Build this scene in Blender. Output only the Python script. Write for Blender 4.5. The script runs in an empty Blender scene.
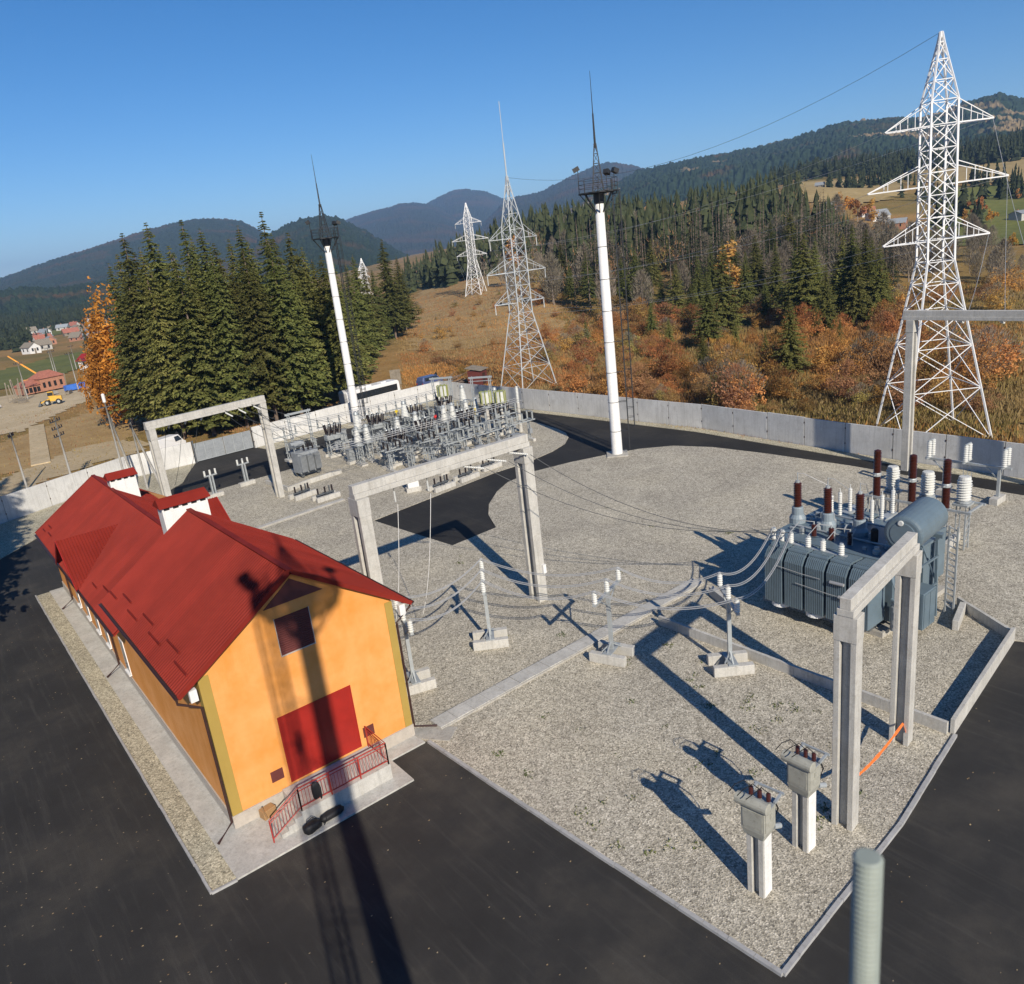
import bpy, math, random
from mathutils import Vector, Matrix, noise as NZ
rnd = random.Random(7)
sc = bpy.context.scene
COL = sc.collection
PI = math.pi
# ------------------------------------------------------------------ camera
CAM = Vector((-6.29, -30.936, 22.722))
R = Vector((0.77592849, -0.62122069, -0.10963501)); U = Vector((0.27055508, 0.1707255, 0.94744538)); F = Vector((0.56985518, 0.76481217, -0.3005452))
FPX = 791.1
def px_of(p):
    d = Vector(p) - CAM; z = d.dot(F)
    return 512 + FPX * d.dot(R) / z, 492 - FPX * d.dot(U) / z
def px_az(x, y):
    """image column at which the bearing of a far ground point meets the horizon"""
    d = Vector((x - CAM.x, y - CAM.y, 0)); z = d.dot(F)
    if z < 1: return 3000 if d.dot(R) > 0 else -3000
    return 512 + FPX * d.dot(R) / z
def az_of(px):
    """bearing (radians from +Y towards +X) of an image column on the horizon"""
    yh = 300.4 - 0.1157 * px
    d = F + R * ((px - 512) / FPX) - U * ((yh - 492) / FPX)
    return math.atan2(d.x, d.y)
def at(az, r): return CAM.x + r * math.sin(az), CAM.y + r * math.cos(az)
def sstep(a, b, x):
    t = min(1, max(0, (x - a) / (b - a))); return t * t * (3 - 2 * t)
def lerp_tab(tab, x):
    if x <= tab[0][0]: return tab[0][1]
    for (a, b), (c, d) in zip(tab, tab[1:]):
        if x <= c: return b + (d - b) * (x - a) / (c - a)
    return tab[-1][1]
cam = bpy.data.objects.new('camera', bpy.data.cameras.new('camera')); COL.objects.link(cam)
cam.matrix_world = Matrix(((R.x, U.x, -F.x, CAM.x), (R.y, U.y, -F.y, CAM.y), (R.z, U.z, -F.z, CAM.z), (0, 0, 0, 1)))
cam.data.sensor_width = 36; cam.data.lens = FPX / 1024 * 36
cam.data.clip_start = 0.05; cam.data.clip_end = 30000
cam.data.dof.use_dof = True; cam.data.dof.focus_distance = 60; cam.data.dof.aperture_fstop = 5.6
sc.camera = cam
# ------------------------------------------------------------------ light
SUN_AZ, SUN_EL = 0.298, 0.5397          # direction the light travels to, height of the sun
w = bpy.data.worlds.new('World'); sc.world = w; w.use_nodes = True
nt = w.node_tree
sky = nt.nodes.new('ShaderNodeTexSky'); sky.sky_type = 'NISHITA'; sky.sun_disc = False
sky.sun_elevation = SUN_EL; sky.sun_rotation = SUN_AZ + PI
sky.altitude = 1800; sky.air_density = 1.0; sky.dust_density = 0.0; sky.ozone_density = 4.0
bg = nt.nodes['Background']; bg.inputs['Strength'].default_value = 0.084
hsv = nt.nodes.new('ShaderNodeHueSaturation'); hsv.inputs['Saturation'].default_value = 1.28; hsv.inputs['Hue'].default_value = .503
nt.links.new(sky.outputs[0], hsv.inputs['Color']); nt.links.new(hsv.outputs[0], bg.inputs[0])
sd = Vector((math.sin(SUN_AZ) * math.cos(SUN_EL), math.cos(SUN_AZ) * math.cos(SUN_EL), -math.sin(SUN_EL)))
sl = bpy.data.lights.new('sun', 'SUN'); sl.energy = 5.0; sl.angle = math.radians(0.53); sl.color = (1, 0.90, 0.75)
so = bpy.data.objects.new('sun', sl); COL.objects.link(so)
so.rotation_euler = sd.to_track_quat('-Z', 'Y').to_euler()
sc.view_settings.view_transform = 'Standard'; sc.view_settings.look = 'None'
sc.view_settings.exposure = 0.37; sc.view_settings.gamma = 1; sc.view_settings.use_curve_mapping = False
sc.cycles.max_bounces = 7; sc.cycles.diffuse_bounces = 3; sc.cycles.volume_bounces = 0
sc.cycles.use_denoising = True
# ------------------------------------------------------------------ materials
class NT:
    def __init__(s, name):
        s.m = bpy.data.materials.new(name); s.m.use_nodes = True; s.t = s.m.node_tree
        s.b = s.t.nodes['Principled BSDF']; s.tc = None
    def n(s, k, **kw):
        nd = s.t.nodes.new('ShaderNode' + k)
        for a, v in kw.items(): setattr(nd, a, v)
        return nd
    def l(s, a, b): s.t.links.new(a, b)
    def co(s):
        if not s.tc: s.tc = s.n('TexCoord')
        return s.tc.outputs['Object']
    def noise(s, scale, detail=4, rough=.55, vec=None):
        nd = s.n('TexNoise'); nd.inputs['Scale'].default_value = scale; nd.inputs['Detail'].default_value = detail
        nd.inputs['Roughness'].default_value = rough; s.l(vec or s.co(), nd.inputs['Vector']); return nd.outputs['Fac']
    def ramp(s, fac, stops, interp='LINEAR'):
        r = s.n('ValToRGB'); e = r.color_ramp; e.interpolation = interp
        while len(e.elements) < len(stops): e.elements.new(.5)
        for el, (p, c) in zip(e.elements, stops): el.position = p; el.color = (*c, 1)
        s.l(fac, r.inputs[0]); return r.outputs[0]
    def mix(s, fac, a, b, kind='MIX'):
        m = s.n('MixRGB', blend_type=kind)
        for i, v in ((0, fac), (1, a), (2, b)):
            if isinstance(v, (int, float)): m.inputs[i].default_value = v
            elif isinstance(v, tuple): m.inputs[i].default_value = (*v, 1)
            else: s.l(v, m.inputs[i])
        return m.outputs[0]
    def bump(s, h, dist=.02, strength=1.0):
        b = s.n('Bump'); b.inputs['Strength'].default_value = strength; b.inputs['Distance'].default_value = dist
        s.l(h, b.inputs['Height']); s.l(b.outputs[0], s.b.inputs['Normal'])
    def out(s, col, rough=.8, metal=0, spec=.4):
        if isinstance(col, tuple): s.b.inputs['Base Color'].default_value = (*col, 1)
        else: s.l(col, s.b.inputs['Base Color'])
        s.b.inputs['Roughness'].default_value = rough; s.b.inputs['Metallic'].default_value = metal
        s.b.inputs['Specular IOR Level'].default_value = spec
        return s.m
def sc3(c, k): return tuple(min(1, x * k) for x in c)
def M(name, c, rough=.7, var=.18, scale=1.5, metal=0, rand=0, dirt=None, bumpd=0, bscale=30, spec=.4, streak=0):
    k = NT(name)
    f = k.noise(scale, 5, .6)
    col = k.ramp(f, [(.3, sc3(c, 1 - var)), (.7, sc3(c, 1 + var))])
    if dirt:
        f2 = k.noise(scale * 3.3, 6, .7)
        col = k.mix(k.ramp(f2, [(.52, (0, 0, 0)), (.72, (.75,) * 3)]), col, dirt)
    if streak:
        mp = k.n('Mapping'); mp.inputs['Scale'].default_value = (5, 5, .32); k.l(k.co(), mp.inputs[0])
        col = k.mix(k.ramp(k.noise(1.0, 6, .7, mp.outputs[0]), [(.5, (0,) * 3), (.76, (streak,) * 3)]), col, sc3(c, .55))
        col = k.mix(1, col, k.ramp(k.noise(14, 5, .75), [(.3, (.82,) * 3), (.72, (1.08,) * 3)]), 'MULTIPLY')
    if rand:
        oi = k.n('ObjectInfo'); hs = k.n('HueSaturation'); mr = k.n('MapRange')
        mr.inputs[3].default_value = 1 - rand; mr.inputs[4].default_value = 1 + rand
        k.l(oi.outputs['Random'], mr.inputs[0]); k.l(mr.outputs[0], hs.inputs['Value'])
        m2 = k.n('MapRange'); m2.inputs[3].default_value = .5 - rand * .06; m2.inputs[4].default_value = .5 + rand * .06
        mu = k.n('Math', operation='FRACT'); m3 = k.n('Math', operation='MULTIPLY'); m3.inputs[1].default_value = 7.13
        k.l(oi.outputs['Random'], m3.inputs[0]); k.l(m3.outputs[0], mu.inputs[0]); k.l(mu.outputs[0], m2.inputs[0]); k.l(m2.outputs[0], hs.inputs['Hue'])
        k.l(col, hs.inputs['Color']); col = hs.outputs[0]
    if bumpd: k.bump(k.noise(bscale, 4, .6), bumpd)
    return k.out(col, rough, metal, spec)
def leafmat(name, stops, rand=.25, rough=.75, scale=.6):
    k = NT(name)
    f = k.noise(scale, 3, .6); g = k.n('NewGeometry')
    col = k.ramp(f, stops)
    oi = k.n('ObjectInfo'); hs = k.n('HueSaturation'); mr = k.n('MapRange')
    mr.inputs[3].default_value = 1 - rand; mr.inputs[4].default_value = 1 + rand
    k.l(oi.outputs['Random'], mr.inputs[0]); k.l(mr.outputs[0], hs.inputs['Value'])
    m3 = k.n('Math', operation='MULTIPLY'); m3.inputs[1].default_value = 5.37; fr = k.n('Math', operation='FRACT')
    m2 = k.n('MapRange'); m2.inputs[3].default_value = .48; m2.inputs[4].default_value = .515
    k.l(oi.outputs['Random'], m3.inputs[0]); k.l(m3.outputs[0], fr.inputs[0]); k.l(fr.outputs[0], m2.inputs[0]); k.l(m2.outputs[0], hs.inputs['Hue'])
    k.l(col, hs.inputs['Color'])
    # per-leaf variation
    hv = k.mix(k.ramp(g.outputs['Random Per Island'], [(0, (.6,) * 3), (1, (1.35,) * 3)]), (1, 1, 1), (1, 1, 1))
    rp = k.ramp(g.outputs['Random Per Island'], [(0, (.62,) * 3), (1, (1.0,) * 3)])
    col2 = k.mix(1.0, hs.outputs[0], rp, 'MULTIPLY')
    k.out(col2, rough, 0, .25)
    tr = k.n('BsdfTranslucent'); k.l(col2, tr.inputs[0]); mx = k.n('MixShader'); mx.inputs[0].default_value = .32
    k.l(k.b.outputs[0], mx.inputs[1]); k.l(tr.outputs[0], mx.inputs[2])
    k.l(mx.outputs[0], k.t.nodes['Material Output'].inputs[0])
    return k.m
def gravel(name, tint=(1, 1, 1), weeds=True):
    k = NT(name)
    v = k.n('TexVoronoi'); v.inputs['Scale'].default_value = 17; k.l(k.co(), v.inputs['Vector'])
    sep = k.n('SeparateColor'); k.l(v.outputs['Color'], sep.inputs[0])
    c = k.ramp(sep.outputs[0], [(0, (.12, .11, .09)), (.22, (.30, .28, .23)), (.6, (.49, .46, .385)), (.85, (.63, .59, .50)), (1, (.86, .81, .71))])
    v2 = k.n('TexVoronoi'); v2.inputs['Scale'].default_value = 4.2; k.l(k.co(), v2.inputs['Vector'])
    s2 = k.n('SeparateColor'); k.l(v2.outputs['Color'], s2.inputs[0])
    c = k.mix(.28, c, k.ramp(s2.outputs[1], [(0, (.22, .21, .19)), (1, (.52, .5, .45))]))
    big = k.noise(.22, 6, .62)
    c = k.mix(1, c, k.ramp(big, [(.3, (.84, .83, .82)), (.7, (1.08, 1.07, 1.04))]), 'MULTIPLY')
    med = k.noise(1.7, 5, .7)
    c = k.mix(1, c, k.ramp(med, [(.3, (.86, .85, .83)), (.72, (1.06, 1.05, 1.03))]), 'MULTIPLY')
    c = k.mix(1, c, sc3(tint, 1.0), 'MULTIPLY')
    pth = k.noise(.09, 4, .6); c = k.mix(1, c, k.ramp(pth, [(.36, (.93, .925, .92)), (.5, (1.0,) * 3), (.64, (1.07, 1.06, 1.03))]), 'MULTIPLY')
    if weeds:
        wn = k.noise(1.3, 7, .78); w2 = k.noise(.35, 3, .5)
        wm = k.n('Math', operation='MULTIPLY'); k.l(k.ramp(wn, [(.63, (0,) * 3), (.74, (1,) * 3)]), wm.inputs[0]); k.l(k.ramp(w2, [(.5, (0,) * 3), (.65, (1,) * 3)]), wm.inputs[1])
        c = k.mix(wm.outputs[0], c, (.13, .15, .06))
    k.bump(v.outputs['Distance'], .022, .8)
    return k.out(c, .9, 0, .2)
def asphalt(name, base=.030):
    k = NT(name)
    f = k.noise(.16, 7, .68); c = k.ramp(f, [(.28, (base * .66, base * .63, base * .60)), (.5, (base * 1.04, base, base * .95)), (.72, (base * 2.1, base * 1.9, base * 1.6))])
    mp = k.n('Mapping'); mp.inputs['Rotation'].default_value = (0, 0, .12); mp.inputs['Scale'].default_value = (2.6, .16, 1); k.l(k.co(), mp.inputs[0])
    st = k.noise(1.1, 5, .7, mp.outputs[0]); c = k.mix(k.ramp(st, [(.54, (0,) * 3), (.78, (.55,) * 3)]), c, (base * 2.5, base * 2.35, base * 2.1))
    mp2 = k.n('Mapping'); mp2.inputs['Rotation'].default_value = (0, 0, 1.3); mp2.inputs['Scale'].default_value = (3.1, .2, 1); k.l(k.co(), mp2.inputs[0])
    st2 = k.noise(.8, 5, .7, mp2.outputs[0]); c = k.mix(k.ramp(st2, [(.56, (0,) * 3), (.8, (.5,) * 3)]), c, (base * 2.3, base * 2.2, base * 2.0))
    fine = k.noise(38, 4, .85); c = k.mix(1, c, k.ramp(fine, [(.32, (.5,) * 3), (.5, (.95,) * 3), (.72, (1.7,) * 3)]), 'MULTIPLY')
    k.bump(fine, .01, .6)
    return k.out(c, .82, 0, .3)
MT = {}
MT['gravel'] = gravel('gravel_stones'); MT['gravel_edge'] = gravel('gravel_edge', (1.04, 1.0, .92), False)
MT['asphalt'] = asphalt('asphalt'); MT['asphalt_new'] = asphalt('fresh_asphalt', .022)
MT['concrete'] = M('grey_concrete', (.40, .385, .35), .85, .16, 1.1, dirt=(.24, .22, .19), bumpd=.01, streak=.8)
MT['concrete_light'] = M('pale_concrete', (.48, .47, .44), .85, .14, .9, dirt=(.36, .34, .30), bumpd=.008, streak=.7)
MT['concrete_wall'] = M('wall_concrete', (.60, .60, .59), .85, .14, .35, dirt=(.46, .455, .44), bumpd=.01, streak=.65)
MT['kerb'] = M('kerb_concrete', (.36, .36, .36), .85, .15, 1.3, dirt=(.22, .21, .2))
MT['white_paint'] = M('white_paint', (.74, .74, .73), .6, .06, 2, streak=.35)
MT['pylon_paint'] = M('pylon_white', (.72, .73, .74), .5, .08, .6)
MT['steel'] = M('galvanised_steel', (.385, .415, .43), .5, .18, 2, .35)
MT['steel_dark'] = M('dark_steel', (.10, .11, .12), .55, .2, 2, .2)
MT['steel_blue'] = M('blue_grey_paint', (.115, .16, .195), .42, .12, .8, dirt=(.10, .13, .15), spec=.5)
MT['grey_paint'] = M('grey_equipment_paint', (.25, .27, .29), .5, .14, 1.2, dirt=(.15, .16, .17))
MT['black'] = M('black_rubber', (.012, .012, .013), .6, .2, 3)
MT['brown_porc'] = M('brown_porcelain', (.05, .013, .009), .3, .15, 3, spec=.5)
MT['dark_porc'] = M('dark_porcelain', (.02, .013, .012), .25, .15, 3, spec=.6)
MT['white_porc'] = M('white_porcelain', (.58, .59, .57), .35, .06, 3, spec=.5)
MT['wire'] = M('aluminium_wire', (.42, .43, .44), .5, .1, 2, .4)
MT['wire_dark'] = M('weathered_wire', (.06, .065, .07), .6, .1, 2)
MT['orange_tape'] = M('orange_tape', (.75, .16, .03), .5, .12, 5)
MT['trap_yellow'] = M('yellow_green_paint', (.28, .30, .09), .5, .2, 3)
MT['glass'] = M('dark_window_glass', (.02, .025, .03), .1, .1, 3, spec=.8)
MT['window_white'] = M('white_window_frame', (.75, .76, .77), .4, .04, 2)
def roofmat():
    k = NT('red_ribbed_roof')
    tc = k.co(); sep = k.n('SeparateXYZ'); k.l(tc, sep.inputs[0])
    f = k.noise(.5, 5, .6); c = k.ramp(f, [(.3, (.175, .018, .012)), (.7, (.228, .025, .016))])
    # sheet to sheet tone
    mm = k.n('Math', operation='SNAP'); mm.inputs[1].default_value = 1.15; k.l(sep.outputs[1], mm.inputs[0])
    wn = k.n('TexWhiteNoise', noise_dimensions='1D'); k.l(mm.outputs[0], wn.inputs['W'])
    c = k.mix(1, c, k.ramp(wn.outputs[0], [(0, (.9,) * 3), (1, (1.06,) * 3)]), 'MULTIPLY')
    return k.out(c, .65, 0, .1)
MT['roof'] = roofmat()
def stucco(name, a, b):
    k = NT(name)
    f = k.noise(.55, 6, .62); c = k.ramp(f, [(.3, a), (.72, b)])
    mp = k.n('Mapping'); mp.inputs['Scale'].default_value = (1.2, 1.2, .35); k.l(k.co(), mp.inputs[0])
    s = k.noise(1.1, 6, .7, mp.outputs[0]); c = k.mix(k.ramp(s, [(.5, (0,) * 3), (.75, (.4,) * 3)]), c, sc3(b, 1.12)); c0 = c
    k.bump(k.noise(24, 5, .7), .012, .8)
    return k.out(c, .9, 0, .2)
MT['orange'] = stucco('orange_stucco', (.62, .245, .045), (.75, .355, .125))
MT['mast_black'] = M('black_mast_steel', (.022, .024, .027), .55, .2, 2); MT['pylon_grey'] = M('pale_grey_pylon', (.44, .47, .49), .5, .1, .6)
MT['ochre'] = stucco('ochre_stucco', (.33, .225, .055), (.38, .265, .07))
MT['plinth'] = M('plinth_stone', (.42, .38, .33), .85, .12, 2.5, dirt=(.33, .29, .25), bumpd=.01)
MT['door_red'] = M('red_door_paint', (.30, .018, .012), .45, .12, 1.5)
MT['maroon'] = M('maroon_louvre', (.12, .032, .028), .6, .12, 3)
MT['brown_gutter'] = M('dark_brown_metal', (.045, .022, .018), .4, .15, 3)
MT['rail_red'] = M('red_rail_paint', (.34, .035, .025), .4, .1, 3)
MT['bag'] = M('black_bag_nylon', (.012, .012, .014), .6, .3, 6, bumpd=.01)
MT['cardboard'] = M('brown_cardboard', (.34, .20, .09), .8, .15, 4)
MT['bark'] = M('spruce_bark', (.16, .12, .095), .9, .3, 2, bumpd=.02)
MT['bark_pale'] = M('pale_bark', (.24, .20, .165), .9, .25, 2, rand=.2)
MT['wood'] = M('weathered_wood', (.22, .19, .15), .85, .25, 2)

MT['spruce'] = leafmat('spruce_needles', [(.25, (.135, .155, .042)), (.55, (.225, .24, .07)), (.8, (.33, .30, .095))], .36)
MT['spruce_far'] = leafmat('far_spruce_needles', [(.25, (.038, .056, .026)), (.55, (.062, .080, .034)), (.8, (.10, .105, .042))], .35)
MT['leaf_yellow'] = leafmat('yellow_autumn_leaves', [(.25, (.48, .22, .03)), (.7, (.66, .33, .05))], .2)
MT['bush_rust'] = leafmat('rust_autumn_leaves', [(.25, (.42, .19, .06)), (.75, (.58, .30, .09))], .3)
MT['bush_orange'] = leafmat('orange_autumn_leaves', [(.25, (.54, .27, .075)), (.75, (.70, .40, .12))], .3)
MT['bush_olive'] = leafmat('olive_autumn_leaves', [(.25, (.31, .25, .075)), (.75, (.50, .39, .13))], .3)
MT['bush_brown'] = leafmat('brown_bare_twigs', [(.25, (.36, .20, .085)), (.75, (.52, .31, .14))], .3)
MT['tan_grass'] = leafmat('dry_grass_blades', [(.25, (.36, .255, .10)), (.75, (.52, .385, .17))], .25)
MT['leaf_yellow_brown'] = leafmat('golden_autumn_leaves', [(.25, (.40, .25, .08)), (.75, (.58, .40, .14))], .3)
MT['twig'] = leafmat('grey_brown_twigs', [(.25, (.245, .21, .155)), (.75, (.38, .33, .25))], .25)
# ------------------------------------------------------------------ mesh builder
class MB:
    def __init__(s): s.v = []; s.f = []; s.mi = []; s.cur = 0
    def add(s, vs, fs):
        b = len(s.v); s.v += [tuple(p) for p in vs]; s.f += [tuple(i + b for i in q) for q in fs]; s.mi += [s.cur] * len(fs); return s
    def box(s, x0, x1, y0, y1, z0, z1, ch=0):
        return s.add([(x0, y0, z0), (x1, y0, z0), (x1, y1, z0), (x0, y1, z0), (x0, y0, z1), (x1, y0, z1), (x1, y1, z1), (x0, y1, z1)],
                     [(3, 2, 1, 0), (4, 5, 6, 7), (0, 1, 5, 4), (1, 2, 6, 5), (2, 3, 7, 6), (3, 0, 4, 7)])
    def rbox(s, c, sx, sy, z0, z1, rz):
        a, b = math.cos(rz), math.sin(rz); P = []
        for z in (z0, z1):
            for x, y in ((-sx, -sy), (sx, -sy), (sx, sy), (-sx, sy)):
                x *= .5; y *= .5; P.append((c[0] + x * a - y * b, c[1] + x * b + y * a, z))
        return s.add(P, [(3, 2, 1, 0), (4, 5, 6, 7), (0, 1, 5, 4), (1, 2, 6, 5), (2, 3, 7, 6), (3, 0, 4, 7)])
    def bar(s, p, q, w, h=None, up=(0, 0, 1)):
        p = Vector(p); q = Vector(q); d = (q - p).normalized(); u = Vector(up)
        if abs(d.dot(u)) > .98: u = Vector((1, 0, 0))
        x = d.cross(u).normalized(); y = x.cross(d); h = h or w
        o = [x * a * w / 2 + y * b * h / 2 for a, b in ((-1, -1), (1, -1), (1, 1), (-1, 1))]
        return s.add([p + k for k in o] + [q + k for k in o], [(3, 2, 1, 0), (4, 5, 6, 7), (0, 1, 5, 4), (1, 2, 6, 5), (2, 3, 7, 6), (3, 0, 4, 7)])
    def tube(s, pts, r, n=6, r2=None):
        pts = [Vector(p) for p in pts]; m = len(pts); rings = []
        for i, p in enumerate(pts):
            d = (pts[min(i + 1, m - 1)] - pts[max(i - 1, 0)]).normalized()
            u = Vector((0, 0, 1)) if abs(d.z) < .95 else Vector((1, 0, 0))
            x = d.cross(u).normalized(); y = d.cross(x); rr = r if r2 is None else r + (r2 - r) * i / (m - 1)
            rings += [p + (x * math.cos(2 * PI * k / n) + y * math.sin(2 * PI * k / n)) * rr for k in range(n)]
        fs = [(i * n + k, i * n + (k + 1) % n, (i + 1) * n + (k + 1) % n, (i + 1) * n + k) for i in range(m - 1) for k in range(n)]
        fs += [tuple(range(n)), tuple((m - 1) * n + k for k in reversed(range(n)))]
        return s.add(rings, fs)
    def lathe(s, prof, n=12, c=(0, 0, 0), axis=None):
        A = Matrix.Identity(3) if axis is None else Vector(axis).to_track_quat('Z', 'Y').to_matrix(); c = Vector(c); vs = []
        for r, z in prof:
            vs += [c + A @ Vector((r * math.cos(2 * PI * k / n), r * math.sin(2 * PI * k / n), z)) for k in range(n)]
        m = len(prof)
        fs = [(i * n + k, i * n + (k + 1) % n, (i + 1) * n + (k + 1) % n, (i + 1) * n + k) for i in range(m - 1) for k in range(n)]
        fs += [tuple(reversed(range(n))), tuple((m - 1) * n + k for k in range(n))]
        return s.add(vs, fs)
    def poly(s, pts, z0, z1):
        n = len(pts); vs = [(x, y, z0) for x, y in pts] + [(x, y, z1) for x, y in pts]
        a = sum(pts[i][0] * pts[(i + 1) % n][1] - pts[(i + 1) % n][0] * pts[i][1] for i in range(n))
        if a < 0: pts = pts[::-1]; vs = [(x, y, z0) for x, y in pts] + [(x, y, z1) for x, y in pts]
        return s.add(vs, [tuple(reversed(range(n))), tuple(range(n, 2 * n))] + [(i, (i + 1) % n, n + (i + 1) % n, n + i) for i in range(n)])
    def sheet(s, pts, z): 
        a = sum(pts[i][0] * pts[(i + 1) % len(pts)][1] - pts[(i + 1) % len(pts)][0] * pts[i][1] for i in range(len(pts)))
        if a < 0: pts = pts[::-1]
        return s.add([(x, y, z) for x, y in pts], [tuple(range(len(pts)))])
    def ins(s, c, h, r, n=8, shed=None, axis=None, core=.6):
        """ribbed insulator of height h"""
        k = shed or max(3, int(h / (r * .75))); pr = [(r * core, 0)]
        for i in range(k):
            z = h * (i + .1) / k; pr += [(r * core, z), (r, z + h * .35 / k), (r * core, z + h * .75 / k)]
        pr.append((r * core, h)); return s.lathe(pr, n, c, axis)
    def build(s, name, mats, parent=None, smooth=False, bevel=0):
        me = bpy.data.meshes.new(name); me.from_pydata(s.v, [], s.f)
        mats = mats if isinstance(mats, (list, tuple)) else [mats]
        for m in mats: me.materials.append(MT[m] if isinstance(m, str) else m)
        if len(mats) > 1: me.polygons.foreach_set('material_index', s.mi)
        if smooth: me.polygons.foreach_set('use_smooth', [True] * len(me.polygons))
        me.validate(); me.update()
        o = bpy.data.objects.new(name, me); COL.objects.link(o)
        if parent: o.parent = parent
        if bevel:
            b = o.modifiers.new('bevel', 'BEVEL'); b.width = bevel; b.segments = 1; b.limit_method = 'ANGLE'
        return o
def tag(o, label=None, cat=None, group=None, kind=None):
    for k, v in (('label', label), ('category', cat), ('group', group), ('kind', kind)):
        if v: o[k] = v
    return o
def thing(name, label, cat, loc=(0, 0, 0), rz=0, group=None):
    o = bpy.data.objects.new(name, None); COL.objects.link(o); o.empty_display_size = .2
    o.location = loc; o.rotation_euler = (0, 0, rz); return tag(o, label, cat, group)
KIDS = {}
def copy_tree(o, parent=None):
    c = o.copy(); COL.objects.link(c)
    if parent: c.parent = parent
    for ch in [x for x in o.children]: copy_tree(ch, c)
    return c
def place(proto, used, loc, rz=0, label=None, s=1, group=None):
    """the first call moves the prototype itself, later ones copy it"""
    o = proto if not used else copy_tree(proto); used.append(o)
    o.location = loc; o.rotation_euler = (0, 0, rz)
    if s != 1: o.scale = (s, s, s)
    if label: o['label'] = label
    if group: o['group'] = group
    return o
def struct(name, mb, mat): return tag(mb.build(name, mat), kind='structure')
# ------------------------------------------------------------------ terrain
TPX = [(-300, (-5, -10, -12, -12)), (0, (-5, -9, -12, -12)), (200, (-4, -7, -8, -6)), (330, (-1, -2, 0, 5)), (404, (2, 5, 8, 15)), (486, (12, 18, 24, 30)), (560, (18, 27, 36, 40)),
       (640, (17, 26, 40, 50)), (732, (17, 28, 45, 60)), (800, (16, 34, 50, 70)), (900, (9, 27, 45, 80)), (1024, (5, 19, 46, 90)), (1400, (5, 15, 40, 80))]
TAB = [[(p, a[i]) for p, a in TPX] for i in range(4)]
def T(x, y):
    r = math.hypot(x - CAM.x, y - CAM.y)
    if r < 210: return -.08
    px = px_az(x, y)
    if px > 1400 or px < -300: px = max(-300, min(1400, px))
    a = [lerp_tab(t, px) for t in TAB]
    z = lerp_tab([(210, 0), (400, a[0]), (600, a[1]), (900, a[2]), (1500, a[3]), (9000, a[3] * .5)], r)
    return z - .08 + NZ.noise(Vector((x / 60, y / 60, 3))) * 2.2 * sstep(215, 330, r)
def terrain():
    mb = MB(); azs = []; a = -PI
    while a < PI - 1e-6:
        azs.append(a); a += math.radians(.7 if -.15 < a < 1.4 else 5)
    rs = [3]; r = 12
    while r < 14000: rs.append(r); r *= 1.06 if r < 1500 else 1.25
    n = len(azs); vs = [(*at(a, r), T(*at(a, r))) for r in rs for a in azs]
    fs = [(i * n + k, i * n + (k + 1) % n, (i + 1) * n + (k + 1) % n, (i + 1) * n + k) for i in range(len(rs) - 1) for k in range(n)]
    fs = [q[::-1] for q in fs]; fs.append(tuple(range(n))[::-1])
    mb.add(vs, fs)
    k = NT('autumn_ground')
    f = k.noise(.045, 7, .65); g = k.noise(.013, 4, .5); h = k.noise(.9, 5, .7)
    c = k.ramp(f, [(.3, (.22, .14, .05)), (.45, (.33, .205, .08)), (.58, (.29, .17, .06)), (.72, (.19, .165, .055))])
    c = k.mix(k.ramp(g, [(.42, (0,) * 3), (.6, (.6,) * 3)]), c, (.13, .125, .04))
    c = k.mix(1, c, k.ramp(h, [(.3, (.7,) * 3), (.7, (1.2,) * 3)]), 'MULTIPLY')
    k.bump(h, .3, .8); k.out(c, .95, 0, .1)
    o = mb.build('ground', k.m, smooth=True); tag(o, kind='structure')
terrain()
def inpoly(x, y, P):
    c = False; n = len(P)
    for i in range(n):
        (a, b), (d, e) = P[i], P[i - 1]
        if (b > y) != (e > y) and x < (d - a) * (y - b) / (e - b) + a: c = not c
    return c
def drape(name, P, step, mat, off=.12):
    x0 = min(p[0] for p in P); x1 = max(p[0] for p in P); y0 = min(p[1] for p in P); y1 = max(p[1] for p in P)
    idx = {}; vs = []; fs = []
    def vid(i, j):
        if (i, j) not in idx:
            x, y = x0 + i * step, y0 + j * step; x += NZ.noise(Vector((x * .11, y * .11, 0))) * step * .7; y += NZ.noise(Vector((x * .11, y * .11, 9))) * step * .7
            idx[i, j] = len(vs); vs.append((x, y, T(x, y) + off))
        return idx[i, j]
    for i in range(int((x1 - x0) / step) + 1):
        for j in range(int((y1 - y0) / step) + 1):
            if inpoly(x0 + (i + .5) * step, y0 + (j + .5) * step, P): fs.append((vid(i, j), vid(i + 1, j), vid(i + 1, j + 1), vid(i, j + 1)))
    mb = MB(); mb.add(vs, fs); return tag(mb.build(name, mat, smooth=True), kind='structure')
def groundmat(name, a, b, s=.3, s2=1.5):
    k = NT(name); f = k.noise(s, 6, .65); c = k.ramp(f, [(.3, a), (.7, b)]); h = k.noise(s2, 5, .7)
    c = k.mix(1, c, k.ramp(h, [(.3, (.78,) * 3), (.7, (1.15,) * 3)]), 'MULTIPLY'); k.bump(h, .1, .6); return k.out(c, .95, 0, .1)
MT['dirt'] = groundmat('sandy_dirt', (.36, .285, .175), (.48, .385, .25), .12)
MT['dirt_grey'] = groundmat('grey_dirt', (.42, .335, .21), (.54, .44, .295), .12)
MT['drygrass'] = groundmat('dry_meadow', (.28, .185, .085), (.40, .285, .14), .15)
MT['green_field'] = groundmat('green_field', (.10, .12, .035), (.17, .17, .055), .03, .3)
MT['tan_field'] = groundmat('tan_field', (.30, .22, .10), (.38, .29, .14), .03, .3)
def pol(*pr): return [at(az_of(p), r) for p, r in pr]
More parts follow.
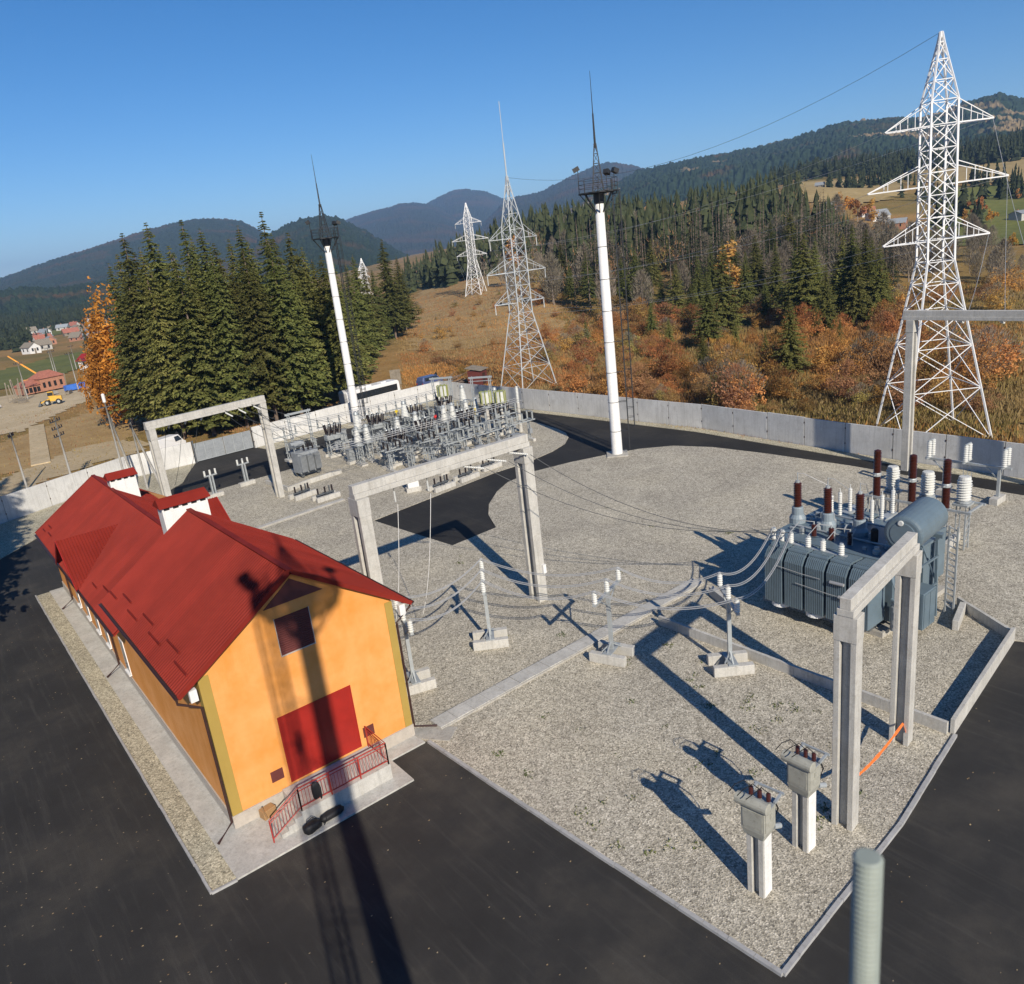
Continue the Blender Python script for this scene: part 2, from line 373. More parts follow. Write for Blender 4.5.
# land left of the yard: building site, lanes, fields
drape('dirt_yard', [(-4, 141), (3, 138), (9, 134), (18.3, 150), (25, 160), (31, 178), (35, 198), (30, 212), (14, 215), (-4, 205)], 1.4, 'dirt_grey', .1)
drape('dirt_lane', [(-12, 74), (3, 82), (7.6, 86), (12, 88.5), (17, 88), (21, 95), (20, 101), (16, 104.5), (11, 103), (6, 97), (-4, 88), (-12, 82)], 1.5, 'dirt', .1)
drape('dry_meadow', [(4, 90), (13, 98), (26, 108), (28, 135), (30, 156), (18, 138), (8, 130), (0, 118)], 2, 'drygrass', .06)
drape('green_field', pol((-60, 260), (60, 300), (100, 300), (112, 420), (60, 430), (-60, 380)), 6, 'green_field', .2)
drape('valley_field', pol((-80, 760), (70, 800), (60, 1200), (-80, 1150)), 14, 'green_field', .5)
drape('hill_field', pol((770, 520), (860, 500), (905, 560), (900, 800), (790, 760)), 8, 'tan_field', .5)
drape('right_field', pol((930, 330), (1090, 300), (1090, 620), (940, 600)), 8, 'green_field', .4)
drape('upper_field', pol((930, 640), (1090, 640), (1090, 900), (920, 880)), 10, 'tan_field', .6)
drape('brown_meadow', pol((955, 140), (1090, 130), (1090, 215), (960, 205)), 4, 'drygrass', .1)
drape('hillside_meadow', pol((405, 190), (560, 190), (545, 300), (470, 420), (415, 430), (395, 300)), 4, 'drygrass', .1)
# ------------------------------------------------------------------ mountains
def mountain(name, D, prof, f0, f1, seed, mat, base=-40, rough=1, n_r=46, spike=5, dpx=1.0):
    p0, p1 = prof[0][0], prof[-1][0]; n = int((p1 - p0) / dpx) + 1; rows = [f0 + (1 - f0) * i / (n_r - 1) for i in range(n_r)] + [1 + (f1 - 1) * (i + 1) / 8 for i in range(8)]
    vs = []
    for t in rows:
        for i in range(n):
            px = p0 + i * dpx; py = lerp_tab(prof, px); d = F + R * ((px - 512) / FPX) - U * ((py - 492) / FPX); hl = math.hypot(d.x, d.y)
            zc = CAM.z + D * d.z / hl; az = math.atan2(d.x, d.y); s = (t - f0) / (1 - f0) if t <= 1 else 1 - ((t - 1) / (f1 - 1)) ** 1.5
            x, y = at(az, D * t)
            q = Vector((x / (D * .11), y / (D * .11), seed)); nz = NZ.fractal(q, 1.0, 2.1, 4)
            sh = s ** .85 if s > 0 else 0
            z = base + (zc - base) * (sh * (1 + .30 * nz * (1 - sh) * rough)) + (NZ.noise(Vector((x / 9, y / 9, seed))) + .6 * NZ.noise(Vector((x / 4.3, y / 4.3, seed)))) * spike
            vs.append((x, y, z))
    m = len(rows); fs = [(i * n + k, (i + 1) * n + k, (i + 1) * n + k + 1, i * n + k + 1) for i in range(m - 1) for k in range(n - 1)]
    mb = MB(); mb.add(vs, fs); o = mb.build(name, mat); o['kind'] = 'structure'
    return o
def mtmat(name, g, a, amt, tan=None, sc=1.0):
    k = NT(name); f = k.noise(.004 * sc, 6, .6); h = k.noise(.06, 4, .75)
    c = k.ramp(h, [(.35, sc3(g, .62)), (.62, sc3(g, 1.35))])
    c = k.mix(k.ramp(f, [(amt, (0,) * 3), (amt + .12, (.8,) * 3)]), c, a)
    if tan:
        f2 = k.noise(.0022 * sc, 3, .5); c = k.mix(k.ramp(f2, [(tan[0], (0,) * 3), (tan[0] + .03, (.9,) * 3)]), c, tan[1])
    return k.out(c, .95, 0, .05)
mtA = mtmat('forest_slope', (.030, .042, .022), (.105, .060, .028), .52)
mtB = mtmat('near_forest_slope', (.026, .040, .020), (.115, .062, .026), .56)
mtC = mtmat('far_forest_slope', (.032, .040, .028), (.075, .050, .030), .5)
mtD = mtmat('right_forest_slope', (.026, .042, .022), (.12, .065, .026), .57, (.60, (.26, .19, .10)), 1.6)
mountain('far_mountain', 6500, [(330, 250), (362, 230), (390, 212), (412, 202), (425, 204), (440, 196), (453, 190), (465, 189), (485, 191), (502, 198), (520, 205), (560, 215), (620, 225)], .6, 1.25, 3.1, mtC, spike=7, dpx=.8)
mountain('blue_mountain', 5600, [(300, 262), (335, 224), (350, 218), (372, 211), (390, 207), (400, 203), (415, 203), (428, 204), (440, 207), (455, 214), (475, 226), (520, 246)], .55, 1.25, 8.2, mtC, spike=6, dpx=.8)
mountain('round_mountain', 4600, [(480, 225), (500, 206), (518, 196), (530, 194), (542, 191), (555, 184), (567, 178), (580, 172), (595, 166), (608, 162), (620, 163), (640, 167), (660, 174), (700, 186), (760, 200)], .5, 1.25, 5.5, mtC, spike=6, dpx=.8)
mountain('long_mountain', 3600, [(-60, 300), (-20, 286), (0, 278), (20, 271), (39, 264), (60, 257), (84, 250), (100, 245), (117, 239), (145, 230), (176, 222), (195, 219), (211, 218), (228, 219), (242, 221), (255, 228), (270, 235), (300, 250), (350, 268)], .45, 1.3, 1.7, mtA, dpx=.8)
mountain('forest_mountain', 2500, [(225, 262), (255, 243), (270, 234), (280, 228), (289, 223), (300, 219), (312, 216), (325, 215), (336, 217), (350, 223), (367, 231), (390, 245), (420, 262), (450, 275)], .42, 1.3, 6.3, mtB, spike=7, dpx=.7)
mountain('right_mountain', 2600, [(560, 214), (600, 190), (640, 170), (660, 165), (680, 161), (700, 157), (730, 152), (760, 146), (790, 138), (820, 129), (835, 124), (850, 121), (885, 118), (920, 117), (940, 112), (962, 102), (983, 97), (998, 93), (1010, 95), (1024, 99), (1050, 108), (1100, 130), (1160, 160)], .45, 1.35, 4.4, mtD, base=10, spike=7, dpx=.8)
mountain('valley_hill', 1650, [(-80, 298), (-30, 293), (0, 291), (25, 287), (50, 288), (80, 285), (110, 280), (150, 282), (200, 290), (260, 292)], .62, 1.3, 2.2, mtB, base=-22, spike=7, dpx=.8)
# ------------------------------------------------------------------ yard
WALL_SIDE = [(-26, 55.5), (-.7, 67.6), (13.2, 74.0), (21.3, 73.4)]
WALL_SIDE2 = [(29.4, 73.6), (44, 74.9), (61.4, 75.9)]
WALL_BACK = [(61.4, 75.9), (62.3, 56), (63.4, 40), (64.2, 26), (63.0, 8), (62.6, -6), (62.3, -40)]
mb = MB(); mb.sheet([(-40, -80), (62, -80), (62.3, -40), (62.6, -6), (63.0, 8), (64.2, 26), (63.4, 40), (62.3, 56), (61.4, 75.9), (13.2, 74), (-.7, 67.6), (-10.5, 62.9), (-10.5, 8), (-40, 0)], 0.0)
struct('asphalt_road', mb, 'asphalt')
ROADCUT = [(36, 28.2), (33.2, 25.8), (31.4, 23.5), (29.8, 20.3), (25.1, 20.0), (24.2, 31.4), (39.9, 33.6)]
GRAVEL = [(9.2, -.9), (9.45, -5.5), (9.8, -12), (10.3, -19.8), (19, -19.2), (25.9, -18.2), (35.6, -16.9), (36.3, -18.5), (37, -30), (57.6, -30), (58.4, -7.4), (59.1, 5.4), (58.9, 14), (58.3, 20), (56.8, 24.0), (54.2, 26.4), (50.9, 27.9),
          (46.5, 29.4), (41.9, 30.3), (38.5, 29.7)] + ROADCUT + [(44.6, 33.6), (48.6, 34.4), (51.6, 35.6), (53.8, 37.4), (55.2, 39.4), (56.0, 41.6), (57.0, 46), (57.4, 52), (57.2, 57), (55.5, 60.3), (51, 62.2), (34, 63.2), (30.6, 60.8), (30.3, 57.4), (22.5, 57.2), (14.5, 56.6), (11.4, 54.6), (9.05, 50), (9.0, 39.2), (9.0, 0)]
mb = MB(); mb.poly(GRAVEL, -.03, .05); struct('gravel_yard', mb, 'gravel')
mb = MB(); mb.poly([(-26, 43), (-3, 53.4), (.7, 57.4), (7, 59.6), (13.3, 61), (17, 64.5), (18.6, 68), (21.2, 73.2), (13.2, 73.8), (-.7, 67.4), (-26, 55.3)], -.03, .045); struct('gravel_verge', mb, 'gravel_edge')
mb = MB(); mb.poly([(60.7, 66), (60.9, 56), (61.9, 40), (62.6, 26), (61.4, 8), (61.0, -6), (60.8, -40), (62.1, -40), (62.4, -6), (62.8, 8), (64, 26), (63.2, 40), (62.1, 56), (61.3, 75.6), (29.6, 73.4), (30.2, 69.5), (44, 71.4), (57, 71)], -.03, .045); struct('gravel_strip', mb, 'gravel_edge')
mb = MB(); mb.sheet([(36.05, 28.1), (33.2, 25.7), (31.4, 23.4), (29.8, 20.2), (25.0, 19.9), (24.1, 31.5), (39.9, 33.7), (44.6, 33.7), (48.6, 34.5), (51.6, 35.7), (53.8, 37.5), (55.5, 39.8), (56.1, 41.6), (57.1, 46), (57.5, 52), (60.8, 56), (61.8, 40), (62.5, 26), (61.3, 8), (61, -6), (60.7, -40), (57.8, -40), (58.4, -7.4), (59.2, 5.4), (59, 14), (58.4, 20), (56.9, 23.9), (54.2, 26.3), (50.9, 27.8), (46.5, 29.3), (41.9, 30.2), (38.5, 29.6)], .008)
struct('fresh_asphalt', mb, 'asphalt_new')
def kerb(name, pts, w=.16, z=.13, closed=False):
    mb = MB()
    for (a, b), (c, d) in zip(pts, pts[1:]):
        L = math.hypot(c - a, d - b); k = max(1, round(L / 1.0)); ux, uy = (c - a) / L, (d - b) / L
        for i in range(k):
            s0, s1 = L * i / k + .008, L * (i + 1) / k - .008; zz = z + rnd.uniform(-.008, .008); j = rnd.uniform(-.01, .01)
            m = ((s0 + s1) / 2); mb.rbox((a + ux * m - uy * j, b + uy * m + ux * j), s1 - s0, w, -.05, zz, math.atan2(uy, ux))
    return struct(name, mb, 'kerb')
kerb('gravel_kerb', [(9.25, -1.0), (9.45, -5.5), (9.8, -12), (10.3, -19.85), (19, -19.25), (25.7, -18.3)])
# apron and gravel strip beside the building
mb = MB(); mb.poly([(-2.0, 39.5), (-1.05, 39.5), (-1.05, -2.8), (-2.0, -2.8)], -.02, .055); struct('gravel_border', mb, 'gravel_edge')
mb = MB(); mb.poly([(-1.05, 39.6), (-.02, 39.6), (-.02, -.02), (9.0, -.02), (9.1, -.9), (7.18, -.9), (7.18, -2.95), (-1.05, -2.95)], -.02, .085); struct('concrete_apron', mb, 'concrete_light')
mb = MB(); mb.poly([(9.02, .6), (10.1, -.15), (10.9, -1.1), (9.95, -1.75), (9.3, -.85), (9.02, -.4)], -.02, .1); struct('concrete_path', mb, 'concrete')
kerb('border_kerb', [(-2.06, 39.6), (-2.06, -2.9), (-1.05, -2.96)], .1, .10)
# fallen leaves
mb = MB()
for i in range(1500):
    if i % 3: x, y = rnd.uniform(-22, -2.2), rnd.uniform(-12, 40)
    else: x, y = rnd.uniform(-22, 30), rnd.uniform(-26, -3)
    if inpoly(x, y, GRAVEL): continue
    if -2.2 < x < 9.2 and y > -3.1: continue
    s = rnd.uniform(.018, .048); a = rnd.uniform(0, 6.3); z = .012 + rnd.uniform(0, .01)
    mb.add([(x + s * math.cos(a + k * PI / 2), y + s * .7 * math.sin(a + k * PI / 2), z + rnd.uniform(0, .02)) for k in range(4)], [(0, 1, 2, 3)])
k = NT('fallen_leaves'); g = k.n('NewGeometry'); MT['litter'] = k.out(k.ramp(g.outputs['Random Per Island'], [(0, (.20, .12, .06)), (.5, (.34, .26, .15)), (1, (.30, .25, .18))]), .8)
o = mb.build('fallen_leaves', 'litter'); tag(o, 'small tan autumn leaves scattered over the dark asphalt', kind='stuff')
# small weeds in the gravel
mb = MB()
for i in range(64):
    if i < 46: cx, cy = rnd.uniform(10.5, 24), rnd.uniform(-18, -3)
    else: cx, cy = rnd.uniform(10, 40), rnd.uniform(2, 30)
    if not inpoly(cx, cy, GRAVEL): continue
    for j in range(rnd.randint(4, 26)):
        x, y = cx + rnd.gauss(0, .16), cy + rnd.gauss(0, .16); h = rnd.uniform(.03, .12); a = rnd.uniform(0, 6.3); s = rnd.uniform(.03, .07)
        mb.add([(x - s * math.cos(a), y - s * math.sin(a), .05), (x + s * math.cos(a), y + s * math.sin(a), .05), (x + rnd.uniform(-.08, .08), y + rnd.uniform(-.08, .08), .05 + h)], [(0, 1, 2)])
k = NT('weeds'); g = k.n('NewGeometry'); MT['weeds'] = k.out(k.ramp(g.outputs['Random Per Island'], [(0, (.05, .075, .02)), (1, (.13, .14, .05))]), .8)
tag(mb.build('weeds', 'weeds'), 'small green weeds sprouting through the gravel yard', kind='stuff')
# ------------------------------------------------------------------ concrete boundary wall: panels and posts are parts
def wall_run(name, label, pts, H=2.85, pl=4.9, z0=-.1):
    t = thing(name, label, 'wall', (pts[0][0], pts[0][1], 0)); ox, oy = pts[0]
    for (a, b), (c, d) in zip(pts, pts[1:]):
        L = math.hypot(c - a, d - b); k = max(1, round(L / pl)); ux, uy = (c - a) / L, (d - b) / L; rz = math.atan2(uy, ux)
        for i in range(k):
            m = L * (i + .5) / k; mb = MB(); hh = H + rnd.uniform(-.05, .05); cx, cy = a + ux * m - ox, b + uy * m - oy
            mb.rbox((cx, cy), L / k - .09, .16, z0, hh, rz + rnd.uniform(-.006, .006))
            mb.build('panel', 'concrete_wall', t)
            mb = MB(); m = L * i / k; mb.rbox((a + ux * m - ox, b + uy * m - oy), .07, .1, z0, H + .02, rz); mb.build('joint_post', 'concrete', t)
            mb = MB()
            for s in (.28, .8):   # rusty lifting plates at the joints
                mb.rbox((a + ux * m - ox, b + uy * m - oy), .1, .2, H * s, H * s + .16, rz)
            if k: mb.build('joint_plate', 'brown_gutter', t)
    return t
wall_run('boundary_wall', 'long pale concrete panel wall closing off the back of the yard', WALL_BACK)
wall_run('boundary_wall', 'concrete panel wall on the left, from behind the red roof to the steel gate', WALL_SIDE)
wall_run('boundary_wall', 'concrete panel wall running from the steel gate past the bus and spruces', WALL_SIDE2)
# steel gate
g = thing('steel_gate', 'wide grey sheet metal gate in the concrete wall beside the white van', 'gate', (21.5, 73.45, 0), math.atan2(.25, 7.7))
for i in range(2):
    mb = MB(); x0 = .06 + i * 3.85; mb.box(x0, x0 + 3.78, -.03, .03, .12, 2.5); lf = mb.build('gate_leaf', 'grey_paint', g)
    mb = MB()
    for xx in (x0, x0 + 1.25, x0 + 2.5, x0 + 3.7): mb.box(xx, xx + .08, -.07, -.032, .12, 2.5)
    for zz in (.12, 2.42): mb.box(x0 + .08, x0 + 3.7, -.06, -.033, zz, zz + .08)
    mb.build('gate_frame', 'steel', lf)
for x in (-.14, 7.8):
    mb = MB(); mb.box(x, x + .2, -.1, .1, -.1, 2.9); mb.build('gate_post', 'steel_dark', g)
# ------------------------------------------------------------------ control building
B = thing('control_building', 'orange stucco control building with long red ribbed metal roof', 'building', (0, 0, 0))
SN, SF = .654, .687
def prism_y(prof, y0, y1):
    n = len(prof); mb = MB(); mb.add([(x, y0, z) for x, z in prof] + [(x, y1, z) for x, z in prof], [tuple(range(n)), tuple(reversed(range(n, 2 * n)))] + [((i + 1) % n, i, n + i, n + (i + 1) % n) for i in range(n)]); return mb
prism_y([(0, .72), (9, .72), (9, 7.5), (4.5, 10.42), (0, 7.5)], 0, 13.3).build('wall', 'orange', B)
prism_y([(0, .72), (9, .72), (9, 5.45), (4.3, 8.15), (0, 5.45)], 13.302, 39.1).build('rear_wall', 'orange', B)['label'] = 'lower and longer rear part of the orange walls'
mb = MB(); mb.box(-.06, 9.06, -.06, 39.16, -.05, .72); mb.build('plinth', 'plinth', B)
for x0, x1 in ((-.025, .42), (8.64, 9.025)):
    mb = MB(); mb.box(x0, x1, -.025, .5, .72, 7.42 if x0 < 1 else 7.42); mb.build('corner_pilaster', 'ochre', B)
mb = MB(); mb.box(2.75, 6.2, -.02, .05, .9, 4.15); d = mb.build('gate_door', 'door_red', B)
mb = MB(); mb.box(4.46, 4.49, -.028, -.018, .9, 4.15)
for xx in (2.86, 4.36, 4.6, 6.06): mb.box(xx - .03, xx + .03, -.027, -.021, 1.0, 4.05)
for zz in (1.05, 2.5, 4.0): mb.box(2.9, 4.4, -.026, -.0212, zz - .03, zz + .03); mb.box(4.56, 6.1, -.026, -.0212, zz - .03, zz + .03)
mb.box(4.34, 4.38, -.09, -.03, 2.2, 2.6); mb.box(2.70, 2.749, -.03, .03, .9, 4.2); mb.box(6.201, 6.25, -.03, .03, .9, 4.2); mb.box(2.70, 6.25, -.031, .03, 4.151, 4.21); mb.build('door_frame', 'door_red', d)
mb = MB(); mb.box(3.5, 5.05, -.015, .05, 6.93, 8.65); wn = mb.build('louvre_window', 'maroon', B)
mb = MB()
for i in range(17): z = 6.97 + i * .1; mb.add([(3.52, -.018, z), (5.03, -.018, z), (5.03, -.045, z + .05), (3.52, -.045, z + .05), (3.52, -.018, z + .07), (5.03, -.018, z + .07)], [(0, 1, 2, 3), (3, 2, 5, 4)])
mb.build('louvre_slats', 'maroon', wn)
mb = MB(); mb.box(3.47, 3.498, -.02, .02, 6.87, 8.68); mb.box(5.052, 5.085, -.03, .02, 6.87, 8.68); mb.box(3.47, 5.085, -.05, .02, 6.88, 6.928); mb.build('window_frame', 'plinth', wn)
for x0, z0 in ((1.89, 1.32), (6.45, 1.25)):
    mb = MB(); mb.box(x0, x0 + .56, -.03, .03, z0, z0 + .52); v = mb.build('vent_hatch', 'maroon', B)
    mb = MB()
    for i in range(5): mb.box(x0 + .04, x0 + .52, -.045, -.031, z0 + .05 + i * .09, z0 + .09 + i * .09)
    mb.build('vent_slats', 'maroon', v)
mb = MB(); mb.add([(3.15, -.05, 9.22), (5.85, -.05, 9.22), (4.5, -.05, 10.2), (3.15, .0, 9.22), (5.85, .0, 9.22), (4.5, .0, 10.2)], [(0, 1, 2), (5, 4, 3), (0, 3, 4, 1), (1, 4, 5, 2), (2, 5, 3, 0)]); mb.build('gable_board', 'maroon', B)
def ribbed(mb, y0, y1, lo, hi, pitch=.22, h=.05):
    """trapezoid sheet from the eave line to the ridge line; lo, hi = (x, z)"""
    dx, dz = hi[0] - lo[0], hi[1] - lo[1]; L = math.hypot(dx, dz); nx, nz = -dz / L * (1 if dx > 0 else -1), abs(dx) / L
    n = int((y1 - y0) / pitch); ys = []
    for i in range(n): y = y0 + (y1 - y0) * i / n; p = (y1 - y0) / n; ys += [(y, 0), (y + p * .55, 0), (y + p * .68, h), (y + p * .87, h)]
    ys.append((y1, 0)); vs = []
    for y, q in ys: vs += [(lo[0] + nx * q, y, lo[1] + nz * q), (hi[0] + nx * q, y, hi[1] + nz * q)]
    fs = [(2 * i, 2 * i + 2, 2 * i + 3, 2 * i + 1) for i in range(len(ys) - 1)]
    if dx > 0: fs = [f[::-1] for f in fs]
    mb.add(vs, fs)
RF = MB(); y0, y1 = -.28, 13.45
ribbed(RF, y0, y1, (-.92, 7.08), (4.5, 10.62)); ribbed(RF, y0, y1, (9.92, 7.08), (4.5, 10.62))
t_ = .10
for s in (0, 1):
    X = (lambda x: x) if s == 0 else (lambda x: 9 - x)
    RF.add([(X(-.92), y0 + .02, 7.05), (X(4.5), y0 + .02, 10.59), (X(4.5), y1 - .02, 10.59), (X(-.92), y1 - .02, 7.05), (X(-.92), y0 + .02, 6.95), (X(4.5), y0 + .02, 10.47), (X(4.5), y1 - .02, 10.47), (X(-.92), y1 - .02, 6.95)],
           [(0, 1, 2, 3), (7, 6, 5, 4), (0, 4, 5, 1), (2, 6, 7, 3), (0, 3, 7, 4)])
roof = RF.build('roof', 'roof', B)
RF = MB(); y0, y1 = 13.46, 39.4
ribbed(RF, y0, y1, (-.78, 5.06), (4.25, 8.45)); ribbed(RF, y0, y1, (9.6, 4.9), (4.25, 8.45))
RF.add([(-.78, y0, 5.03), (4.25, y0, 8.42), (4.25, y1 - .02, 8.42), (-.78, y1 - .02, 5.03), (-.78, y0, 4.92), (4.25, y0, 8.3), (4.25, y1 - .02, 8.3), (-.78, y1 - .02, 4.92)], [(0, 1, 2, 3), (7, 6, 5, 4), (0, 4, 5, 1), (2, 6, 7, 3), (0, 3, 7, 4)])
RF.add([(9.6, y0, 4.87), (4.25, y0, 8.42), (4.25, y1 - .02, 8.42), (9.6, y1 - .02, 4.87), (9.6, y0, 4.77), (4.25, y0, 8.3), (4.25, y1 - .02, 8.3), (9.6, y1 - .02, 4.77)], [(3, 2, 1, 0), (4, 5, 6, 7), (1, 5, 4, 0), (3, 7, 6, 2), (4, 7, 3, 0)])
roof2 = RF.build('rear_roof', 'roof', B)
def cross_gable(side):
    X = (lambda x: x) if side < 0 else (lambda x: 8.7 - x)
    mb = MB(); yc, hw, zr, ze = 26.0, 3.5, 7.55, 5.1; n = 22
    for sgn in (-1, 1):
        vs = []; rows = []
        for i in range(n):
            p = 4.0 / n; x = -.95 + p * i
            rows += [(x, 0), (x + p * .55, 0), (x + p * .68, .035), (x + p * .87, .035)]
        for x, q in rows: vs += [(X(x), yc, zr + q), (X(x), yc + sgn * hw, ze + q)]
        fs = [(2 * i, 2 * i + 2, 2 * i + 3, 2 * i + 1) for i in range(len(rows) - 1)]
        if sgn * side > 0: fs = [f[::-1] for f in fs]
        mb.add(vs, fs)
    x0, x1 = X(-.95), X(-.05)
    return mb
for s in (-1, 1):
    c = cross_gable(s).build('cross_gable', 'roof', B)
    X = (lambda x: x) if s < 0 else (lambda x: 8.7 - x)
    mb = MB(); mb.add([(X(-.02), 22.9, 5.0), (X(-.02), 29.1, 5.0), (X(-.02), 26, 7.2), (X(.3), 22.9, 5.0), (X(.3), 29.1, 5.0), (X(.3), 26, 7.2)], [(0, 1, 2), (5, 4, 3), (0, 3, 4, 1), (1, 4, 5, 2), (2, 5, 3, 0)]); mb.build('gable_wall', 'orange', c)
    mb = MB()
    for sg in (-1, 1): mb.bar((X(-.93), 26, 7.50), (X(-.93), 26 + sg * 3.5, 5.05), .05, .16)
    mb.build('barge_board', 'door_red', c)
    mb = MB(); mb.box(min(X(-.8), X(-.02)), max(X(-.8), X(-.02)), 22.7, 23.1, 4.75, 5.05); mb.build('eave_box', 'white_paint', c)
mb = MB(); mb.bar((4.5, -.3, 10.66), (4.5, 13.46, 10.66), .26, .05); mb.build('ridge_cap', 'roof', roof)
mb = MB(); mb.bar((4.25, 13.47, 8.49), (4.25, 39.42, 8.49), .26, .05); mb.build('ridge_cap', 'roof', roof2)
for a, b in (((-.92, 7.05), (4.5, 10.6)), ((9.92, 7.05), (4.5, 10.6))):
    mb = MB(); mb.bar((a[0], -.30, a[1]), (b[0], -.30, b[1]), .04, .2); mb.build('barge_board', 'roof', roof)
for a, b in (((-.78, 5.03), (4.25, 8.42)), ((9.6, 4.87), (4.25, 8.42))):
    mb = MB(); mb.bar((a[0], 39.42, a[1]), (b[0], 39.42, b[1]), .04, .2); mb.build('barge_board', 'roof', roof2)
for x in (-.5, 9.25):
    mb = MB(); mb.box(x, x + .3, -.27, -.03, 6.62, 7.14); mb.build('eave_box', 'white_paint', roof)
def gutter(x, ya, yb, z, par):
    mb = MB(); n = 6; vs = []
    for y in (ya, yb):
        for k in range(n + 1): a = PI + PI * k / n; vs.append((x + .085 * math.cos(a), y, z + .085 * math.sin(a)))
        for k in range(n + 1): a = 2 * PI - PI * k / n; vs.append((x + .07 * math.cos(a), y, z + .07 * math.sin(a)))
    m = 2 * (n + 1); mb.add(vs, [(i, (i + 1) % m, m + (i + 1) % m, m + i) for i in range(m)] + [tuple(range(m))[::-1], tuple(range(m, 2 * m))]); mb.build('gutter', 'brown_gutter', par)
gutter(-1.0, -.25, 13.4, 7.06, roof); gutter(-.86, 13.5, 39.3, 5.04, roof2); gutter(10.0, -.25, 13.4, 7.06, roof)
def snow_guard(x, ya, yb, base, sl, par):
    z = base[1] + (x - base[0]) * sl + .035; mb = MB(); mb.box(x - .03, x + .03, ya, yb, z, z + .11); mb.build('snow_guard', 'roof', par)
for x, a, b in ((-.05, 10, 11.6), (-.38, 11.8, 13.3), (-.34, 8, 9.7), (0, 6.1, 7.9), (-.3, 4.2, 6), (0, 2.2, 4), (-.3, .3, 2.0)): snow_guard(x, a, b, (-.92, 7.08), SN, roof)
for x, a, b in ((-.35, 14.2, 15.4), (-.1, 16, 17.4), (.2, 18, 19.6), (-.1, 20.2, 21.4), (-.2, 35.2, 36.6), (.1, 36.8, 38), (-.3, 37.4, 38.4)): snow_guard(x, a, b, (-.78, 5.06), .673, roof2)
def chimney(y0, y1, x0, x1, zb, zt, par, nv):
    mb = MB(); mb.box(x0, x1, y0, y1, zb, zt); c = mb.build('chimney', 'white_paint', par)
    mb = MB(); mb.box(x0 - .16, x1 + .16, y0 - .16, y1 + .16, zt, zt + .07)
    mb.add([(x0 - .16, y0 - .16, zt + .07), (x1 + .16, y0 - .16, zt + .07), (x1 + .16, y1 + .16, zt + .07), (x0 - .16, y1 + .16, zt + .07), (x0 - .1, (y0 + y1) / 2, zt + .46), (x1 + .1, (y0 + y1) / 2, zt + .46)], [(0, 1, 5, 4), (2, 3, 4, 5), (1, 2, 5), (3, 0, 4)])
    mb.build('chimney_cap', 'roof', c)
    for i in range(nv): mb = MB(); xx = x0 + (x1 - x0) * (i + .5) / nv; mb.box(xx - .15, xx + .15, y0 - .008, y0 + .05, zt - .17, zt - .01); mb.build('vent_opening', 'black', c)
chimney(13.5, 14.5, 3.15, 5.62, 7.9, 11.05, roof2, 5); chimney(33, 34, 4.25, 6.1, 6.4, 9.1, roof2, 4)
def downpipe(pts, par):
    mb = MB(); mb.tube(pts, .06, 8); mb.build('downpipe', 'brown_gutter', par)
downpipe([(-.98, -.12, 7.0), (-.98, -.12, 6.75), (-.14, -.12, 6.2), (-.14, -.12, .55), (-.95, -.5, .16)], B)
downpipe([(-.84, 19.9, 4.98), (-.84, 19.9, 4.8), (-.12, 19.9, 4.3), (-.12, 19.9, .55), (-1.0, 19.5, .16)], B)
downpipe([(-.84, 34.6, 4.98), (-.84, 34.6, 4.8), (-.12, 34.6, 4.3), (-.12, 34.6, .55), (-1.0, 34.2, .16)], B)
downpipe([(9.98, .05, 7.0), (9.98, .05, 6.75), (9.14, .05, 6.2), (9.14, .05, .5), (10.2, -.3, .16)], B)
for y in (17.4, 22.4, 25.3, 28.4, 31.6):
    mb = MB(); mb.box(-.04, .05, y - .5, y + .5, .95, 3.1); f = mb.build('window', 'window_white', B)
    mb = MB(); mb.box(-.05, -.041, y - .38, y - .04, 1.08, 2.98); mb.box(-.05, -.041, y + .04, y + .38, 1.08, 2.98); mb.build('pane', 'glass', f)
    mb = MB(); mb.box(-.16, -.005, y - .56, y + .56, .86, .94); mb.build('sill', 'white_paint', f)
# loading landing with red railing
Ld = thing('loading_landing', 'pale concrete landing with red metal railing in front of the dark red door', 'landing', (2.2, -2.15, 0))
mb = MB(); mb.box(0, 4.35, 0, 2.06, .05, .84); mb.build('landing_slab', 'concrete_light', Ld)
mb = MB()
for i in range(4): mb.box(-.33 * (i + 1) , -.33 * i - .002, .0, 1.25, .06, .84 - .19 * (i + 1) + .0)
mb.build('steps', 'concrete_light', Ld)
def rail(pts, zb, name='railing'):
    m = MB(); P = [Vector(p) for p in pts]
    m.tube([p + Vector((0, 0, 1.05)) for p in P], .032, 6); m.tube([p + Vector((0, 0, .9)) for p in P], .022, 6); m.tube([p + Vector((0, 0, .12)) for p in P], .025, 6)
    for a, b in zip(P, P[1:]):
        L = (b - a).length; k = max(2, int(L / .15))
        for i in range(1, k): q = a + (b - a) * i / k; m.bar(q + Vector((0, 0, .12)), q + Vector((0, 0, .9)), .016)
        for q in (a, b) if L < 2 else (a, a + (b - a) / 3, a + (b - a) * 2 / 3, b): m.bar(q + Vector((0, 0, -.12)), q + Vector((0, 0, 1.05)), .05)
    return m
rail([(-1.35, .06, .12), (.05, .06, .9), (4.3, .06, .9), (4.3, 1.95, .9)], 0).build('railing', 'rail_red', Ld)
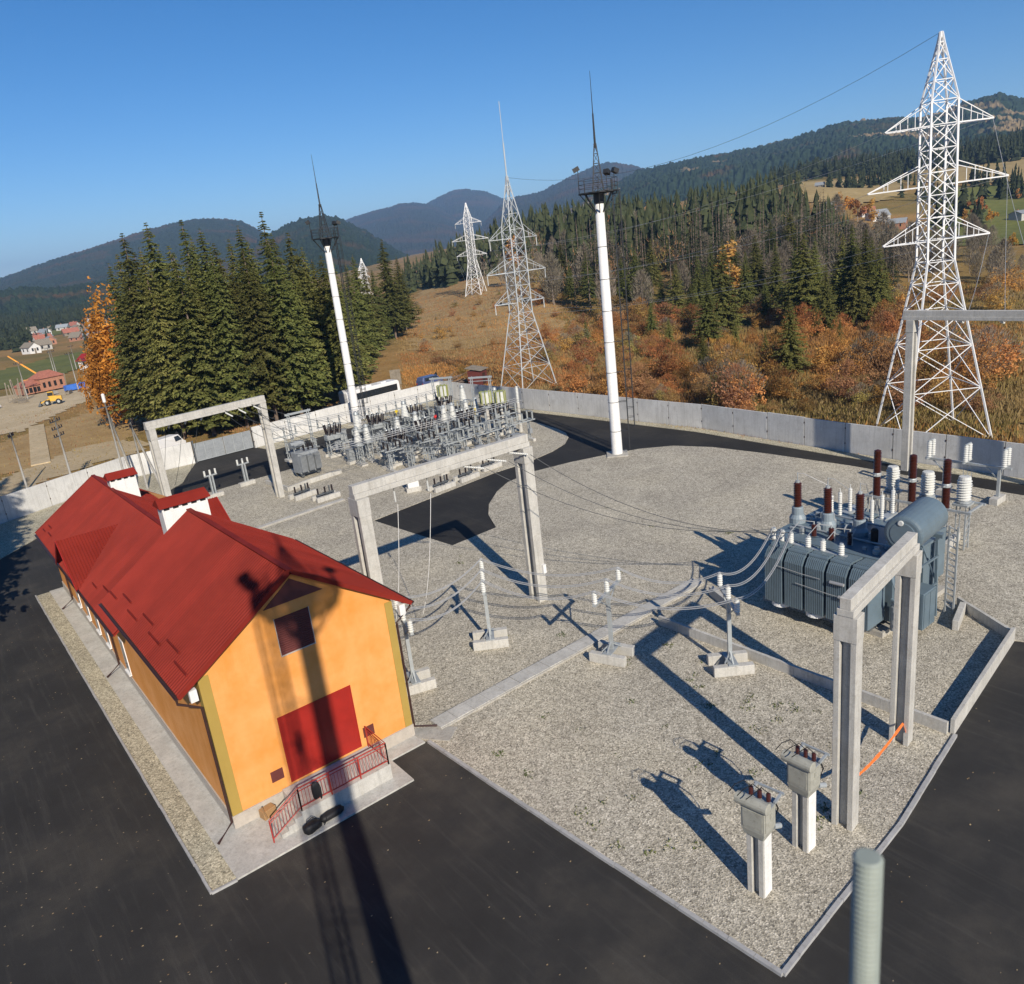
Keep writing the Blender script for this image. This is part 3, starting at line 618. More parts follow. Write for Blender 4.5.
# bags left by the landing
def blob(mb, c, s, seed, n=10, m=8):
    vs = []
    for i in range(m + 1):
        th = PI * i / m
        for k in range(n):
            ph = 2 * PI * k / n; v = Vector((math.sin(th) * math.cos(ph), math.sin(th) * math.sin(ph), math.cos(th)))
            v = Vector([math.copysign(abs(t) ** .7, t) for t in v]); q = 1 + .16 * NZ.noise(v * 1.7 + Vector((seed, 0, 0)))
            vs.append((c[0] + v.x * s[0] * q, c[1] + v.y * s[1] * q, c[2] + v.z * s[2] * q))
    mb.add(vs, [(i * n + k, (i + 1) * n + k, (i + 1) * n + (k + 1) % n, i * n + (k + 1) % n) for i in range(m) for k in range(n)])
bg_ = thing('duffel_bag', 'long black equipment bag lying on the concrete apron below the railing', 'bag', (2.9, -2.6, .085), .1)
mb = MB(); blob(mb, (-.55, 0, .22), (.42, .24, .22), 1); mb.build('bag_body', 'bag', bg_, smooth=True)
mb = MB(); blob(mb, (.45, .05, .18), (.6, .19, .17), 5); mb.build('bag_pouch', 'bag', bg_, smooth=True)
mb = MB(); mb.tube([(-.8, 0, .4), (-.75, -.03, .62), (-.5, -.05, .68), (-.3, 0, .44)], .022, 6); mb.tube([(-.1, -.2, .1), (0, -.26, .3), (.1, -.1, .38)], .02, 6); mb.build('strap', 'bag', bg_)
ja = thing('jacket', 'black jacket hung over the red railing of the landing', 'jacket', (3.0, -2.1, 1.45))
mb = MB(); blob(mb, (0, -.04, .02), (.19, .1, .42), 9); mb.build('jacket_body', 'bag', ja, smooth=True)
mb = MB(); blob(mb, (.16, -.05, -.12), (.06, .07, .36), 3); mb.build('sleeve', 'bag', ja, smooth=True)
bx = thing('cardboard_box', 'brown cardboard box beside the landing steps at the orange wall', 'box', (1.35, -.28, .085), .2)
mb = MB(); mb.rbox((0, 0), .62, .42, 0, .42, 0); mb.build('box_body', 'cardboard', bx, bevel=.02)
mb = MB(); mb.bar((-.3, -.21, .42), (-.3, -.34, .5), .55, .01, (1, 0, 0)); mb.build('flap', 'cardboard', bx)
# ------------------------------------------------------------------ concrete gantries
def gantry(label, p, q, H, cw=.8, cd=.55, bh=.7, bw=.42, over=.6, strings=(), z0=0):
    p = Vector((*p, 0)); q = Vector((*q, 0)); L = (q - p).length; rz = math.atan2(q.y - p.y, q.x - p.x)
    t = thing('concrete_gantry', label, 'gantry', (p.x, p.y, z0), rz, 'concrete gantries over the busbars')
    for x in (0, L):
        mb = MB(); fw = cw * .27; ch = H - 1.0 - bh; ty = cd * .92
        for s in (-1, 1):   # channel column: two flanges and a recessed web
            a = s * (cw / 2 - fw / 2); mb.box(x - cd / 2, x + cd / 2, a - fw / 2, a + fw / 2, -.2, ch)
        mb.box(x - cd * .1, x + cd * .1, -cw / 2 + fw, cw / 2 - fw, -.2, ch)
        mb.box(x - cd / 2 - .02, x + cd / 2 + .02, -cw / 2 - .02, cw / 2 + .02, ch, H - bh)
        mb.build('column', 'concrete_light', t, bevel=.015)
    mb = MB(); z = H - bh
    mb.box(-over, L + over, -bw / 2 - .1, bw / 2 + .1, z + .003, z + bh * .38); mb.box(-over, L + over, -bw / 2, bw / 2, z + bh * .38, H)
    mb.build('beam', 'concrete_light', t, bevel=.015)
    for s in strings:
        x, dx, dy, dz = s; a = Vector((x, .0, z)); d = Vector((dx, dy, dz)); n = d.normalized()
        mb = MB(); mb.bar(a + Vector((0, 0, .3)), a, .06); mb.tube([a, a + n * .25], .02, 5)
        i = mb.build('string_clamp', 'steel_dark', t)
        mb = MB(); mb.ins(a + n * .25, d.length - .4, .085, 8, 9, n, .45); mb.build('insulator_string', 'white_porc', i)
    return t
def gpt(t, x, y, z):   # a point of a thing in world space
    c, s = math.cos(t.rotation_euler.z), math.sin(t.rotation_euler.z); return Vector((t.location.x + x * c - y * s, t.location.y + x * s + y * c, t.location.z + z))
SA = [(2.2, -.1, -.2, -1.0), (4.4, -.1, -.2, -1.0), (6.7, 1.3, -.9, -.35), (8.4, 1.3, -.9, -.35), (10.1, 1.3, -.9, -.35)]
GA = gantry('tall concrete gantry standing between the red roof and the black asphalt fork', (11.55, 6.9), (23.1, 6.9), 11.25, 1.05, .7, .75, .45, .35, SA)
SB = [(1.8, .3, 1.2, -.5), (3.4, .3, 1.2, -.5), (5.0, .3, 1.2, -.5), (7.2, .3, -1.3, -.5), (8.6, .3, -1.3, -.5), (10.2, .3, -1.3, -.5)]
GB = gantry('white concrete gantry in front of the spruces and the steel gate', (10.8, 45.9), (21.95, 47.3), 10.75, .8, .6, .7, .45, .4, SB)
GC = gantry('short concrete gantry in the foreground with orange tape between its columns', (17.6, -17.75), (23.85, -16.8), 9.75, .8, .62, .72, .4, .35)
GD = gantry('concrete gantry at the back wall in front of the big white pylon', (60.4, .9), (60.1, -12.2), 13.7, .8, .6, .75, .45, .7, [(3.6, 0, 1.1, -.4), (6.6, 0, 1.1, -.4), (9.6, 0, 1.1, -.4)])
mb = MB(); mb.box(-.12, .12, -.2, .2, -.3, .3); bx2 = mb.build('junction_box', 'white_paint', None)
bx2.location = (11.75, -.52, 2.3); bx2.parent = GA
# orange barrier tape between the foreground columns
a, b = Vector((17.95, -17.4, 1.25)), Vector((23.5, -17.05, 1.2))
mb = MB(); n = 16; vs = []
for i in range(n + 1):
    p = a.lerp(b, i / n); p.z -= .3 * math.sin(PI * i / n); tw = .6 + .25 * math.sin(i * .9); wd = .055 + .012 * math.sin(i * 2.3)
    vs += [p + Vector((0, wd * math.sin(tw), wd * math.cos(tw))), p - Vector((0, wd * math.sin(tw), wd * math.cos(tw)))]
mb.add(vs, [(2 * i, 2 * i + 2, 2 * i + 3, 2 * i + 1) for i in range(n)])
for q in (a, b):
    mb.bar(q, q + Vector((.06, -.1, -.45)), .08, .012)
tag(mb.build('barrier_tape', 'orange_tape'), 'orange barrier tape sagging between two foreground concrete columns', 'tape')
# ------------------------------------------------------------------ floodlight and lightning masts
def mast(label, loc, rz, H=26.3, top=36.8, lad=1.35):
    t = thing('lightning_mast', label, 'mast', loc, rz, 'white floodlight and lightning masts')
    mb = MB(); mb.lathe([(.62, -.3), (.58, 0), (.42, H - 1.1)], 16); pole = mb.build('mast_pole', 'white_paint', t, smooth=True)
    mb = MB(); z = 2.6
    while z < H - 2: r = .585 - .16 * z / H; mb.lathe([(r, z), (r + .012, z + .012), (r + .012, z + .045), (r, z + .055)], 16); z += 3.1
    mb.build('joint_band', 'mast_black', pole)
    mb = MB(); mb.lathe([(.40, H - 1.15), (.5, H - 1.0), (.52, H - .14)], 8)
    for k in range(8):
        a = PI * k / 4; mb.bar((.42 * math.cos(a), .42 * math.sin(a), H - 1.9), (1.8 * math.cos(a), 1.8 * math.sin(a), H - .1), .08)
    mb.build('bracket', 'mast_black', t)
    mb = MB()
    for k in range(8):
        a, b = PI * k / 4, PI * (k + 1) / 4; mb.bar((1.88 * math.cos(a), 1.88 * math.sin(a), H - .06), (1.88 * math.cos(b), 1.88 * math.sin(b), H - .06), .12, .12); mb.bar((0, 0, H - .07), (1.85 * math.cos(a), 1.85 * math.sin(a), H - .07), .1, .1)
    for i in range(-11, 12): yy = i * .155; q = min(1.8, 2.6 - abs(yy)) - .02; mb.box(-q, q, yy - .045, yy + .045, H - .03, H)
    mb.lathe([(.7, H - .05), (.7, H - .01)], 12)
    mb.build('platform', 'mast_black', t)
    mb = MB()
    for k in range(8):
        a, b = PI * k / 4, PI * (k + 1) / 4; P, Q = Vector((1.85 * math.cos(a), 1.85 * math.sin(a), H)), Vector((1.85 * math.cos(b), 1.85 * math.sin(b), H))
        mb.bar(P, P + Vector((0, 0, 1.15)), .05)
        for zz in (.4, .75, 1.15): mb.bar(P + Vector((0, 0, zz)), Q + Vector((0, 0, zz)), .035)
    mb.build('platform_railing', 'mast_black', t)
    mb = MB(); zt = H + 4.3
    for k in range(4):
        a = PI / 4 + PI * k / 2; c, s = math.cos(a), math.sin(a); a2 = a + PI / 2; c2, s2 = math.cos(a2), math.sin(a2)
        f = lambda z: .75 - .62 * (z - H) / 4.3
        mb.bar((f(H) * c, f(H) * s, H), (f(zt) * c, f(zt) * s, zt), .08)
        z = H
        while z < zt - .3:
            z2 = min(zt, z + .85); mb.bar((f(z) * c, f(z) * s, z), (f(z2) * c2, f(z2) * s2, z2), .04); mb.bar((f(z2) * c, f(z2) * s, z2), (f(z2) * c2, f(z2) * s2, z2), .04); z = z2
    mb.build('spire_frame', 'mast_black', t)
    mb = MB(); mb.tube([(0, 0, zt - .4), (0, 0, zt + 2.6)], .11, 8, .07); mb.tube([(0, 0, zt + 2.5), (0, 0, top)], .05, 6, .02); mb.build('lightning_rod', 'mast_black', t)
    for a, tall in ((.5, 1.9), (1.05, 1.9), (3.3, 2.3)):
        mb = MB(); x, y = 1.85 * math.cos(a), 1.85 * math.sin(a); mb.bar((x, y, H), (x, y, H + tall - .2), .06)
        l = mb.build('lamp_post', 'mast_black', t)
        mb = MB(); mb.bar((x * .95, y * .95, H + tall), (x * 1.22, y * 1.22, H + tall - .22), .55, .42); hd = mb.build('floodlight', 'mast_black', l)
        mb = MB(); mb.bar((x * 1.221, y * 1.221, H + tall - .22), (x * 1.226, y * 1.226, H + tall - .224), .48, .36); mb.build('lamp_glass', 'white_porc', hd)
    mb = MB(); x = lad
    for s in (-.3, .3): mb.bar((x, s, .6), (x, s, H + 1.0), .09)
    z = .9
    while z < H: mb.bar((x, -.3, z), (x, .3, z), .03); z += .35
    z = 3
    while z < H:
        pts = [(x + .0 + .72 * math.sin(PI * k / 8), .36 * math.cos(PI * k / 8), z) for k in range(9)]; mb.tube(pts, .022, 4); z += 1.0
    for s in (-.25, 0, .25): mb.bar((x + .70 - abs(s) * .3, s, 3), (x + .70 - abs(s) * .3, s, H), .045)
    z = 2.6
    while z < H: mb.bar((.5, -.2, z), (x, -.28, z), .04); mb.bar((.5, .2, z), (x, .28, z), .04); z += 3.1
    mb.build('ladder', 'mast_black', t)
    mb = MB(); mb.box(-1.1, 1.1, -1.1, 1.1, -.2, .18); mb.build('footing', 'concrete', t)
    return t
mast('white mast with black lamp platform beside the black asphalt road fork', (51.3, 27.0, 0), -.75)
mast('white mast with black lamp platform in front of the dark spruces', (44.4, 72.4, 0), -.8, 25.9, 36.4)
m3 = mast('white mast with ladder just behind the viewpoint, casting its shadow on the orange gable', (-5.25, -32.5, 0), 2.3, 29.6, 40.0, 1.5)
# corrugated conduit clamped to the near mast
mb = MB(); pr = []; z = -1.6
while z < 0: pr += [(.0128, z), (.0163, z + .0024), (.0163, z + .004), (.0128, z + .0066)]; z += .0074
mb.lathe(pr, 20)
cd = thing('corrugated_conduit', 'pale grey corrugated conduit standing up close to the viewpoint at lower right', 'conduit', CAM + Vector((.7015, .359, -.699)))
MT['conduit'] = M('grey_green_conduit', (.27, .31, .29), .45, .08, 30)
mb.build('conduit_tube', 'conduit', cd)
mb = MB(); mb.lathe([(.018, -1.62), (.026, -1.6), (.026, -1.45), (.018, -1.43)], 16); mb.bar((0, 0, -1.52), (.25, -1.55, -1.52), .04); mb.build('mounting_arm', 'steel', cd)
# ------------------------------------------------------------------ lattice pylons
def lattice(mb, lv, w=.14, b=.07):
    """lv: [(z, half width)...]; four legs with X bracing on each face"""
    for (z0, h0), (z1, h1) in zip(lv, lv[1:]):
        c0 = [(-h0, -h0, z0), (h0, -h0, z0), (h0, h0, z0), (-h0, h0, z0)]; c1 = [(-h1, -h1, z1), (h1, -h1, z1), (h1, h1, z1), (-h1, h1, z1)]
        for k in range(4):
            j = (k + 1) % 4; mb.bar(c0[k], c1[k], w); mb.bar(c0[k], c1[j], b); mb.bar(c0[j], c1[k], b)
            mb.bar(c1[k], c1[j], b)
def pylon(name, label, loc, rz, H, hb, zw, hw, ztop, arms, mat, w=.2, b=.11, rod=0, nb=4, strings=True, ww=None):
    t = thing(name, label, 'pylon', loc, rz, 'lattice power pylons')
    lv = [];  k = nb
    qs = [1 - (1 - i / k) ** 1.0 for i in range(k + 1)]; tot = 0; steps = [1.25 ** (k - i) for i in range(k)]; s = sum(steps); acc = 0; lv.append((0, hb))
    for st in steps: acc += st / s; lv.append((zw * acc, hb + (hw - hb) * acc))
    n2 = max(3, round((ztop - zw) / (hw * 1.55)))
    for i in range(1, n2 + 1): lv.append((zw + (ztop - zw) * i / n2, hw * (1 - .06 * i / n2)))
    mb = MB(); lattice(mb, lv, w, b); body = mb.build('lattice_body', mat, t)
    ht = hw * .94; mb = MB(); lattice(mb, [(ztop, ht), (ztop + (H - ztop) * .3, ht * .72), (ztop + (H - ztop) * .6, ht * .42), (ztop + (H - ztop) * .85, ht * .18), (H, .08)], w * .85, b)
    if rod: mb.tube([(0, 0, H - .3), (0, 0, H + rod * .45)], .1, 6); mb.tube([(0, 0, H + rod * .45), (0, 0, H + rod)], .05, 5)
    mb.build('peak', mat, t)
    for z, L in arms:
        for s in (-1, 1):
            mb = MB(); h = hw * .96
            for y in (-h, h):
                mb.bar((s * h, y, z), (s * L, y * .12, z), b * 1.5); mb.bar((s * h, y, z + 1.9), (s * L, y * .12, z + .05), b)
            m = s * (h + (L - h) * .35); m2 = s * (h + (L - h) * .68)
            for q, f in ((m, .69), (m2, .40)):
                mb.bar((q, -h * f, z), (q, h * f, z), b * .8)
                for y in (-h * f, h * f): mb.bar((q, y, z), (q, y, z + 1.9 * (1 - (abs(q) - h) / (L - h))), b * .7)
            mb.bar((s * h, -h, z), (m, h * .69, z), b * .7); mb.bar((m, h * .69, z), (m2, -h * .4, z), b * .7)
            a = mb.build('crossarm', mat, t)
            if strings:
                mb = MB(); mb.ins((s * L, 0, z - 1.5), 1.4, .12, 7, 9, None, .4); mb.build('insulator_string', 'white_porc', a)
    return t
P1C = (72.5, 4.4); P1R = math.atan2(-.673, .74)
PY1 = pylon('lattice_pylon', 'large white lattice pylon standing behind the back wall at the right', (*P1C, -.1), P1R, 35.9, 3.9, 16.7, 1.2, 30.4, [(18.6, 4.7), (23.4, 6.1), (28.4, 4.6)], 'pylon_paint', .16, .068, nb=5, strings=False)
PY2 = pylon('lattice_pylon', 'grey lattice pylon with a tall lightning rod at the corner of the yard', (74, 69, -.1), math.atan2(.1, -1), 32.2, 3.3, 12.0, 1.3, 24.5, [(13.6, 4.6), (18.2, 5.4), (23.2, 4.3)], 'pylon_grey', .15, .06, rod=10.3, nb=5)
PY3 = pylon('lattice_pylon', 'white lattice pylon far off on the brown slope', (174, 219, T(174, 219)), math.atan2(-.9, .55), 33, 3.2, 12.5, 1.25, 27.5, [(14.6, 6), (20, 7.3), (26, 5.2)], 'pylon_paint', .2, .1, nb=4)
fx, fy = at(az_of(361), 400)
PY4 = pylon('lattice_pylon', 'white pylon tip showing above the spruces at the left', (fx, fy, T(fx, fy)), .4, 22.5, 3.2, 10, 1.0, 18.5, [(10, 3.6), (13.5, 4.4), (17, 3.5)], 'pylon_paint', .22, .12, nb=3)
def xf(t, p): return t.location + t.rotation_euler.to_matrix() @ Vector(p)
vw = Vector((P1C[0] - CAM.x, P1C[1] - CAM.y, 0)).normalized()
PY1.rotation_euler = (Matrix.Rotation(math.radians(-1.2), 3, vw) @ Matrix.Rotation(P1R, 3, 'Z')).to_euler()
# ------------------------------------------------------------------ wires
def wire(label, a, b, sag, r=.018, mat='wire_dark', n=18, group=None, name='power_line'):
    a, b = Vector(a), Vector(b); pts = []
    for i in range(n + 1):
        u = i / n; p = a.lerp(b, u); p.z -= 4 * sag * u * (1 - u); pts.append(p)
    mb = MB(); mb.tube(pts, r, 5); return tag(mb.build(name, mat), label, 'cable', group)
for z, L in ((18.6, 4.7), (23.4, 6.1), (28.4, 4.6)):
    for s in (-1, 1):
        i = {18.6: 0, 23.4: 1, 28.4: 2}[z]; z2, L2 = ((13.6, 4.6), (18.2, 5.4), (23.2, 4.3))[i]
        wire('thin conductor strung between the grey corner pylon and the large white pylon', xf(PY1, (s * L, 0, z)), xf(PY2, (s * L2, 0, z2 - 1.5)), 1.6, .014, 'wire', group='conductors between the two near pylons')
        z3, L3 = ((14.6, 6), (20, 7.3), (26, 5.2))[i]
        wire('thin conductor running from the grey corner pylon to the far white pylon', xf(PY2, (s * L2, 0, z2 - 1.5)), xf(PY3, (-s * L3, 0, z3 - 1.5)), 4, .018, 'wire', group='conductors to the far pylon')
wire('single dark ground wire sagging down from the peak of the big white pylon', xf(PY1, (0, 0, 35.9)), xf(PY2, (0, 0, 32)), 4.2, .018)
for i, (z, L) in enumerate(((18.6, 4.7), (23.4, 6.1), (28.4, 4.6))):
    wire('dark conductor dropping from the white pylon to the gantry at the back wall', xf(PY1, (L, 0, z)), gpt(GD, 3.6 + 3 * i, 1.1, 12.6), .8, .02, 'wire', group='conductors from the white pylon to the gantry')
for i in range(3):
    p = gpt(GA, 6.7 + 1.7 * i, 0, 10.5) + Vector((1.3, -.9, -.35)); q = Vector((31.5, -5.5 - .55 * i, 5.1))
    wire('dark phase conductor strung from the tall gantry down to the transformer', p, q, 1.5, .022, 'wire_dark', group='conductors from the gantry to the transformer')
for i in range(2):
    p = gpt(GA, 2.2 + 2.2 * i, -.2, 9.5); q = Vector((13.2 + 2 * i, 8.5, 1.5)); wire('pale earthing cable hanging from the tall gantry beam', p, q, .9, .02, 'white_paint', group='pale cables hanging from the gantry')
for i in range(3):
    p = gpt(GB, 7.2 + 1.5 * i, -1.3, 9.5); q = Vector((26.2 + .9 * i, 51.4, 4.4)); wire('dark conductor from the white gantry down to the small grey transformer', p, q, .8, .022, 'wire_dark', group='conductors at the white gantry')
for i in range(3):
    p = gpt(GB, 1.8 + 1.6 * i, 1.2, 9.6); q = Vector((12.2 + 1.3 * i, 53.5, 2.6)); wire('dark dropper from the white gantry to the low disconnector by the road', p, q, .5, .02, 'wire_dark', group='droppers at the white gantry')
for i in range(3):
    p = gpt(GB, 7.2 + 1.4 * i, -.4, 10.2); q = Vector((34 + 3 * i, 45 + i, 5)); wire('long dark span from the white gantry across the switchgear', p, q, 1.5, .02, 'wire_dark', group='spans across the switchgear')
# ------------------------------------------------------------------ post insulator stands carrying the transformer bus
def post_stand(n_=3):
    t = thing('insulator_stand', '', 'insulator stand', (0, 0, 0), 0, 'insulator stands along the cable trench')
    for y in (-.62, .62):
        mb = MB(); mb.box(-1.05, 1.05, y - .19, y + .19, 0, .55); mb.build('sleeper', 'concrete_light', t, bevel=.02)
    mb = MB(); mb.box(-.1, .1, -.09, .09, .56, 3.96)
    for s in (-1, 1):
        mb.bar((0, s * .62, .57), (0, 0, 1.1), .07); mb.bar((s * .4, s * .45, .57), (0, 0, .95), .06)
    mb.box(-.25, .25, -.72, .72, .552, .60)
    mb.build('post', 'steel', t)
    mb = MB(); mb.box(-.09, .09, -1.75, 1.75, 3.962, 4.08); mb.bar((0, -1.1, 3.98), (0, 0, 3.2), .06); mb.bar((0, 1.1, 3.98), (0, 0, 3.2), .06); mb.build('crossarm', 'steel', t)
    for y in (-1.6, 0, 1.6):
        mb = MB(); mb.ins((0, y, 4.08), .62, .15, 12, 5, None, .75); mb.lathe([(.08, 4.70), (.08, 4.78)], 8, (0, y, 0)); mb.build('post_insulator', 'white_porc', t, smooth=False)
    return t
PS = post_stand(); used = []
stands = [((24.0, -7.7), -.66, 'grey insulator stand on two sleepers nearest to the big transformer'), ((20.75, -2.2), -1.2, 'grey insulator stand set across the edge of the cable trench'),
          ((17.3, 4.55), -.61, 'grey insulator stand in the gravel well right of the orange building'), ((11.5, 3.9), -.3, 'grey insulator stand half hidden by the right wall of the orange building')]
SO = [place(PS, used, (x, y, .05), rz, lab) for (x, y), rz, lab in stands]
tops = [[xf(s, (0, y, 4.8)) for y in (-1.6, 0, 1.6)] for s in SO]
trb = [(31.3, -6.6, 5.2), (31.3, -6.0, 5.2), (31.3, -5.4, 5.2)]
for i in range(3):
    for k in (-.07, .07):
        o = Vector((k, k, 0))
        wire('silver bus conductor swooping from the transformer to the nearest insulator stand', Vector(trb[i]) + o, tops[0][i] + o, 1.0, .028, 'wire', group='silver bus conductors at the transformer')
        for j in range(3):
            wire('dark bus conductor sagging low between insulator stands over the gravel', tops[j][i] + o, tops[j + 1][i] + o, .75, .026, 'wire', group='sagging bus conductors')
# cable trench
def trench(name, label, p, q, wd):
    L = math.hypot(q[0] - p[0], q[1] - p[1]); rz = math.atan2(q[1] - p[1], q[0] - p[0]); t = thing(name, label, 'trench', (*p, 0), rz); mb = MB(); n = int(L / 1.02)
    for i in range(n): a = L * i / n; j = rnd.uniform(-.012, .012); mb.box(a + .012, a + L / n - .012, -wd / 2 + j, wd / 2 + j, .0, .19 + rnd.uniform(-.012, .012))
    mb.build('cover_slabs', 'concrete_light', t)
    mb = MB(); mb.box(0, L, -wd / 2 - .07, -wd / 2 + .02, -.02, .15); mb.box(0, L, wd / 2 - .02, wd / 2 + .07, -.02, .15); mb.build('trench_wall', 'concrete', t)
    return t
trench('cable_trench', 'raised cable trench of pale slabs leading from orange building to transformer', (10.2, -.15), (31.4, .35), .95)
trench('cable_trench', 'narrow pale cable trench crossing the gravel behind the red roof', (9.1, 38.6), (25.5, 39.9), .55)
# breaker boxes on concrete posts in the foreground
def breaker_box():
    t = thing('recloser_post', '', 'switch box', (0, 0, 0), 0, 'grey switch boxes on concrete posts')
    mb = MB(); mb.box(-.26, .3, -.31, -.12, -.1, 2.55); mb.box(-.26, .3, .12, .31, -.1, 2.55); mb.box(-.05, .1, -.12, .12, -.1, 2.55); mb.build('concrete_post', 'concrete_light', t, bevel=.012)
    mb = MB(); mb.box(-.2, .3, -.33, -.312, .0, 2.5); mb.build('white_strip', 'white_paint', t)  # thin white strip down one side face of the post
    mb = MB()
    mb.add([(-.30, -.36, 2.50), (.34, -.36, 2.50), (.34, .38, 2.50), (-.30, .38, 2.50), (-.38, -.44, 2.8), (.40, -.44, 2.8), (.40, .44, 2.8), (-.38, .44, 2.8), (-.38, -.44, 3.72), (.40, -.44, 3.72), (.40, .44, 3.72), (-.38, .44, 3.72)],
           [(3, 2, 1, 0)] + [(a + i, a + (i + 1) % 4, a + 4 + (i + 1) % 4, a + 4 + i) for a in (0, 4) for i in range(4)] + [(8, 9, 10, 11)])
    box = mb.build('switch_box', 'box_grey', t, bevel=.02)
    mb = MB(); mb.box(-.40, -.382, -.36, .36, 2.9, 3.62); mb.box(-.33, .34, -.462, -.442, 2.9, 3.62); mb.box(-.3, .3, -.475, -.463, 3.2, 3.22); mb.box(-.05, .05, -.49, -.463, 3.3, 3.5); mb.build('cover_plate', 'box_grey', box)
    mb = MB(); mb.lathe([(.15, 0), (.21, .02), (.21, 1.16), (.15, 1.18)], 14, (-.30, .62, 3.90), (0, -1, 0)); mb.build('cylinder_tank', 'box_grey', t, smooth=False)
    mb = MB(); mb.box(-.42, .5, -.5, .5, 3.721, 3.77); mb.bar((.2, -.5, 3.82), (.75, -.5, 3.9), .08); mb.bar((.2, .4, 3.82), (.75, .4, 3.9), .08); mb.bar((.7, -.6, 3.9), (.7, .5, 3.9), .07); mb.build('top_frame', 'steel', t)
    for y in (-.3, .02, .34):
        mb = MB(); mb.ins((.18, y, 3.8), .34, .085, 8, 5); mb.build('bushing', 'brown_porc', t)
    mb = MB()
    for y in (-.3, .02, .34): mb.tube([(.18, y, 4.14), (-.1, y + .1, 4.5), (-.45, y + .25, 4.42 + y * .2), (-.6, y + .4, 4.2)], .016, 5)
    mb.tube([(.5, -.3, 3.7), (.62, -.42, 3.3), (.56, -.3, 2.8), (.4, -.1, 2.45)], .03, 6)
    mb.build('leads', 'black', t)
    mb = MB(); mb.lathe([(.1, 0), (.1, .34)], 10, (.4, -.35, 2.66), (1, -.3, -.4)); mb.build('cable_gland', 'steel', box)
    return t
MT['box_grey'] = M('grey_green_enamel', (.33, .33, .29), .5, .12, 2, dirt=(.2, .19, .16))
bb = breaker_box(); u2 = []
place(bb, u2, (12.6, -17.4, .05), .12, 'grey switch box on a concrete post nearest the foreground kerb')
place(bb, u2, (15.5, -17.3, .05), .02, 'grey switch box on a concrete post beside the foreground gantry column')
# ------------------------------------------------------------------ main transformer
MT['turret_paint'] = M('turret_grey_paint', (.22, .27, .31), .45, .12, 1)
X0, Y0 = 30.2, -8.6
TR = thing('power_transformer', 'large blue grey power transformer with ribbed radiators and brown bushings', 'transformer', (X0, Y0, .05))
def P_(name, mat, mb, par=TR, **k): return mb.build(name, mat, par, **k)
mb = MB(); mb.box(1.5, 9.0, -3.3, 4.2, -.1, .3); P_('foundation', 'concrete', mb)
mb = MB()
for y in (-2.6, -.9, .9, 2.8): mb.box(1.2, 8.8, y - .12, y + .12, .3, .62)
P_('skid', 'steel_dark', mb)
mb = MB(); mb.box(2.3, 7.6, -3.4, 4.0, .62, 4.05); P_('tank', 'steel_blue', mb, bevel=.05)
mb = MB()
for i in range(8): y = -3.1 + i * .98; mb.box(7.601, 7.75, y, y + .14, .7, 3.95)
mb.box(2.15, 7.75, -3.55, 4.15, 4.051, 4.2)
for x in (3, 4.2, 5.4, 6.6): mb.box(x, x + .14, -3.52, -3.401, .7, 3.95); mb.box(x, x + .14, 4.001, 4.12, .7, 3.95)
P_('tank_rim', 'steel_blue', mb)
RADM = MB()
def radiator(y, w, n=10):
    mb = MB()
    for i in range(n):
        yy = y + w * (i + .5) / n; d = w / n * .34
        prof = [(0.02, 1.02), (1.75, 1.02), (1.75, 4.35), (.75, 4.42), (.28, 4.18), (.02, 3.75)]
        mb.add([(x, yy - d, z) for x, z in prof] + [(x, yy + d, z) for x, z in prof], [tuple(range(6)), tuple(range(11, 5, -1))] + [((k + 1) % 6, k, 6 + k, 6 + (k + 1) % 6) for k in range(6)])
    r = P_('radiator', 'steel_blue', mb)
    mb = MB(); mb.tube([(.55, y, 4.3), (.55, y + w, 4.3)], .12, 8); mb.tube([(1.3, y + w / 2, 4.3), (2.4, y + w / 2, 4.0)], .1, 8); mb.tube([(.9, y + .05, 1.06), (.9, y + w - .05, 1.06)], .1, 8); mb.build('header_pipe', 'steel_blue', r)
for i in range(5): radiator(-3.25 + i * 1.29, 1.13)
mb = MB()
for i in range(5):
    y = -3.0 + i * 1.35; prof = [(8.0, 1.05), (9.1, 1.05), (9.1, 4.0), (8.0, 4.1)]
    for k in range(7):
        yy = y + .15 * k; mb.add([(x, yy - .045, z) for x, z in prof] + [(x, yy + .045, z) for x, z in prof], [tuple(range(4)), tuple(range(7, 3, -1))] + [((q + 1) % 4, q, 4 + q, 4 + (q + 1) % 4) for q in range(4)])
P_('rear_radiators', 'steel_blue', mb)
for y in (-2.2, .1, 2.3):
    mb = MB(); mb.lathe([(.2, .98), (.52, .93), (.56, .72), (.46, .66), (.12, .62)], 18, (.62, y, 0)); P_('cooling_fan', 'white_paint', mb, smooth=False)
for y in (4.0, 2.0, .0):   # high voltage turrets, local y
    mb = MB(); mb.lathe([(.5, 4.1), (.5, 4.5), (.36, 4.72), (.34, 5.15), (.30, 5.2)], 16, (4.85, y - .05, 0)); tu = P_('turret', 'turret_paint', mb, smooth=False)
    mb = MB(); mb.ins((4.85, y - .05, 5.2), 1.55, .25, 14, 14, None, .68); b_ = mb.build('high_voltage_bushing', 'brown_porc', tu)
    mb = MB(); mb.lathe([(.13, 6.75), (.13, 6.87), (.03, 6.9), (.025, 7.4)], 8, (4.85, y - .05, 0)); mb.build('bushing_terminal', 'steel', tu)
for y in (1.9, .8, -.35):
    mb = MB(); mb.ins((3.3, y, 4.2), .75, .17, 12, 8, None, .7); q = P_('low_bushing', 'brown_porc', mb)
    mb = MB(); mb.tube([(3.3, y, 4.95), (3.3, y, 5.12)], .05, 6); mb.build('bushing_terminal', 'steel', q)
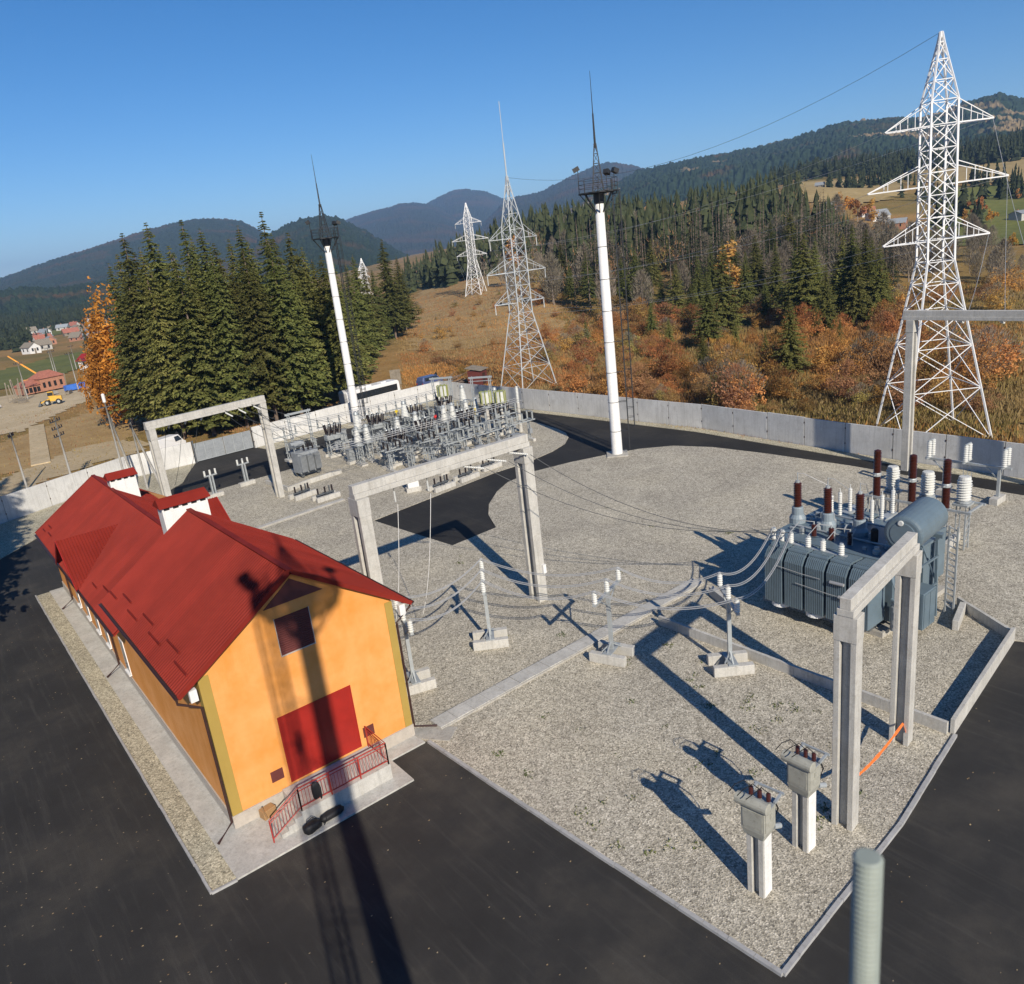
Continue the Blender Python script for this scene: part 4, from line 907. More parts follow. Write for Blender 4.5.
for y in (3.2, 2.65, 2.1, 1.0, .1, -1.0):
    mb = MB(); mb.ins((1.25, y, 4.42), .58, .17, 12, 5, None, .8); q = P_('support_insulator', 'white_porc', mb)
    mb = MB(); mb.lathe([(.1, 5.0), (.12, 5.04), (.1, 5.1)], 8, (1.25, y, 0)); mb.build('insulator_cap', 'steel', q)
mb = MB(); mb.box(1.12, 1.38, -1.3, 3.5, 4.34, 4.415); P_('insulator_rail', 'steel', mb)
for x, y in ((6.4, 2.6), (7.2, 2.5), (8.2, 2.4), (6.9, .3), (8.0, .25), (9.2, .2)):
    mb = MB(); mb.ins((x, y, 4.2), 1.5, .13, 10, 12, None, .7); mb.tube([(x, y, 5.7), (x, y, 5.95)], .03, 6); q = P_('surge_arrester', 'white_porc', mb)
for q in ((6.1, 9.4, 2.2, 2.8), (6.6, 9.5, 0, .5)): mb = MB(); mb.box(*q, 4.05, 4.198); P_('arrester_bracket', 'steel', mb)
mb = MB(); c0 = Vector((1.95, -3.95, 6.05)); ax = Vector((3.6, .32, 0)); L = ax.length
mb.lathe([(.8, -.03), (.89, 0), (.97, .06), (.99, .12), (.99, L - .1), (.95, L - .02), (.8, L + .02)], 28, c0, ax); cons = P_('conservator', 'steel_blue', mb, smooth=False)
mb = MB(); mb.lathe([(.62, -.06), (.66, -.04), (.66, -.005)], 24, c0, ax); mb.build('end_flange', 'steel_blue', cons)
mb = MB(); mb.lathe([(.12, -.12), (.15, -.1), (.15, -.03)], 12, c0 + Vector((0, .1, .62)), ax); mb.build('oil_gauge', 'white_porc', cons)
mb = MB()
for x in (2.6, 4.9):
    for y in (-4.5, -3.4): mb.bar((x, y, .4), (x, y + .1, 5.2), .14)
    mb.bar((x, -4.7, 5.15), (x, -3.0, 5.15), .16, .2); mb.bar((x, -4.5, 2.4), (x, -3.4, 4.9), .08)
mb.bar((2.6, -4.5, 4.0), (4.9, -4.5, 4.0), .1); mb.bar((2.6, -4.5, 2.4), (4.9, -4.5, 2.4), .1); P_('conservator_frame', 'steel_blue', mb)
mb = MB(); mb.tube([(3.2, -3.2, 4.2), (3.3, -3.6, 4.9), (3.4, -3.85, 5.2)], .09, 8); mb.tube([(1.9, -3.45, 4.0), (1.3, -3.9, 3.6), (1.2, -4.2, 2.6), (1.6, -4.0, 1.4)], .1, 8); mb.tube([(2.0, -3.5, 2.2), (1.2, -4.4, 2.3), (1.3, -4.5, 1.2), (2.1, -3.6, .9)], .08, 8); P_('oil_pipe', 'steel_blue', mb, smooth=True)
mb = MB(); mb.box(2.9, 4.3, -4.75, -3.95, .35, 2.5); cb = P_('control_cabinet', 'steel_blue', mb, bevel=.02)
mb = MB(); mb.box(2.88, 2.899, -4.68, -4.02, .45, 2.4); mb.box(3.0, 3.58, -4.775, -4.751, .45, 2.4); mb.box(3.64, 4.22, -4.775, -4.751, .45, 2.4); mb.build('cabinet_door', 'steel_blue', cb)
mb = MB(); mb.lathe([(.24, .5), (.24, 1.9), (.2, 1.95), (.2, 2.2)], 12, (1.9, -3.75, 0)); P_('filter_vessel', 'grey_paint', mb)
mb = MB()
for y in (-4.9, -4.45): mb.bar((6.2, y, .1), (6.2, y, 5.3), .09)
z = .4
while z < 5.2: mb.bar((6.2, -4.9, z), (6.2, -4.45, z + .18), .05); z += .36
P_('ladder', 'steel', mb)
mb = MB()
for i in range(22): a, b = rnd.uniform(2.5, 7.3), rnd.uniform(-3.1, 3.6); q = rnd.uniform(.25, .7); mb.box(a - q * .3, a + q * .3, b - .1, b + .1, 4.2, 4.2 + q * .6) if i % 3 else mb.tube([(a, b, 4.2), (a, b, 4.2 + q), (a + q, b + .2, 4.25 + q)], .045, 6)
for i in range(9): a, b = rnd.uniform(2.6, 7.2), rnd.uniform(-3, 3.6); mb.lathe([(.22, 4.2), (.22, 4.4), (.14, 4.45), (.14, 4.6)], 10, (a, b, 0))
mb.tube([(2.6, -2.6, 4.3), (7.2, -2.4, 4.35)], .07, 6); mb.tube([(4.0, -2.8, 4.3), (4.0, 3.6, 4.32)], .06, 6); mb.tube([(6, -2.8, 4.5), (6, 1, 4.6), (6.6, 3.4, 4.4)], .06, 6); P_('cover_fittings', 'steel', mb)
for x, y in ((4.2, -1.3), (6.7, -2.0)):
    mb = MB(); mb.lathe([(.16, 4.2), (.2, 4.3), (.2, 5.0), (.12, 5.1)], 12, (x, y, 0)); P_('breather', 'black', mb)
mb = MB()
for i, (y0, y1) in enumerate(((4.0, 2.6), (2.0, .3))): pass
for y in (4.0, 2.0, 0): mb.tube([(4.85, y - .05, 7.35), (5.6, y, 7.1), (6.6, y * .6 + .4, 6.2)], .018, 5)
for y in (1.9, .8, -.35): mb.tube([(3.3, y, 5.1), (2.4, y + .3, 5.4), (1.25, y + .2, 5.12)], .025, 5)
P_('jumper_lead', 'wire', mb)
mb = MB()
for i in range(2): mb.tube([(-.05, -.5 - 1.6 * i, 3.3 - .75 * i), (-.08, .6 - 1.6 * i, 3.32 - .75 * i), (-.05, 2.2 - 1.2 * i, 3.4 - .75 * i)], .02, 5); mb.tube([(-.05, -1.9 - .5 * i, 3.32 - .75 * i), (-.05, -1.1 - .5 * i, 3.3 - .75 * i)], .09, 8)
P_('strain_lead', 'wire', mb)
# oil bund walls and the sleepers beside it
BW = thing('bund_wall', 'low pale concrete bund wall around the gravel pit of the large transformer', 'low wall', (25.6, -17.9, 0))
def bund(a, b, h=.62):
    L = math.hypot(b[0] - a[0], b[1] - a[1]); ux, uy = (b[0] - a[0]) / L, (b[1] - a[1]) / L; n = max(1, round(L / 1.45))
    for i in range(n):
        m = L * (i + .5) / n; mb = MB(); mb.rbox((a[0] + ux * m - 25.6, a[1] + uy * m + 17.9), L / n - .015, .17, -.05, h + rnd.uniform(-.012, .012), math.atan2(uy, ux)); mb.build('wall_slab', 'concrete_light', BW)
bund((25.7, -18.15), (35.6, -16.85), .78); bund((25.6, -18.0), (25.35, -1.6)); bund((35.6, -16.7), (37.7, -13.2))
SLP = thing('rail_sleeper', '', 'sleeper', (0, 0, 0), 0, 'loose concrete sleepers'); mb = MB(); mb.box(-1.25, 1.25, -.16, .16, 0, .6); mb.build('sleeper_block', 'concrete_light', SLP, bevel=.02); us = []
place(SLP, us, (36.0, -14.0, .05), .26, 'concrete sleeper block on edge beside the blue control cabinet')
place(SLP, us, (46.0, -9.2, .05), .1, 'concrete sleeper block carrying the steel frame behind the conservator')
place(SLP, us, (29.9, -2.6, .05), 1.15, 'concrete sleeper block at the left end of the transformer pit')
# instrument transformers and high voltage insulators behind the transformer
def hv_stack():
    t = thing('insulator_column', '', 'insulator', (0, 0, 0), 0, 'tall brown insulator columns')
    mb = MB(); mb.box(-.2, .2, -.2, .2, 0, .15); mb.bar((-.12, -.12, .15), (-.12, -.12, 2.4), .07); mb.bar((.12, -.12, .15), (.12, -.12, 2.4), .07); mb.bar((.12, .12, .15), (.12, .12, 2.4), .07); mb.bar((-.12, .12, .15), (-.12, .12, 2.4), .07); mb.box(-.25, .25, -.25, .25, 2.35, 2.45); mb.build('stand', 'steel', t)
    mb = MB(); mb.ins((0, 0, 2.45), 1.5, .27, 14, 15, None, .7); mb.build('lower_insulator', 'brown_porc', t)
    mb = MB(); mb.lathe([(.28, 3.95), (.29, 4.0), (.29, 4.15), (.26, 4.2)], 14); mb.bar((-.5, 0, 4.07), (.4, 0, 4.07), .08); mb.build('flange', 'steel', t)
    mb = MB(); mb.ins((0, 0, 4.2), 1.55, .27, 14, 15, None, .7); mb.build('upper_insulator', 'brown_porc', t)
    mb = MB(); mb.lathe([(.22, 5.75), (.24, 5.82), (.05, 5.9)], 14); mb.build('cap', 'brown_porc', t)
    return t
hs = hv_stack(); u = []
for (x, y), n in (((46.4, -3.75), 'two part brown insulator column behind the transformer, nearest the back road'), ((46.4, -6.25), 'two part brown insulator column standing in the middle of its row of three'), ((46.4, -8.5), 'two part brown insulator column rising directly behind the conservator')):
    place(hs, u, (x, y, .05), 0, n)
def white_stack(h0=2.7, s=1.0):
    t = thing('voltage_transformer', '', 'transformer', (0, 0, 0), 0, 'white ribbed voltage transformers')
    mb = MB()
    for a in (-.3, .3):
        for b in (-.3, .3): mb.bar((a, b, 0), (a, b, h0 - .25), .07)
    for z in (.6, 1.5, 2.3): mb.bar((-.3, -.3, z), (.3, -.3, z + .5), .04); mb.bar((-.3, .3, z + .5), (.3, .3, z), .04)
    mb.box(-.6, .6, -.5, .5, h0 - .25, h0 - .12); mb.build('stand', 'steel', t)
    mb = MB(); mb.lathe([(.42, h0 - .12), (.5, h0 - .08), (.5, h0 + .02), (.42, h0 + .06)], 16); mb.build('base_tank', 'steel', t)
    mb = MB(); mb.ins((0, 0, h0 + .06), 1.45, .46, 18, 8, None, .78); mb.build('ribbed_body', 'white_porc', t)
    mb = MB(); mb.lathe([(.38, h0 + 1.51), (.4, h0 + 1.55), (.36, h0 + 1.72), (.1, h0 + 1.76)], 16); mb.bar((0, -.3, h0 + 1.7), (0, .3, h0 + 1.7), .12); mb.build('head', 'white_porc', t)
    return t
ws = white_stack(); u = []
for (x, y), n in (((47.6, -4.3), 'big white ribbed voltage transformer next to the brown column nearest the road'), ((47.6, -6.75), 'big white ribbed voltage transformer in the middle between brown insulator columns'), ((47.7, -9.1), 'big white ribbed voltage transformer above the far end of the conservator')):
    place(ws, u, (x, y, .05), 0, n)
fr = thing('equipment_frame', 'galvanised lattice frame under the white voltage transformers', 'frame', (47.0, -6.5, .05))
mb = MB()
for y in (-3.6, 3.3):
    for x in (-1.3, -.7): mb.bar((x, y, 0), (x, y, 2.5), .08)
    z = .2
    while z < 2.3: mb.bar((-1.3, y, z), (-.7, y, z + .4), .05); z += .4
mb.build('lattice_leg', 'steel', fr)
mb = MB(); mb.bar((-1, -3.8, 2.5), (-1, 3.6, 2.5), .14); mb.bar((1.2, -3.8, 2.5), (1.2, 3.6, 2.5), .14); mb.bar((-1, -3.6, 2.5), (1.2, -3.6, 2.5), .12); mb.bar((-1, 3.3, 2.5), (1.2, 3.3, 2.5), .12); mb.build('cross_beam', 'steel', fr)
# disconnector by the back road
dsc = thing('road_disconnector', 'three pole disconnector with paired white insulators beside the back road', 'disconnector', (55.8, -5.9, .05), -PI / 2)
mb = MB(); mb.bar((-3.1, 0, 2.75), (3.1, 0, 2.75), .2, .16); mb.bar((-2.4, .5, 2.6), (2.4, .5, 2.6), .09); mb.build('beam', 'steel', dsc)
for x in (-1.6, 2.3):
    mb = MB(); mb.bar((x, 0, .35), (x, 0, 2.67), .2); mb.bar((x, 0, 1.8), (x - .9, 0, 2.66), .09); lg = mb.build('leg', 'steel', dsc)
    mb = MB(); mb.box(x - .28, x + .28, -.75, .75, 0, .5); mb.build('foot_block', 'concrete_light', lg)
for x in (-2.7, 0, 2.7):
    for y in (-.32, .32):
        mb = MB(); mb.ins((x, y, 2.95), 1.3, .19, 10, 9, None, .75); mb.build('post_insulator', 'white_porc', dsc)
    mb = MB(); mb.bar((x, -.75, 2.9), (x, .75, 2.9), .12, .1); mb.bar((x, -.5, 4.28), (x, .5, 4.28), .09); mb.build('pole_base', 'steel', dsc)
mb = MB()
for x in (-.3, 0, .3): mb.bar((x, .2, .5), (x, .2, 2.7), .035)
mb.box(-.4, .4, .05, .35, .9, 1.0); mb.build('drive_rod', 'steel', dsc)
# ------------------------------------------------------------------ small transformer by the gate road
st = thing('service_transformer', 'small grey transformer beside the white gantry column and the gate road', 'transformer', (27.6, 52.6, .05), .1)
mb = MB(); mb.box(-1.3, 1.3, -.8, .8, .55, 2.9); mb.build('tank', 'grey_paint', st, bevel=.03)
for x in (-1.0, -.1, .8):
    mb = MB()
    for k in range(5): mb.box(x - .3 + k * .14, x - .24 + k * .14, -1.35, -.82, .8, 2.6)
    mb.tube([(x, -1.05, 2.5), (x, -.78, 2.62)], .08, 6); mb.build('radiator', 'grey_paint', st)
mb = MB(); mb.lathe([(.36, 0), (.4, .03), (.4, 1.5), (.36, 1.53)], 14, (-1.5, .2, 3.75), (1, 0, 0)); mb.bar((-1.1, .2, 2.9), (-1.1, .2, 3.4), .1); mb.bar((-.3, .2, 2.9), (-.3, .2, 3.4), .1); mb.build('conservator', 'grey_paint', st)
for x in (-.1, .45, 1.0):
    mb = MB(); mb.ins((x, -.2, 2.9), .7, .12, 8, 6); mb.build('bushing', 'dark_porc', st)
mb = MB()
for x in (-1, 1):
    for y in (-.6, .6): mb.lathe([(.22, 0), (.22, .1)], 12, (x, y, .3), (0, 1, 0))
mb.box(-1.3, 1.3, -.7, -.55, .4, .55); mb.box(-1.3, 1.3, .55, .7, .4, .55); mb.build('wheel_carriage', 'steel_dark', st)
pit = thing('oil_pit_kerb', 'low white concrete kerb around the small grey transformer', 'low wall', (25, 50, .03))
for a, b in (((-1.6, -1.6), (1.0, -.9)), ((1.0, -.9), (5.2, -.4)), ((-1.6, -1.6), (-2.0, 3.6))):
    L = math.hypot(b[0] - a[0], b[1] - a[1]); mb = MB(); mb.rbox(((a[0] + b[0]) / 2, (a[1] + b[1]) / 2), L, .25, 0, .5, math.atan2(b[1] - a[1], b[0] - a[0])); mb.build('kerb_slab', 'concrete_light', pit)
# ------------------------------------------------------------------ switchgear field: prototypes
def frame_legs(mb, hx, hy, h, w=.09, lat=True):
    for a in (-hx, hx):
        for b in (-hy, hy): mb.bar((a, b, 0), (a, b, h), w)
    z = .1; s = 1
    while lat and z < h - .4:
        for b in (-hy, hy): mb.bar((-hx * s, b, z), (hx * s, b, z + .55), w * .5)
        for a in (-hx, hx): mb.bar((a, -hy * s, z), (a, hy * s, z + .55), w * .5)
        z += .55; s = -s
MT['grey_porc'] = M('grey_glazed_porcelain', (.30, .32, .32), .4, .25, 2)
def oil_breaker():
    t = thing('circuit_breaker', '', 'breaker', (0, 0, 0), 0, 'circuit breakers with black bushings')
    mb = MB(); frame_legs(mb, .9, .4, 2.1, .1); mb.build('stand', 'steel', t)
    mb = MB(); mb.box(-1.1, 1.1, -.45, .45, 2.1, 2.75); mb.build('tank', 'steel', t, bevel=.03)
    mb = MB(); mb.box(-.35, .35, -.75, -.46, .9, 1.9); mb.build('drive_box', 'grey_paint', t)
    for x in (-.72, 0, .72):
        for s in (-1, 1):
            mb = MB(); ax = Vector((0, s * .38, 1)).normalized(); c = Vector((x, s * .24, 2.72)); mb.ins(c, 1.25, .23, 10, 8, ax, .72); b = mb.build('bushing', 'dark_porc', t)
            mb = MB(); mb.lathe([(.1, 0), (.1, .16), (.03, .2), (.03, .4)], 8, c + ax * 1.25, ax); mb.build('terminal', 'steel', b)
    for y in (-.62, .62):
        mb = MB(); mb.box(-1.3, 1.3, y - .16, y + .16, -.02, .3); mb.build('sleeper', 'concrete_light', t)
    return t
def disconnector(porc='grey_porc', w=1.5, h=2.5):
    t = thing('disconnector', '', 'disconnector', (0, 0, 0), 0, 'three pole disconnectors in the switchgear field')
    for x in (-w * .8, w * .8):
        mb = MB(); mb.bar((x - .16, 0, .3), (x - .09, 0, h), .08); mb.bar((x + .16, 0, .3), (x + .09, 0, h), .08); z = .4; s = 1
        while z < h - .4: mb.bar((x - .14 * s, 0, z), (x + .14 * s, 0, z + .4), .04); z += .4; s = -s
        l = mb.build('leg', 'steel', t); mb = MB(); mb.box(x - .2, x + .2, -.9, .9, 0, .32); mb.build('foot_sleeper', 'concrete_light', l)
    mb = MB(); mb.bar((-w - .4, -.45, h), (w + .4, -.45, h), .12); mb.bar((-w - .4, .45, h), (w + .4, .45, h), .12); mb.build('beam', 'steel', t)
    for x in (-w, 0, w):
        mb = MB(); mb.bar((x, -.6, h + .08), (x, .6, h + .08), .12, .08); fr = mb.build('pole_frame', 'steel', t)
        for y in (-.5, .5):
            mb = MB(); mb.ins((x, y, h + .12), .85, .13, 8, 7, None, .7); mb.build('post_insulator', porc, fr)
        mb = MB(); mb.bar((x, -.62, h + 1.02), (x, .62, h + 1.02), .06, .1); mb.bar((x, .5, h + 1.0), (x, .95, h + .9), .05); mb.build('blade', 'steel', fr)
    mb = MB(); mb.box(w * .8 - .2, w * .8 + .2, -.4, -.12, .9, 1.5); mb.bar((w * .8, -.25, 1.5), (w * .8, -.25, h), .05); mb.build('hand_drive', 'grey_paint', t)
    return t
def ct_stand():
    t = thing('current_transformer', '', 'transformer', (0, 0, 0), 0, 'white ribbed current transformers')
    mb = MB(); frame_legs(mb, .28, .28, 2.3, .08); mb.box(-.45, .45, -.45, .45, 2.3, 2.42); mb.build('stand', 'steel', t)
    mb = MB(); mb.lathe([(.4, 2.42), (.4, 2.65), (.34, 2.7)], 14); mb.build('base_tank', 'steel', t)
    mb = MB(); n = 9; pr = []
    for i in range(n): r = .50 - .26 * i / n; z = 2.7 + 1.45 * i / n; pr += [(r * .8, z), (r, z + .05), (r * .8, z + .12)]
    pr.append((.2, 4.16)); mb.lathe(pr, 14); mb.build('porcelain', 'white_porc', t)
    mb = MB(); mb.lathe([(.24, 4.16), (.26, 4.25), (.2, 4.5), (.06, 4.55)], 12); mb.bar((-.4, 0, 4.35), (.4, 0, 4.35), .08); mb.build('head', 'steel', t)
    mb = MB(); mb.box(-.4, .4, -.85, .85, -.02, .28); mb.build('sleeper', 'concrete_light', t)
    return t
def bus_support(h=3.2):
    t = thing('bus_support', '', 'insulator stand', (0, 0, 0), 0, 'busbar supports in the switchgear field')
    mb = MB(); mb.bar((-.12, 0, .3), (-.12, 0, h), .08); mb.bar((.12, 0, .3), (.12, 0, h), .08); z = .4; s = 1
    while z < h - .3: mb.bar((-.12 * s, 0, z), (.12 * s, 0, z + .4), .04); z += .4; s = -s
    mb.bar((-1.7, 0, h), (1.7, 0, h), .12); mb.build('post', 'steel', t)
    for x in (-1.5, 0, 1.5):
        mb = MB(); mb.ins((x, 0, h + .06), 1.0, .13, 8, 8, None, .7); mb.build('post_insulator', 'grey_porc', t)
    mb = MB(); mb.box(-.35, .35, -.7, .7, 0, .32); mb.build('sleeper', 'concrete_light', t)
    return t
def cabinet(mat):
    t = thing('control_cabinet', '', 'cabinet', (0, 0, 0), 0, 'control cabinets in the switchgear field')
    mb = MB(); mb.box(-.45, .45, -.28, .28, .35, 1.75); mb.build('cabinet_body', mat, t, bevel=.015)
    mb = MB(); mb.box(-.42, -.01, -.3, -.281, .4, 1.7); mb.box(.01, .42, -.3, -.281, .4, 1.7); d = mb.build('cabinet_door', mat, t)
    mb = MB(); mb.box(-.06, -.03, -.325, -.301, 1.0, 1.2); mb.build('handle', 'steel_dark', d)
    mb = MB(); mb.box(-.52, .52, -.36, .34, 1.751, 1.8); mb.build('cabinet_roof', mat, t)
    mb = MB(); mb.box(-.6, .6, -.3, .3, -.02, .35); mb.build('plinth_block', 'concrete_light', t)
    return t
def portal(w=2.6, h=5.6):
    t = thing('steel_portal', '', 'steel frame', (0, 0, 0), 0, 'blue grey steel portals')
    for x in (-w / 2, w / 2):
        mb = MB(); mb.bar((x - .13, 0, 0), (x - .13, 0, h), .1); mb.bar((x + .13, 0, 0), (x + .13, 0, h), .1); z = .2; s = 1
        while z < h - .3: mb.bar((x - .13 * s, 0, z), (x + .13 * s, 0, z + .5), .05); z += .5; s = -s
        mb.build('column', 'steel', t)
    mb = MB(); mb.bar((-w / 2 - .4, 0, h - .1), (w / 2 + .4, 0, h - .1), .16, .25); mb.bar((-w / 2 - .4, 0, h - .6), (w / 2 + .4, 0, h - .6), .08); mb.build('top_beam', 'steel', t)
    return t
def wave_trap():
    t = thing('wave_trap', '', 'wave trap', (0, 0, 0), 0, 'yellow green wave traps on concrete posts')
    mb = MB(); mb.lathe([(.26, -.1), (.2, 3.5)], 10); mb.build('concrete_post', 'concrete_light', t)
    mb = MB(); mb.box(-.5, .5, -.5, .5, 3.5, 3.6); mb.build('bracket', 'steel', t)
    for a in range(3):
        mb = MB(); mb.ins((.3 * math.cos(2.1 * a), .3 * math.sin(2.1 * a), 3.6), .4, .1, 8, 3); mb.build('insulator', 'white_porc', t)
    mb = MB(); n = 20; vs = []
    pr = []
    for i in range(9): z = 4.05 + i * .155; pr += [(.60, z), (.66, z + .05), (.60, z + .1)]
    mb.lathe(pr, n); c = mb.build('coil', 'white_porc', t)
    mb = MB()
    for k in range(8): a = k * PI / 4; mb.bar((.69 * math.cos(a), .69 * math.sin(a), 3.98), (.69 * math.cos(a), .69 * math.sin(a), 5.5), .13, .08)
    mb.build('yellow_bar', 'trap_yellow', c)
    mb = MB()
    for z in (4.0, 5.47): mb.bar((-.75, 0, z), (.75, 0, z), .1, .06); mb.bar((0, -.75, z), (0, .75, z), .1, .06)
    mb.build('cross_brace', 'trap_yellow', t)
    return t
BRK, DIS, DISD, CT, BUS, CABW, CABG, POR, TRAP = oil_breaker(), disconnector(), disconnector('dark_porc'), ct_stand(), bus_support(), cabinet('white_paint'), cabinet('grey_paint'), portal(), wave_trap()
ub, ud, udd, uc, us_, uw, ug, up, ut = ([] for _ in range(9))
BAYS = ['nearest the white gantry', 'second from the white gantry', 'in the middle of the field', 'second from the back road', 'nearest the back road']
bx_ = [29.0, 34.6, 40.0, 45.2, 50.0]
DEEP = ['front', 'second', 'third', 'fourth', 'rear']
for i, x in enumerate(bx_):
    j = lambda: rnd.uniform(-.8, .8)
    if i > 1: place(DIS, ud, (x + j(), 40.5 + j(), .05), rnd.uniform(-.05, .05), 'disconnector with grey insulators in the front row, bay ' + BAYS[i])
    place(DISD, udd, (x + j(), 44.3 + j(), .05), rnd.uniform(-.05, .05), 'disconnector with dark insulators in the second row, bay ' + BAYS[i]) if i != 0 else None
    place(BRK, ub, (x + .8 + j(), 47.4 + j() if i else 46.2, .05), rnd.uniform(-.06, .06), 'circuit breaker with black bushings, front breaker row, bay ' + BAYS[i]) if i else None
    for q in range(3):
        if i and (q + i) % 3: place(CT, uc, (x - 1.3 + q * 1.4, 50.6 + j() * .4, .05), 0, 'white ribbed current transformer on steel stand, bay ' + BAYS[i])
    place(DIS, ud, (x + j(), 54.0 + j(), .05), PI + rnd.uniform(-.05, .05), 'disconnector with grey insulators in the third row, bay ' + BAYS[i])
    place(BRK, ub, (x + j(), 57.8 + j(), .05), rnd.uniform(-.06, .06), 'circuit breaker with black bushings, rear breaker row, bay ' + BAYS[i]) if i else None
    place(BUS, us_, (x + j(), 60.6 + j() * .5, .05), 0, 'busbar support with grey insulators, rear row, bay ' + BAYS[i])
    if i > 1: place(BUS, us_, (x + j(), 42.6 + j() * .5, .05), 0, 'busbar support with grey insulators, front row, bay ' + BAYS[i])
for (x, y), n in (((36.1, 55.6), 'white ribbed transformer beside black bushings in front of the pale mast'), ((42.6, 55.2), 'white ribbed transformer in the middle of the switchgear field'), ((52.5, 56.5), 'white ribbed transformer near the wave trap'), ((53.2, 50.2), 'white ribbed transformer near the yellow green wave traps')):
    place(CT, uc, (x, y, .05), .4, n, 1.15)
place(CABW, uw, (31.3, 35.9, .05), -.3, 'bright white control cabinet at the near edge of the switchgear field', 1.25)
for x, y, n in ((36.5, 38.2, 'beside the front row of disconnectors'), (41.8, 38.6, 'between two front disconnectors'), (47.2, 39.0, 'next to the isle kerb'), (33.0, 52.2, 'behind the small transformer'), (43.0, 52.0, 'in the middle of the field'), (48.6, 52.6, 'behind the second breaker from the back road'), (37.5, 63.2, 'at the rear edge near the top road')):
    place(CABG, ug, (x, y, .05), rnd.uniform(-.3, .3), 'grey control cabinet on a concrete block ' + n)
place(POR, up, (53.7, 63.2, .05), -.9, 'blue grey steel portal at the rear left of the wave traps')
place(POR, up, (56.2, 57.2, .05), -.95, 'blue grey steel portal in front of the dark shadowed wall corner')
place(POR, up, (31.5, 62.0, .05), 0, 'blue grey steel portal at the top road in front of the wall')
place(TRAP, ut, (51.0, 46.2, .05), .2, 'yellow green wave trap nearest the gantry beam')
place(TRAP, ut, (50.0, 47.8, .05), .9, 'smaller looking yellow green wave trap behind its neighbour')
place(TRAP, ut, (50.4, 58.0, .05), .4, 'yellow green wave trap standing alone before the blue van')
cp = thing('bushing_post', 'concrete post topped with a pale tube at the end of the gantry beam', 'post', (53.0, 45.3, .05))
mb = MB(); mb.lathe([(.26, -.1), (.2, 3.6)], 10); mb.build('concrete_post', 'concrete_light', cp)
mb = MB(); mb.ins((0, 0, 3.6), 2.1, .2, 10, 12, None, .8); mb.build('tube_insulator', 'white_porc', cp)
# low sleepers with earthing gear by the road fork
def low_gear():
    t = thing('sleeper_gear', '', 'earthing gear', (0, 0, 0), 0, 'low gear on concrete sleepers by the road fork')
    for y in (-.5, .5):
        mb = MB(); mb.box(-1.3, 1.3, y - .17, y + .17, 0, .5); mb.build('sleeper', 'concrete_light', t, bevel=.02)
    mb = MB(); mb.bar((-1, 0, .62), (1, 0, .62), .14); mb.bar((0, -.5, .55), (0, .5, .55), .14); mb.bar((.5, 0, .62), (.5, 0, 1.3), .12); mb.build('base_frame', 'steel_dark', t)
    for x in (-.8, 0, .8):
        mb = MB(); mb.ins((x, 0, .7), .6, .12, 8, 5); mb.build('insulator', 'dark_porc', t)
    return t
LG = low_gear(); ul = []
for x, y, r, n in ((33.4, 33.9, .1, 'left of the road fork under the gantry beam'), (36.8, 34.4, .15, 'in the middle under the gantry beam'), (24.6, 41.9, .05, 'nearest the pale narrow trench'), (23.4, 44.9, .2, 'beside the white gantry column'), (28.0, 40.0, .1, 'between the trench end and the breakers'), (40.5, 35.4, .1, 'nearest the bend of the asphalt fork')):
    place(LG, ul, (x, y, .05), r, 'low dark gear on two concrete sleepers ' + n)
# two concrete posts with small insulators by the gate road
def tpost():
    t = thing('road_post', '', 'post', (0, 0, 0), 0, 'posts beside the gate road')
    mb = MB(); mb.box(-.22, -.08, -.12, .12, .4, 2.4); mb.box(.08, .22, -.12, .12, .4, 2.4); mb.box(-.7, .7, -.1, .1, 2.4, 2.52); mb.build('steel_post', 'steel', t)
    for x in (-.6, 0, .6):
        mb = MB(); mb.ins((x, 0, 2.52), .55, .12, 8, 5, None, .75); mb.build('post_insulator', 'white_porc', t)
    mb = MB(); mb.box(-.9, .9, -.25, .25, 0, .42); mb.build('sleeper', 'concrete_light', t)
    return t
TP = tpost(); u = []
place(TP, u, (17.4, 54.2, .05), .1, 'short steel post with three white insulators right behind the near chimney')
place(TP, u, (21.5, 55.6, .05), .1, 'short steel post with three white insulators between chimney and white gantry column')
# tubular busbars over the field
for y, z in ((42.6, 4.35), (60.6, 4.35)):
    for k in (-1.5, 0, 1.5):
        pass
for k in range(3):
    for y in (43.2, 60.0): wire('thin aluminium busbar running across the rows of switchgear', (27, y + k * .5, 4.4 + .1 * k), (52, y + k * .5, 4.4 + .1 * k), .15, .035, 'wire', 10, 'busbars over the switchgear field', 'busbar')
for i, x in enumerate(bx_):
    for k in (-1.5, 0, 1.5):
        wire('thin dropper wire linking two rows of switchgear', (x + k, 40.6, 3.6), (x + k, 47.0, 4.2), .35, .02, 'wire_dark', 8, 'dropper wires between switchgear rows')
        wire('thin dropper wire linking two rows of switchgear', (x + k, 47.2, 4.3), (x + k, 54, 3.6), .4, .02, 'wire_dark', 8, 'dropper wires between switchgear rows')
        wire('thin dropper wire linking two rows of switchgear', (x + k, 54, 3.6), (x + k, 60.6, 4.4), .35, .02, 'wire_dark', 8, 'dropper wires between switchgear rows')
